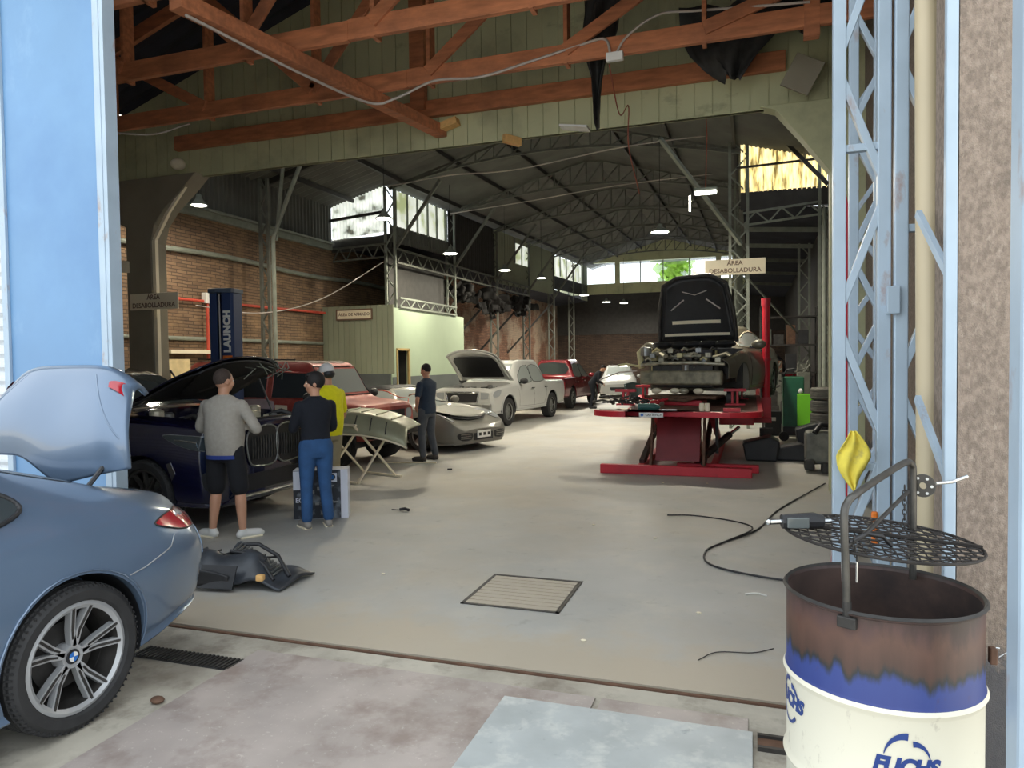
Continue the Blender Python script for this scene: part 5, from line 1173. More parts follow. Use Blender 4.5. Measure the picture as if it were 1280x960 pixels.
for s in (-1, 1): MB().b2(1.0, 2.0, s*.58-.04, s*.58+.04, .36, .52).build('chassis_rail', m_dark, c, bevel=.01)
m_oil = M('oily aluminium', srgb(172, 168, 148), .35, metal=.3, var=.4, scale=10)
MB().b2(.98, 1.02, -.8, .8, .25, .95).build('bulkhead', m_dark, c, bevel=.01)
MB().b2(2.02, 2.14, -.70, .70, .34, .58).build('crash_beam', M('battered olive aluminium', srgb(134, 128, 106), .4, metal=.2, var=.4, scale=7), c, bevel=.03)
MB().tube([(2.05, -.7, .68), (2.1, -.3, .71), (2.1, .3, .71), (2.05, .72, .68)], .03, 8).build('slam_panel', m_oil, c, smooth=50)
MB().b2(1.92, 2.0, -.52, .52, .3, .72).build('radiator', m_dark, c, bevel=.01)
random.seed(9)
pal = [m_oil, m_dark, m_alu, m_black, m_oil, M('pale yellow hose', srgb(206, 198, 150), .5)]
for k in range(16):
    y = -.6+.08*k; z = .76+.1*(k % 3)*.8; g = MB(); (g.box((1.96, y, z), (.08, .09, .07)) if k % 2 else g.tube([(1.98, y-.05, z), (2.0, y, z+.04), (1.98, y+.06, z)], .02, 6)); g.build('front_fitting', pal[(0, 2, 5, 0, 1)[k % 5]], c, smooth=30)
for k in range(46):
    x = random.uniform(1.15, 1.95); y = random.uniform(-.7, .62); z = random.uniform(.62, .92); s = random.uniform(.05, .15); g = MB()
    if k % 3 == 0: g.box((x, y, z), (s*2, s*1.8, s*1.2), Matrix.Rotation(random.uniform(-.5, .5), 3, 'Z'))
    elif k % 3 == 1: g.tube([(x-s, y-s, z), (x, y+s, z+.06), (x+s, y+2*s, z)], s*.3, 8)
    else: g.lathe([(0, -.08), (s*.7, -.08), (s*.7, .06), (s*.4, .08), (0, .08)], c=(x, y, z), seg=12)
    g.build('engine_part', pal[k % 6], c, smooth=30)
MB().b2(1.3, 1.9, -.34, .3, .80, .86).build('engine_cover', m_oil, c, bevel=.02)
MB().tube([(1.9, -.74, .62), (1.9, -.78, .9), (1.85, -.72, .98), (1.8, -.6, .92)], .055, 10).build('filler_neck', pal[5], c, smooth=50)
MB().tube([(1.95, -.8, .66), (1.95, -1.0, .7), (2.0, -1.15, .68)], .02, 6).build('dangling_loom', pal[5], c, smooth=50)
MB().tube([(1.98, -.8, .58), (2.05, -1.1, .56), (2.0, -1.5, .42)], .012, 6).build('dangling_wire', m_cable, c, smooth=50)
MB().tube([(2.1, -.62, .14), (2.15, -.3, .1), (2.15, .1, .08), (2.12, .3, .14), (2.1, .6, .13)], .028, 8).build('anti_roll_bar', m_rust, c, smooth=50)
MB().b2(1.5, 2.05, -.6, .6, .1, .16).build('subframe', m_rust, c, bevel=.02); MB().b2(1.7, 2.05, -.3, .35, -.005, .08).build('jig_block', m_red, c, bevel=.01)
for y in (-.42, -.1, .05, .3): MB().sphere((2.08, y, .24), (.05, .09, .05), 6, 8).build('bracket', m_sign if y != .05 else m_oil, c, smooth=50)
MB().tube([(1.5, .66, .1), (1.5, .8, .1)], .17, 16).build('brake_hub', m_dark, c, smooth=40)
g = MB()
for i in range(5): g.sphere((1.05+random.uniform(0, .2), -.6+.28*i, 1.03), (.16, .2, .07), 6, 10)
g.build('dark_padding', m_black, c, smooth=60)
ho, T = hood(c, m_black, .98, 1.08, .70, 1.22, 78, inner=m_black, taper=.78, rnd=.35, crown=.06, thick=.02, lines=False)
for v0, v1, hw_ in ((.10, .14, .95), (.28, .33, .7)):
    MB().grid(lambda u, v: T @ V((1.22*(v0+(v1-v0)*v), (u-.5)*2*.62*hw_, -.04+.03*(1-(2*u-1)**2)*1.)), 12, 2).build('bright_strip', m_sign, ho, thick=.01)
for s in (-1, 1): MB().tube([T @ V((.60, s*.44, -.04)), T @ V((.78, s*.2, -.03))], .014, 6).build('hood_rib', m_cable, ho); MB().tube([T @ V((.93, s*.22, -.04)), T @ V((.86, 0, -.03))], .010, 6).build('hood_rib', m_cable, ho)
MB().tube([T @ V((0, -.7, -.02)), T @ V((.6, -.66, -.03)), T @ V((1.05, -.56, -.04)), T @ V((1.18, -.3, -.05)), T @ V((1.2, .3, -.05)), T @ V((1.05, .56, -.04)), T @ V((.6, .66, -.03)), T @ V((0, .7, -.02))], .035, 8).build('bonnet_rim', m_dark, ho, smooth=60)

# ------------------------------------------------------------------ blue two post lift column
t = empty('lift_column', (-7.75, 9.1, 0), R(8), label='dark blue two post lift column with white lettering and orange label', cat='lift column')
m_lb = M('lift blue', srgb(34, 56, 98), .4, var=.06, scale=2)
g = MB(); g.prism([(-.17, -.16), (-.05, -.16), (-.05, -.13), (-.14, -.13), (-.14, .13), (.02, .13), (.02, -.14), (.17, -.14), (.20, -.10), (.20, .13), (.16, .17), (-.17, .17)], 0, 2.86, 'Z'); g.build('post', m_lb, t, bevel=.006)
MB().b2(-.14, .02, .10, .14, 0, 2.85).build('carriage_channel', M('darker lift blue', srgb(20, 34, 70), .5), t)
MB().prism([(-.19, -.17), (-.04, -.2), (.20, -.17), (.22, -.1), (.22, .15), (-.19, .19)], 2.86, 2.93, 'Z').build('cap', M('lift cap grey', srgb(70, 84, 104), .5), t, bevel=.01)
MB().tube([(-.04, -.1, 0), (-.04, -.1, 2.85)], .012, 6).build('cable_guide', m_cable, t)
text_mesh('LAUNCH', .15, m_white, t, Matrix.Translation((.11, -.142, 2.27)) @ Matrix.Rotation(R(90), 4, 'X') @ Matrix.Rotation(R(90), 4, 'Z'), off=.010, space=1.08, ext=.002)
MB().b2(.03, .185, -.146, -.138, 1.74, 1.90).build('warning_label', m_amber, t); MB().b2(-.3, .3, -.3, .3, 0, .02).build('base_plate', m_lb, t)

# ------------------------------------------------------------------ folding stand with ribbed panel
t = empty('folding_trestle', (-5.62, 9.45, 0), R(72), label='pale metal folding X trestle carrying the ribbed body panel', cat='trestle')
for i, y in enumerate((-.36, .36)):
    MB().bar((-.38, y, .02), (.42, y+.02, .86), .03, .03).build('leg', m_sign, t, bevel=.003); MB().bar((.42, y+.04, .02), (-.40, y+.05, .86), .03, .03).build('leg', m_sign, t, bevel=.003)
MB().bar((-.38, -.34, .02), (-.38, .38, .02), .035, .03).build('foot_bar', m_sign, t); MB().bar((.42, -.42, .02), (.42, .42, .02), .035, .03).build('foot_bar', m_sign, t)
MB().bar((.42, -.37, .86), (.42, .37, .86), .035, .03).build('top_bar', m_sign, t); MB().bar((-.40, -.37, .86), (-.40, .37, .86), .035, .03).build('top_bar', m_sign, t)
t = empty('bumper_cover', (-5.72, 9.40, 0), R(8), label='ribbed grey green bumper like panel lying on the folding trestle', cat='car panel')
m_pan = M('dusty pearl panel', srgb(164, 164, 138), .38, metal=.25, var=.15, scale=3)
def XP(u, v):   # u along the length, v from the back edge over the top to the front skirt
    a = u*2-1; x = .95*a; arch_ = .30*(1-a*a)**.9 if abs(a) < 1 else 0
    zt = .80+arch_*.85
    zt -= .10*max(0, -a)**2; arch_ *= 1
    if v < .5: return V((x, .38-.62*(v/.5), zt-.02*(v/.5)))
    k = (v-.5)/.5; return V((x*(1+.05*k), -.24-.16*math.sin(k*1.57), zt-.03-.30*k*(.8+.2*(1-a*a)+.5*max(0, -a)**2)))
g = MB().grid(XP, 40, 20); g.build('skin', m_pan, t, smooth=60, thick=.012)
for i in range(7):
    u = .14+.12*i; MB().tube([XP(u, .05+.05*k)+V((0, 0, .012)) for k in range(9)], .012, 6).build('top_rib', m_pan, t, smooth=50)
for i in range(5):
    u = .36+.12*i; MB().tube([XP(u, .55+.06*k)+V((0, -.012, .0)) for k in range(6)], .010, 6).build('front_seam', m_dark, t, smooth=50)
g = MB(); g.add([XP(.14, .62)+V((0, -.02, 0)), XP(.30, .62)+V((0, -.02, 0)), XP(.33, .92)+V((0, -.02, 0)), XP(.15, .9)+V((0, -.02, 0))], [(0, 1, 2, 3)]); k = g.build('grille_opening', m_black, t, thick=.01)
MB().tube([XP(.15, .88)+V((0, -.03, 0)), XP(.29, .64)+V((0, -.03, 0))], .012, 6).build('opening_brace', m_sign, k); MB().tube([XP(.16, .66)+V((0, -.03, 0)), XP(.31, .88)+V((0, -.03, 0))], .01, 6).build('opening_brace', m_sign, k)
MB().tube([XP(u/30, 1.0)+V((0, -.01, 0)) for u in range(31)], .014, 6).build('edge_bead', m_sign, t, smooth=50)

# ------------------------------------------------------------------ printed carton behind the man in jeans
t = empty('carton', (-4.66, 6.98, 0), R(26), label='white carton with dark printed picture standing behind the man in jeans', cat='box')
m_card = M('white card', srgb(216, 220, 232), .6, var=.03); m_pic = M('dark printed picture', srgb(40, 44, 52), .5, col2=srgb(140, 150, 160), scale=9., patch=.62, sharp=.25)
MB().b2(-.30, .30, -.12, .12, .005, .56).build('box', m_card, t, bevel=.003)
k = MB().b2(-.30, .22, -.124, -.12, .01, .555).build('picture', m_pic, t)
MB().b2(-.30, -.20, -.127, -.124, .34, .55).build('pale_print', m_card, k); MB().b2(.08, .18, -.127, -.124, .42, .52).build('badge_tile', m_card, k)
MB().prism([(.13+.035*math.cos(R(a)), .475+.035*math.sin(R(a))) for a in range(0, 360, 20)], -.129, -.127, 'Y').build('roundel', m_black, k); MB().prism([(.13+.024*math.cos(R(a)), .475+.024*math.sin(R(a))) for a in range(0, 360, 20)], -.131, -.129, 'Y').build('roundel_centre', MATS['roundel blue'], k)
text_mesh('ECU', .07, m_card, k, Matrix.Translation((-.21, -.126, .22)) @ Matrix.Rotation(R(90), 4, 'X'), off=.002)
g = MB(); random.seed(3)
for i in range(14): g.box((random.uniform(-.27, .18), -.125, random.uniform(.05, .38)), (random.uniform(.02, .08), .003, random.uniform(.01, .04)))
g.build('print_detail', m_alu, k)
o = MB().tube([(0, 0, .02), (.06, .02, .03), (.12, 0, .02)], .018, 6).tube([(-.12, .03, .008), (0, 0, .015)], .006, 5).build('spray_nozzle', m_black, smooth=50); o.location = (-3.95, 7.5, 0); tag(o, 'small black fitting lying on the floor right of the carton', 'fitting')
o = MB().tube([(0, 0, .02), (.07, .03, .02)], .014, 6).build('small_clamp', m_black, smooth=50); o.location = (-4.68, 10.55, 0); tag(o, 'tiny dark clamp on the floor in front of the trestle', 'clamp')
o = MB().bar((0, 0, .012), (1.1, .25, .012), .04, .02).build('floor_bar', m_sign); o.location = (-6.3, 11.0, 0); tag(o, 'pale bar lying on the floor in front of the off-roader', 'bar')

# ------------------------------------------------------------------ plastic undertray on the floor
t = empty('bumper_debris', (-4.02, 4.70, 0), R(8), label='heap of black plastic bumper and wing liner lying on the floor', cat='car part')
m_dpl = M('scuffed black plastic', srgb(56, 60, 66), .42, var=.35, scale=7)
random.seed(6)
def DP(u, v):
    a = (u-.5)*2; x = .56*a+.06*v; y = .36*(v-.5)*1.3; z = .20*(1-a*a)**.7*math.sin(v*3.0+.2)+.03*math.sin(u*17+v*6)+.025
    if u > .75: z *= 1-(u-.75)*1.6
    return V((x, y, max(.02, z+.015)))
MB().grid(DP, 36, 22).build('shell', m_dpl, t, smooth=35, thick=.015)
g = MB(); g.grid(lambda u, v: V((-.6+.75*u, -.30-.03*math.sin(u*5), .03+.13*v*(.5+.5*math.sin(u*3))+.02)), 14, 6); g.build('lower_lip', m_black, t, smooth=40, thick=.015)
MB().tube([(.02, .1, .27), (.2, .1, .28), (.4, .04, .21), (.55, -.06, .08)], .016, 8).build('grille_frame', m_black, t, smooth=50)
MB().tube([(.02, -.02, .25), (.2, -.04, .24), (.38, -.12, .17), (.48, -.18, .08)], .014, 8).build('grille_frame', m_black, t, smooth=50)
g = MB()
for i in range(15): k = i/14; g.bar((.06+.42*k, .105-.1*k, .285-.16*k), (.05+.40*k, -.02-.13*k, .255-.15*k), .012, .012)
g.build('grille_slats', m_alu, t)
MB().grid(lambda u, v: V((-.06+.14*u, .12+.02*math.sin(u*3), .16+.13*v*math.sin(.4+u*2.2))), 6, 6).build('bent_flap', m_dpl, t, smooth=40, thick=.01)
MB().grid(lambda u, v: V((-.5+.12*u, .1, .12+.12*v*(1-u))), 4, 4).build('bent_flap', m_alu, t, smooth=40, thick=.01)
MB().tube([(-.42, -.05, .13), (-.25, 0, .21), (-.1, -.02, .2), (.1, -.1, .15)], .01, 6).build('bright_trim', m_alu, t, smooth=50)
MB().b2(.36, .42, -.24, -.19, .08, .13).build('beige_clip', m_wcut, t, bevel=.01)
for i in range(7): MB().tube([(-.5+.13*i, -.22+.02*i, .10+.02*(i % 3)), (-.42+.13*i, -.05, .22), (-.4+.13*i, .1, .24-.01*i)], .009+.004*(i % 2), 6).build('moulded_rib', [m_black, m_dpl, m_dark][i % 3], t, smooth=50)
MB().grid(lambda u, v: V((-.1+.3*u, -.30+.08*v, .03+.16*v)), 4, 4).build('torn_liner', m_black, t, thick=.01)
o = MB().box((0, 0, .08), (.06, .05, .16)).build('wood_block', M('dull wood', srgb(168, 140, 110), .8, var=.15), bevel=.008); o.location = (-3.80, 3.84, 0); tag(o, 'small wooden block standing behind the blue coupe bumper', 'block')
o = MB().sphere((0, 0, .018), (.04, .03, .018), 6, 10).build('stone', m_rust, smooth=40); o.location = (-2.93, 2.86, 0); tag(o, 'flat pale stone beside the coupe rear wheel', 'stone')

# ------------------------------------------------------------------ right hand side clutter
t = empty('welder_trolley', (.92, 16.3, 0), label='green machine trolley with bright green front beside the stacked tyres', cat='machine')
MB().b2(-.30, .12, -.2, .3, .2, 1.35).build('cabinet', M('dark green paint', srgb(30, 92, 66), .45), t, bevel=.02); MB().b2(-.02, .36, -.26, -.2, .32, 1.0).build('bright_panel', M('bright green paint', srgb(120, 206, 40), .45, var=.04), t, bevel=.02)
MB().sphere((.05, -.2, 1.05), (.05, .04, .06), 6, 10).build('white_knob', m_white, t, smooth=50); MB().b2(-.3, .38, -.25, .3, .12, .3).build('base', m_black, t)
for x in (-.28, .3): MB().lathe([(0, -.03), (.1, -.03), (.1, .03), (0, .03)], c=(x, -.27, .1), axis='Y', seg=16).build('wheel', m_rubber, t, smooth=40)
MB().tube([(-.28, .2, 1.35), (-.2, .2, 1.5), (-.05, .2, 1.52)], .02, 6).build('handle', m_black, t)
m_tyre = m_rubber; m_tyd = M('dusty rubber', srgb(92, 90, 84), .8, var=.2, scale=10)
def tyre(loc, r, w, label, group=None, mat=None):
    g = MB(); h = w/2; prof = [(r*.62, -h*.8), (r*.7, -h), (r*.92, -h*.95), (r, -h*.7)]
    for k in range(4): z0 = -h*.7+k*h*.35; prof += [(r, z0+.005), (r, z0+h*.28), (r-.012, z0+h*.3), (r-.012, z0+h*.35)]
    prof += [(r, h*.7), (r*.92, h*.95), (r*.7, h), (r*.62, h*.8)]
    o = g.lathe(prof, seg=36, closed=True).build('car_tyre', mat or m_tyd, smooth=35); o.location = loc; return tag(o, label, 'tyre', group)
for k in range(4): tyre((1.42, 15.2, .16+.245*k+.15), .33, .24, f'dusty tyre in the stack at the right, {["lowest of four", "second from the bottom", "third from the bottom", "topmost of four"][k]}')
o = MB().b2(-.38, .38, -.3, .3, 0, .18).build('low_pallet', m_dark); o.location = (1.42, 15.2, 0); tag(o, 'dark low pallet under the stacked tyres', 'pallet')
t = empty('compressor_block', (1.0, 11.9, 0), label='grimy grey engine block standing on the floor at the right', cat='engine')
MB().b2(-.22, .2, -.2, .25, .12, .62).build('block', M('grimy grey casting', srgb(112, 112, 104), .6, var=.3, scale=7), t, bevel=.06); MB().b2(-.24, -.1, -.28, -.05, .04, .2).build('foot', m_dark, t, bevel=.02); MB().b2(0, .18, -.28, -.05, .0, .16).build('foot', m_dark, t, bevel=.02)
MB().tube([(-.1, -.2, .6), (0, -.1, .72), (.15, 0, .7)], .04, 8).build('hose_stub', m_black, t, smooth=50)
for i, (x, y, w, d, h, lb) in enumerate(((.15, 13.0, .5, .5, .34, 'black plastic bin lying on the floor right of the lift base'), (.62, 13.1, .5, .4, .22, 'low black tray on the floor between the black bins'), (1.0, 13.6, .42, .4, .55, 'upright black plastic bin in front of the green machine'))):
    g = MB().prism([(-w/2, 0), (w/2, 0), (w/2+.05, h), (w*.3, h+.08), (-w/2-.06, h*.9)], -d/2, d/2, 'Y'); o = g.build('plastic_bin', m_black, bevel=.03); o.location = (x, y, 0); tag(o, lb, 'bin')
o = MB().b2(-.18, .18, -.15, .15, 0, .55).build('tool_cabinet', m_black, bevel=.02); o.location = (.45, 17.2, 0); MB().b2(-.08, .06, -.155, -.15, .34, .42).build('label_plate', m_white, o); tag(o, 'small black cabinet with white label behind the lift', 'cabinet')
random.seed(31)
for i in range(7):
    x = .45+.16*i; y = 19.3+.56*((i*3) % 7); h = random.uniform(.9, 1.6); g = MB()
    g.b2(-.2, .2, -.25, .25, 0, h*.6); g.b2(-.14, .16, -.18, .2, h*.6, h)
    for k in range(5): g.tube([(random.uniform(-.2, .2), random.uniform(-.2, .2), h), (random.uniform(-.25, .25), random.uniform(-.2, .2), h+random.uniform(.1, .35))], .025, 5)
    o = g.build('scrap_stack', [m_dark, m_dsteel, m_black, m_dark][i % 4], bevel=.01); o.location = (x, y, 0)
    tag(o, 'dark stack of workshop scrap in the gloomy right aisle', 'scrap', 'dark scrap stacks in the right aisle')
t = empty('shelf_rack', (1.15, 22, 0), label='dark shelving rack deep in the right aisle', cat='rack')
for z in (.5, 1.3, 2.1, 2.9): MB().b2(-.9, .6, -.3, .3, z, z+.04).build('shelf', m_dark, t)
for x in (-.9, .6): MB().b2(x-.03, x+.03, -.3, -.24, 0, 3.2).build('upright', m_dark, t); MB().b2(x-.03, x+.03, .24, .3, 0, 3.2).build('upright', m_dark, t)
random.seed(17)
for i in range(12):
    z = (.54, 1.34, 2.14)[i % 3]; x = 1.15-.8+.33*(i//3)+.05; w = random.uniform(.2, .3); h = random.uniform(.2, .55)
    o = MB().b2(-w/2, w/2, -.2, .2, 0, h).build('parts_box', [m_rust, m_dark, m_dsteel, m_black][i % 4], bevel=.01); o.location = (x, 22, z+.002); tag(o, 'box of parts on the dark rack in the right aisle', 'box', 'boxes on the dark rack')
c, bvf = saloon('red_saloon', 'dark red car parked in the gloom behind the stacked tyres', (1.0, 27, 0), R(90), p_dred, HAT, (1.25, -1.2), .31, 'five', .88)
t = empty('engine_cart', (-11.1, 10.8, 0), R(15), label='cream wheeled trolley with tools and hoses beside the left pillar', cat='trolley')
MB().tube([(-.6, 0, 1.52), (.35, 0, 1.52), (.52, 0, 1.42), (.56, 0, 1.2)], .06, 10).build('cream_tube', m_sign, t, smooth=50); MB().tube([(-.6, .1, 1.62), (.0, .1, 1.63)], .035, 8).build('mint_tube', M('mint glow', srgb(160, 230, 200), .4), t, smooth=50)
MB().tube([(.3, 0, 1.68), (.5, -.03, 1.66), (.62, 0, 1.45), (.62, 0, 1.15)], .02, 8).build('black_hose', m_black, t, smooth=50)
random.seed(2)
for i in range(12): x = -.3+.07*i; MB().tube([(x, 0, 1.5), (x+random.uniform(-.04, .04), 0, 1.6+random.random()*.15)], .018, 6).build('tool', [m_black, m_chrome, m_dark][i % 3], t)
for x in (-.55, .5): MB().b2(x-.03, x+.03, -.05, .05, 0, 1.5).build('stand_leg', m_dark, t)

# ------------------------------------------------------------------ the drum grill
DX, DY, DR, ZR = .398, 2.57, .288, .99
t = empty('drum_base', (DX, DY, 0), label='low concrete block under the steel drum', cat='block'); MB().lathe([(0, 0), (.32, 0), (.32, .10), (0, .10)], seg=32).build('block', m_yard, t, smooth=30)
t = empty('steel_drum', (DX, DY, .102), R(0), label='rusty open steel drum, white and blue below and burnt brown above', cat='drum')
HT = ZR-.102
dm = bpy.data.materials.new('burnt painted drum'); dm.use_nodes = True; nt = dm.node_tree; N = nt.nodes; L = nt.links; bb = N['Principled BSDF']; bb.inputs['Roughness'].default_value = .5
tc = N.new('ShaderNodeTexCoord'); sp = N.new('ShaderNodeSeparateXYZ'); L.new(tc.outputs['Object'], sp.inputs[0])
no = N.new('ShaderNodeTexNoise'); no.inputs['Scale'].default_value = 14; no.inputs['Detail'].default_value = 9; mp = N.new('ShaderNodeMapping'); mp.inputs['Scale'].default_value = (1.3, 1.3, .2); L.new(tc.outputs['Object'], mp.inputs[0]); L.new(mp.outputs[0], no.inputs['Vector'])
ma = N.new('ShaderNodeMath'); ma.operation = 'MULTIPLY_ADD'; ma.inputs[1].default_value = .16; L.new(no.outputs['Fac'], ma.inputs[0]); L.new(sp.outputs['Z'], ma.inputs[2])
cr = N.new('ShaderNodeValToRGB'); cr.color_ramp.interpolation = 'LINEAR'; L.new(ma.outputs[0], cr.inputs[0])
zb = HT-.265   # lower edge of the blue band
els = [(zb, srgb(40, 52, 118)), (zb+.14, srgb(50, 66, 128)), (zb+.165, srgb(40, 44, 46)), (zb+.185, srgb(74, 54, 45)), (zb+.26, srgb(94, 68, 57)), (HT+.04, srgb(84, 62, 58)), (HT+.12, srgb(60, 48, 44))]
while len(cr.color_ramp.elements) < len(els): cr.color_ramp.elements.new(.5)
for e, (p_, c_) in zip(cr.color_ramp.elements, els): e.position = max(0, min(1, p_)); e.color = (*c_, 1)
L.new(cr.outputs[0], bb.inputs['Base Color'])
# keep the white/blue edge straight: use plain height there
m2 = N.new('ShaderNodeMath'); m2.operation = 'LESS_THAN'; m2.inputs[1].default_value = zb; L.new(sp.outputs['Z'], m2.inputs[0])
mx = N.new('ShaderNodeMixRGB'); mx.inputs['Color2'].default_value = (*srgb(226, 221, 202), 1); L.new(m2.outputs[0], mx.inputs[0]); L.new(cr.outputs[0], mx.inputs['Color1']); L.new(mx.outputs[0], bb.inputs['Base Color'])
layer(dm, srgb(84, 50, 40), 14., .6, .72, seed=4, stretch=(1, 1, .5), fac=.45); layer(dm, srgb(40, 34, 32), 8., .62, .7, seed=9, stretch=(1, 1, .3), fac=.5, grad=('Z', HT-.35, HT+.3))
g = MB(); zs1 = zb-.012
prof = [(DR-.01, 0), (DR, .01)]
for zc in (zs1-.285, zs1):
    prof += [(DR, zc-.022), (DR+.004, zc-.014), (DR+.011, zc), (DR+.004, zc+.014), (DR, zc+.022)]
prof += [(DR, HT-.012), (DR+.007, HT-.008), (DR+.009, HT), (DR+.002, HT+.004), (DR-.004, HT-.004), (DR-.006, HT-.04), (DR-.006, .03), (0, .03)]
g.lathe(prof, seg=96); g.build('shell', dm, t, smooth=40)
m_soot = M('sooty inside', srgb(70, 54, 48), .8, var=.35, scale=5); layer(m_soot, srgb(38, 32, 32), 3., .45, .6, seed=2, fac=.8)
MB().lathe([(DR-.0062, HT-.012), (DR-.0075, HT-.04), (DR-.0075, .034), (0, .034)], seg=64).build('inside', m_soot, t, smooth=40)
MB().lathe([(DR+.004, HT-.006), (DR+.011, HT-.001), (DR+.004, HT+.007), (DR-.004, HT)], seg=96).build('rim', m_dark, t, smooth=60)
m_logo = M('logo blue', srgb(34, 62, 130), .4, var=.03)
def warp(th0, z0, rad=DR+.0015):
    def f(c):
        th = th0+c.x/DR; return V(((rad+c.z)*math.cos(th), (rad+c.z)*math.sin(th), z0+c.y))
    return f
def arcs(name, th0, z0, segs):
    for (cx, cz, r0_, r1_, a0, a1, w0, w1) in segs:
        g = MB(); n = 14; f = warp(th0, z0); vs = []
        for i in range(n+1):
            k = i/n; a = R(a0+(a1-a0)*k); w = w0+(w1-w0)*k
            for rr in (-.5, .5):
                x = cx+(r0_+rr*w)*math.cos(a); y = cz+(r1_+rr*w)*math.sin(a); vs += [f(V((x, y, 0))), f(V((x, y, .001)))]
        fs = []
        for i in range(n): a_ = 4*i; fs += [(a_+1, a_+3, a_+7, a_+5), (a_, a_+4, a_+6, a_+2), (a_, a_+1, a_+5, a_+4), (a_+2, a_+6, a_+7, a_+3)]
        g.add(vs, fs); g.build(name, m_logo, t)
TH1 = math.atan2(-1.0, .06)   # facing the street side
text_mesh('FUCHS', .062, m_logo, t, None, 'lettering', shear=.25, ext=.0005, off=.0035, warp=warp(TH1+.02, zs1-.155), sx=.92)
arcs('swoosh', TH1+.02, zs1-.132, [(.0, -.01, .060, .078, 165, 85, .002, .022), (.022, -.012, .045, .060, 95, 15, .018, .002)])
TH2 = math.atan2(-.24, -.97)
text_mesh('FUCHS', .062, m_logo, t, None, 'lettering', shear=.25, ext=.0005, off=.0035, warp=warp(TH2, zs1-.09), sx=.92)
arcs('swoosh', TH2, zs1-.09, [(.0, -.01, .060, .078, 165, 85, .002, .022), (.022, -.012, .045, .060, 95, 15, .018, .002), (.0, .0, .06, .075, 200, 320, .003, .012)])
# handle bracket for the hoop, latch on the right
MB().box((-.13, -.262, HT-.030), (.055, .022, .035), Matrix.Rotation(-.45, 3, 'Z')).build('hoop_bracket', m_dark, t, bevel=.004)
MB().tube([(-.13, -.255, HT-.03), (-.13, -.255, HT+.03)], .013, 10).build('socket', m_dark, t)
MB().box((DR+.012, -.06, HT-.16), (.02, .03, .05)).build('latch', m_rust, t, bevel=.004); MB().tube([(DR+.02, -.06, HT-.135), (DR+.03, -.06, HT-.135)], .002, 5).build('latch_wire', m_chrome, t)
o = MB().tube([(.71, 2.50, .83), (.80, 2.62, .83)], .0022, 5).build('hook_wire', m_chrome); tag(o, 'short bright wire between the drum latch and the gate edge', 'wire')
# hoop with the swinging grate
t = empty('grill_hoop', (DX, DY, ZR), label='bent steel tube hoop rising from the drum rim, holding the round grate', cat='hoop')
m_tube = M('dull steel tube', srgb(84, 82, 78), .4, metal=.6, var=.2, scale=20)
P0 = V((-.13, -.255, 0)); P1 = V((.135, .22, 0))
zt0, zt1 = .285, .28
hp = [P0+V((0, 0, .0)), P0+V((-.004, .0, .15)), P0+V((-.008, .0, .285)), P0+V((.004, .018, .325)), P0+V((.03, .05, .345)), P0.lerp(P1, .5)+V((0, 0, .375)), P1+V((-.035, -.05, .395)), P1+V((-.008, -.012, .385)), P1+V((0, 0, .35)), P1+V((.0, 0, .2)), P1+V((0, 0, -.02))]
MB().tube(catmull(hp, 6), .0115, 12).build('tube', m_tube, t, smooth=60)
MB().tube([P0+V((.0, .0, .2)), P0+V((.06, .06, .225)), P1+V((-.02, -.02, .29))], .007, 8).build('cross_bar', m_dark, t, smooth=60)
MB().tube([P0+V((.005, .0, .21)), P0+V((.06, .06, .225)), P0+V((.11, .1, .21)), P0+V((.14, .13, .175))], .006, 8).build('hook_bar', m_black, t, smooth=60)
g = MB(); T_ = Matrix.Translation(P1+V((.03, 0, .31))) @ Matrix.Rotation(R(-25), 4, 'Z'); g.lathe([(.012, -.004), (.04, -.004), (.04, .004), (.012, .004)], axis='Y', seg=24); g.xf(T_); w_ = g.build('brake_sprocket', m_tube, t, smooth=40)
for i in range(6): a = i*math.pi/3; g = MB().lathe([(0, -.006), (.005, -.006), (.005, .006), (0, .006)], axis='Y', c=(.029*math.cos(a), 0, .029*math.sin(a)), seg=8).xf(T_); g.build('rivet', m_white, w_)
MB().tube([P1+V((.07, 0, .32)), P1+V((.12, .01, .325)), P1+V((.17, .02, .345))], .006, 8).build('crank_handle', m_chrome, t, smooth=60)
def chain(p, q, n, nm, par):
    g = MB()
    for i in range(n):
        c0 = V(p).lerp(V(q), (i+.5)/n); g2 = [c0+V((.006*math.cos(a) if i % 2 else 0, 0 if i % 2 else .006*math.cos(a), .012*math.sin(a))) for a in [k*math.pi/4 for k in range(8)]]; g.tube(g2, .002, 5, closed=True)
    return g.build(nm, m_dark, par)
chain(P1+V((-.03, -.02, .31)), P1+V((-.03, -.02, .16)), 9, 'chain', t); chain(P0+V((.02, .01, .22)), P0+V((.03, .02, .15)), 5, 'chain', t)
MB().tube([P0+V((-.012, 0, .09)), P0+V((-.014, 0, .15)), P0+V((.026, 0, .15)), P0+V((.026, 0, .09))], .003, 6).build('keeper_ring', m_chrome, t)
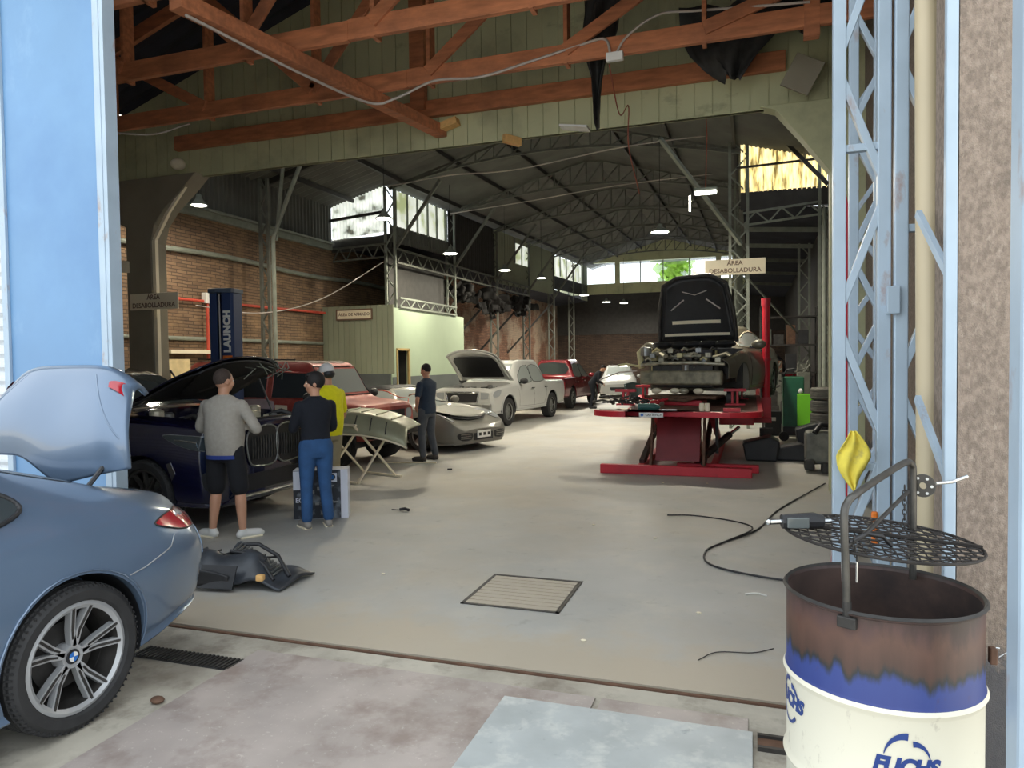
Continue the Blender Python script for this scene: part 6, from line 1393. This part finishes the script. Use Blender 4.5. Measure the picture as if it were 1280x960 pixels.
# round grate of woven bars
t = empty('grill_grate', (DX, DY+.03, ZR+.165), label='round blackened wire grate hanging over the drum', cat='grate')
t.rotation_euler = (R(0), R(4), 0); GR = .295
m_grate = M('blackened wire', srgb(44, 40, 38), .55, metal=.3, var=.3, scale=20)
nb = 20
for i in range(nb):
    y = -GR+2*GR*(i+.5)/nb; w_ = math.sqrt(max(0, GR*GR-y*y)); MB().tube([V((-w_+2*w_*k/24, y, .0028*math.sin(k*1.57+(i % 2)*math.pi))) for k in range(25)], .0026, 5).build('wire', m_grate, t)
for i in range(nb):
    y = -GR+2*GR*(i+.5)/nb; w_ = math.sqrt(max(0, GR*GR-y*y)); MB().tube([V((y, -w_+2*w_*k/24, .0028*math.cos(k*1.57+(i % 2)*math.pi))) for k in range(25)], .0026, 5).build('wire', m_grate, t)
MB().tube([V((GR*math.cos(R(a)), GR*math.sin(R(a)), 0)) for a in range(0, 360, 8)], .005, 6, closed=True).build('ring', m_grate, t, smooth=60); MB().bar((-GR, .02, .008), (GR, .0, .008), .012, .008).build('centre_bar', m_grate, t)
# black boxed motor/plug lying on the grate
t = empty('rotisserie_motor', (DX-.27, DY-.02, ZR+.185), R(14), label='black plastic motor with clear window lying on the left of the grate', cat='motor')
MB().tube([(-.035, 0, .026), (.07, 0, .03), (.10, 0, .028)], [.024, .027, .02], 10).build('casing', m_black, t, smooth=30)
MB().b2(-.025, .045, -.034, -.022, .01, .045).build('window', M('smoky window', srgb(90, 96, 96), .15), t, bevel=.003)
MB().tube([(-.075, 0, .024), (-.035, 0, .026)], .009, 8).build('shaft', m_chrome, t, smooth=50); MB().sphere((-.078, 0, .024), .011, 6, 8).build('shaft_nut', m_chrome, t, smooth=50); MB().tube([(.1, 0, .028), (.125, 0, .03)], .008, 8).build('cable_gland', m_chrome, t)
o = MB().box((.555, 3.765, .93), (.028, .02, .16)).build('orange_tag', m_amber, bevel=.008); tag(o, 'orange plastic strip on the blue lattice post behind the grate', 'tag')
# ------------------------------------------------------------------ people
m_skin = M('light brown skin', srgb(196, 146, 118), .55, var=.06, scale=8)
def remesh(mb, name, mat, parent, vox=.008, sm=4, label=None):
    o = mb.build(name, mat, parent); r = o.modifiers.new('r', 'REMESH'); r.mode = 'VOXEL'; r.voxel_size = vox
    s = o.modifiers.new('s', 'SMOOTH'); s.iterations = sm; s.factor = .5
    bpy.context.view_layer.update(); bake(o)
    for p in o.data.polygons: p.use_smooth = True
    if label: o['label'] = label
    return o
def torso(mb, rings, lean=V((0, 0, 0)), seg=28):
    """rings: (x, z, half depth, half width)"""
    vs = []; fs = []; n = len(rings)
    pts = catmull([V((a, b, 0)) for a, b, _, _ in rings], 4); rad = catmull([V((c, d, 0)) for _, _, c, d in rings], 4)
    for p, r in zip(pts, rad):
        for k in range(seg):
            t = 2*math.pi*k/seg; c, s = math.cos(t), math.sin(t); e = .85
            vs.append((p.x+r.x*math.copysign(abs(c)**e, c), r.y*math.copysign(abs(s)**e, s), p.y))
    m = len(pts)
    for i in range(m-1):
        for k in range(seg): fs.append((i*seg+k, i*seg+(k+1) % seg, (i+1)*seg+(k+1) % seg, (i+1)*seg+k))
    fs += [tuple(range(seg))[::-1], tuple((m-1)*seg+k for k in range(seg))]
    return mb.add(vs, fs)
def limb(mb, pts, rs, seg=14):
    p = catmull(pts, 4); k = len(pts); r = [x.x for x in catmull([V((a, 0, 0)) for a in rs], 4)]
    mb.tube(p, r, seg); mb.sphere(p[0], r[0]*.98, 8, 12); mb.sphere(p[-1], r[-1]*.98, 8, 12); return mb
def hand(mb, w, d, palm_n, side=1, curl=.6, s=1.):
    """w wrist point, d direction of the fingers, palm_n palm normal"""
    d = V(d).normalized(); n = V(palm_n); n = (n-d*n.dot(d)).normalized(); a = d.cross(n).normalized()*side; w = V(w)
    c = w+d*.045*s
    m = Matrix((a, d, n)).transposed(); g = MB().sphere((0, 0, 0), (.040*s, .050*s, .016*s), 8, 12); g.v = [m @ v+c for v in g.v]; mb.v, mb.f = mb.v, mb.f; mb.add(g.v, g.f)
    for i, (off, ln) in enumerate(((-.029, .066), (-.0100, .078), (.010, .072), (.028, .056))):
        b = w+d*.082*s+a*off*s; q = b+(d*math.cos(curl*.5)+n*math.sin(curl*.5))*ln*.5*s; e = q+(d*math.cos(curl*1.5)+n*math.sin(curl*1.5))*ln*.5*s
        mb.tube([b-d*.02*s, b, q, e], [.0095*s, .0095*s, .0085*s, .0075*s], 8); mb.sphere(e, .0075*s, 5, 8)
    b = w+d*.03*s-a*.035*s; q = b-a*.022*s+d*.025*s+n*.008*s; e = q+d*.028*s+n*.008*s
    mb.tube([b+a*.015*s, b, q, e], [.013*s, .012*s, .0105*s, .009*s], 8); mb.sphere(e, .009*s, 5, 8)
def head(mb, c, yaw=0., tilt=0., s=1.):
    T = Matrix.Translation(c) @ Matrix.Rotation(yaw, 4, 'Z') @ Matrix.Rotation(tilt, 4, 'Y') @ Matrix.Scale(s, 4)
    g = MB(); g.sphere((-.005, 0, .02), (.098, .077, .105), 14, 20); g.sphere((.028, 0, -.045), (.062, .057, .068), 12, 16); g.sphere((.055, 0, -.088), (.026, .028, .022), 8, 10)
    g.sphere((.078, 0, .02), (.02, .05, .014), 8, 10); g.tube([(.088, 0, .01), (.108, 0, -.022), (.098, 0, -.032)], [.009, .014, .01], 8); g.sphere((.10, 0, -.028), (.014, .018, .011), 6, 8)
    g.sphere((.082, 0, -.058), (.014, .026, .008), 6, 10); g.sphere((.08, 0, -.070), (.013, .022, .008), 6, 10)
    for s_ in (-1, 1): g.sphere((.058, s_*.045, -.028), (.03, .022, .03), 8, 10); g.sphere((-.008, s_*.079, -.008), (.02, .010, .032), 8, 10)
    g.xf(T); mb.add(g.v, g.f); return T
def person(label, loc, rz, Hh, J, top, topm, bot, botm, shoem, hair, hairm, hy=0., ht=0., sleeve='long', skin=None, extra=None, lean=0.):
    """J: joints in metres for a 1.75 m figure facing +x, y to the left"""
    t = empty('person', loc, rz, label=label, cat='person'); k = Hh/1.75; sk = skin or m_skin
    j = dict(neck=(0, 0, 1.49), head=(.015, 0, 1.635), shL=(0, .175, 1.385), shR=(0, -.175, 1.385), hipL=(0, .095, .93), hipR=(0, -.095, .93)); j.update(J); j = {a: V(b) for a, b in j.items()}
    S = Matrix.Scale(k, 4)
    if lean:
        LM = Matrix.Translation((0, 0, .95)) @ Matrix.Rotation(lean, 4, 'Y') @ Matrix.Translation((0, 0, -.95))
    else: LM = Matrix.Identity(4)
    bw = (extra or {}).get('bw', 1.)
    for s_ in 'LR':
        for q in ('sh', 'el', 'hip'): j[q+s_].y *= (1+bw)/2 if q == 'hip' else bw
    def upper(mb, e=0., belly=0.):
        u = MB(); torso(u, [(0, .86, .105+e, .16+e), (.0, .98, .112+e+belly*.5, .165+e), (.005, 1.1, .108+e+belly, .152+e+belly*.5), (.0, 1.25, .115+e+belly*.5, .165+e), (-.005, 1.35, .112+e, .185+e), (-.005, 1.415, .092+e, .175+e), (-.004, 1.455, .07+e, .125+e), (-.003, 1.49, .056+e*.6, .07+e)])
        u.v = [V((v.x*bw, v.y*bw, v.z)) for v in u.v]; u.xf(LM); mb.add(u.v, u.f)
    up = lambda p: LM @ p
    belly = extra.get('belly', 0) if extra else 0
    body = MB(); upper(body, -.012, belly)
    limb(body, [up(j['neck']-V((0, 0, .05))), up(j['neck']), up(j['head']-V((0, 0, .05)))], [.066, .055, .056])
    for s in 'LR':
        sh, el, wr = up(j['sh'+s]), up(j['el'+s]), up(j['wr'+s]); limb(body, [sh, sh.lerp(el, .5), el, el.lerp(wr, .35), wr], [.052, .046, .037, .036, .025])
        hd = j.get('hd'+s, None); d = V(hd) if hd is not None else (j['wr'+s]-j['el'+s]); d = LM.to_3x3() @ d
        hand(body, up(j['wr'+s]), d, LM.to_3x3() @ j.get('pn'+s, V((1, 0, 0))), 1 if s == 'L' else -1)
        hp, kn, an = j['hip'+s], j['kn'+s], j['an'+s]; limb(body, [hp, hp.lerp(kn, .5), kn, kn.lerp(an, .3), an.lerp(kn, .15), an], [.088, .075, .053, .057, .040, .036])
        to = j['to'+s]; limb(body, [an-V((0, 0, .03)), an.lerp(to, .5)-V((0, 0, .035)), to], [.036, .034, .028])
    hc = up(j['head']); T = head(body, hc, hy, ht+lean*.6)
    body.xf(S); b = remesh(body, 'body', sk, t, .007, 3)
    # eyes
    for s_ in (-1, 1):
        e = MB().sphere((.083, s_*.031, .004), (.009, .012, .007), 6, 8); e.xf(S @ T); e.build('eye', m_white, t, smooth=60); e = MB().sphere((.0905, s_*.031, .004), (.004, .005, .005), 5, 6); e.xf(S @ T); e.build('pupil', m_black, t, smooth=60)
    # top
    g = MB(); upper(g, .006, belly)
    for s in 'LR':
        sh, el, wr = up(j['sh'+s]), up(j['el'+s]), up(j['wr'+s])
        if sleeve == 'long': limb(g, [sh, sh.lerp(el, .5), el, el.lerp(wr, .4), el.lerp(wr, .92)], [.066, .060, .052, .047, .038])
        else: e2 = sh.lerp(el, .78); limb(g, [sh, sh.lerp(e2, .5), e2], [.066, .062, .058])
    g.xf(S); remesh(g, top, topm, t, .011, 5)
    if top != 'sweater':
        pass
    MB().tube([S @ (up(V((.0, 0, 1.487)))+LM.to_3x3() @ V((.058*math.cos(a), .064*math.sin(a), .0))) for a in [i*math.pi/8 for i in range(16)]], .011, 8, closed=True).build('collar', topm, t, smooth=60)
    # bottom
    g = MB(); torso(g, [(0, .80, .10, .15), (0, .88, .125, .175), (0, .97, .122, .172), (0, 1.02, .118, .165)])
    for s in 'LR':
        hp, kn, an = j['hip'+s], j['kn'+s], j['an'+s]
        if bot == 'shorts': e2 = hp.lerp(kn, .93); limb(g, [hp, hp.lerp(e2, .5), e2], [.105, .100, .096])
        else: limb(g, [hp, hp.lerp(kn, .5), kn, kn.lerp(an, .4), an+V((0, 0, .03))], [.102, .092, .072, .068, .062])
    g.xf(S); remesh(g, bot, botm, t, .011, 4)
    for s in 'LR':
        an, to = j['an'+s], j['to'+s]; d = (to-an); d.z = 0; d.normalize(); g = MB(); h_ = an-d*.03; h_.z = .045
        limb(g, [h_, V((an.x, an.y, .05))+d*.04, V((to.x, to.y, .040)), V((to.x, to.y, .034))+d*.035], [.043, .045, .043, .030]); g.tube([V((an.x, an.y, .05)), V((an.x, an.y, .10))], [.046, .042], 14)
        g.v = [V((v.x, v.y, max(.004, v.z))) for v in g.v]; g.xf(S); sh = remesh(g, 'shoe', shoem, t, .008, 3)
        g = MB().tube([S @ V((h_.x, h_.y, .010)), S @ (V((to.x, to.y, .010))+d*.03)], .046*k, 12); g.v = [V((v.x, v.y, min(max(0, v.z), .02))) for v in g.v]; g.build('sole', m_sign if shoem in (m_wshoe, m_gshoe) else m_dark, sh, smooth=30)
    # hair or cap
    g = MB()
    if hair == 'short': g.sphere((-.016, 0, .034), (.096, .0805, .101), 14, 20); g.v = [v for v in g.v]; g.v = [V((v.x, v.y, max(v.z, -.045+.25*max(0, v.x+.01)+(.04 if v.x > .05 else 0)))) for v in g.v]
    elif hair == 'full': g.sphere((-.014, 0, .038), (.108, .090, .108), 14, 20); g.sphere((.045, 0, .095), (.055, .06, .035), 8, 12); g.v = [V((v.x, v.y, max(v.z, -.062+.6*max(0, v.x+.01)))) for v in g.v]
    elif hair == 'cap':
        g.sphere((-.006, 0, .045), (.108, .088, .095), 14, 20); g.v = [V((v.x, v.y, max(v.z, .018))) for v in g.v]
    g.xf(S @ T); hh = g.build('hair' if hair != 'cap' else 'cap', hairm, t, smooth=60)
    if hair == 'cap':
        g = MB().grid(lambda u, v: V((.075+.095*v*(1-.55*abs(2*u-1)**2), (2*u-1)*.075, .03-.018*v)), 12, 6); g.xf(S @ T); g.build('visor', hairm, hh, smooth=60, thick=.006)
        g = MB().sphere((-.03, 0, -.0), (.082, .08, .07), 10, 14); g.v = [V((min(v.x, .0), v.y, min(v.z, .03))) for v in g.v]; g.xf(S @ T); g.build('hair', m_black, t, smooth=60)
    return t, S
m_gsw = M('heather grey knit', srgb(166, 160, 150), .9, var=.06, scale=30, bump=.15); m_bsw = M('black knit', srgb(20, 24, 34), .9, var=.1, scale=30, bump=.1)
m_yel2 = M('bright yellow cotton', srgb(232, 226, 20), .8, var=.05, scale=20); m_nav = M('navy cotton', srgb(36, 50, 68), .85, var=.1, scale=20)
m_jean = M('blue denim', srgb(44, 82, 128), .85, var=.18, scale=7); m_blk = M('black cotton', srgb(24, 25, 30), .9, var=.1, scale=20); m_work = M('grey work trousers', srgb(80, 84, 90), .85, var=.18, scale=8)
m_beig = M('beige cotton', srgb(150, 140, 112), .85, var=.08); m_hair = M('dark hair', srgb(26, 22, 22), .7, var=.2, scale=30); m_hairs = M('cropped dark hair', srgb(64, 52, 46), .8, var=.2, scale=40)
m_wshoe = M('white leather', srgb(220, 220, 216), .5, var=.03); m_gshoe = M('grey suede', srgb(140, 136, 130), .8, var=.08); m_boot = M('dark grey suede', srgb(76, 72, 68), .85, var=.15); m_cap = M('white cap cloth', srgb(210, 208, 206), .85, var=.04)
crossed = dict(elL=(.05, .27, 1.14), wrL=(.24, .06, 1.16), elR=(.05, -.30, 1.13), wrR=(.25, -.04, 1.19), hdL=V((.1, -1, 0)), hdR=V((.1, 1, .1)), pnL=V((-1, 0, 0)), pnR=V((-1, 0, 0)))
J1 = dict(crossed, knL=(.03, .13, .5), anL=(-.02, .15, .09), toL=(.02, .29, .04), knR=(.02, -.15, .5), anR=(-.01, -.19, .09), toR=(.12, -.29, .04))
person('man in grey sweater, black shorts and white shoes with folded arms by the SUV', (-5.06, 5.88, 0), R(98), 1.70, J1, 'sweater', m_gsw, 'shorts', m_blk, m_wshoe, 'short', m_hairs, hy=R(-25), extra=dict(belly=.035, bw=1.14))
# blue shirt hem below the sweater belongs to the grey sweater man
hem = MB(); torso(hem, [(0, .835, .138, .188), (0, .85, .138, .190), (0, .875, .136, .188)]); hem.xf(Matrix.Scale(1.70/1.75, 4)); hem.build('shirt_hem', M('royal blue cotton', srgb(40, 60, 130), .85), [o for o in bpy.data.objects if o.name == 'person'][0], smooth=60)
J2 = dict(elL=(.06, .24, 1.13), wrL=(.27, .12, 1.16), elR=(.10, -.22, 1.12), wrR=(.28, -.02, 1.14), hdL=V((.3, -1, 0)), hdR=V((.3, 1, 0)), pnL=V((-1, 0, 0)), pnR=V((-1, 0, 0)), knL=(.02, .11, .5), anL=(-.02, .12, .09), toL=(.14, .15, .04), knR=(.02, -.10, .5), anR=(-.03, -.12, .09), toR=(.13, -.14, .04))
person('man in black sweater and blue jeans in front of the white carton, looking left', (-4.42, 6.52, 0), R(138), 1.65, J2, 'sweater', m_bsw, 'trousers', m_jean, m_gshoe, 'full', m_hair, hy=R(74))
J3 = dict(J2, elR=(.02, -.25, 1.12), wrR=(.12, -.2, .92), hdR=V((.3, .2, -1)), pnR=V((0, 1, 0)))
person('man in bright yellow polo shirt and white cap behind the man in black', (-5.0, 7.66, 0), R(165), 1.74, J3, 'polo_shirt', m_yel2, 'trousers', m_beig, m_gshoe, 'cap', m_cap, sleeve='short', ht=R(10), extra=dict(belly=.04, bw=1.1))
J4 = dict(elL=(-.03, .28, 1.14), wrL=(.05, .24, .97), hdL=V((.5, -.5, -.6)), pnL=V((0, -1, 0)), elR=(.16, -.26, 1.22), wrR=(.38, -.16, 1.2), hdR=V((1, .2, 0)), pnR=V((0, 0, -1)), knL=(.05, .11, .5), anL=(-.0, .14, .09), toL=(.17, .16, .04), knR=(.02, -.13, .5), anR=(-.04, -.17, .09), toR=(.12, -.19, .04))
person('mechanic in navy t-shirt and grey work trousers beside the grey roadster', (-5.50, 11.55, 0), R(168), 1.72, J4, 't_shirt', m_nav, 'work_trousers', m_work, m_boot, 'short', m_hair, sleeve='short', ht=R(8), extra=dict(bw=1.12))
J5 = dict(elL=(.10, .22, 1.14), wrL=(.3, .14, 1.2), elR=(.14, -.22, 1.14), wrR=(.34, -.1, 1.16), knL=(.06, .11, .5), anL=(-.02, .12, .09), toL=(.14, .13, .04), knR=(.04, -.11, .5), anR=(-.06, -.12, .09), toR=(.1, -.13, .04), pnL=V((0, 0, -1)), pnR=V((0, 0, -1)))
person('far mechanic in dark navy overalls bending forward beside the red pickup', (-5.55, 25.6, 0), R(20), 1.72, J5, 'overall_top', m_bsw, 'overall_trousers', m_bsw, m_black, 'short', m_hair, sleeve='long', lean=R(38), ht=R(10))
# ------------------------------------------------------------------ light
W = bpy.data.worlds.new('world'); SC.world = W; W.use_nodes = True
nt = W.node_tree; bg = nt.nodes['Background']
bg.inputs[0].default_value = (.87, .94, 1.0, 1); bg.inputs[1].default_value = 1.6
def area(name, loc, size, energy, col, rot=(0, 0, 0), sy=None):
    l = bpy.data.lights.new(name, 'AREA'); l.energy = energy; l.color = col; l.size = size
    if sy: l.shape = 'RECTANGLE'; l.size_y = sy
    o = bpy.data.objects.new(name, l); COL.objects.link(o); o.location = loc; o.rotation_euler = rot; return o
sun = bpy.data.lights.new('sun', 'SUN'); sun.energy = 11.; sun.angle = R(.6); sun.color = (1., .93, .82)
so = bpy.data.objects.new('sun', sun); COL.objects.link(so); so.rotation_euler = V((0, -math.cos(R(51)), -math.sin(R(51)))).to_track_quat('-Z', 'Y').to_euler()
SC.view_settings.view_transform = 'Standard'; SC.view_settings.look = 'None'; SC.view_settings.exposure = .5; SC.view_settings.gamma = 1.
SC.view_settings.use_curve_mapping = False
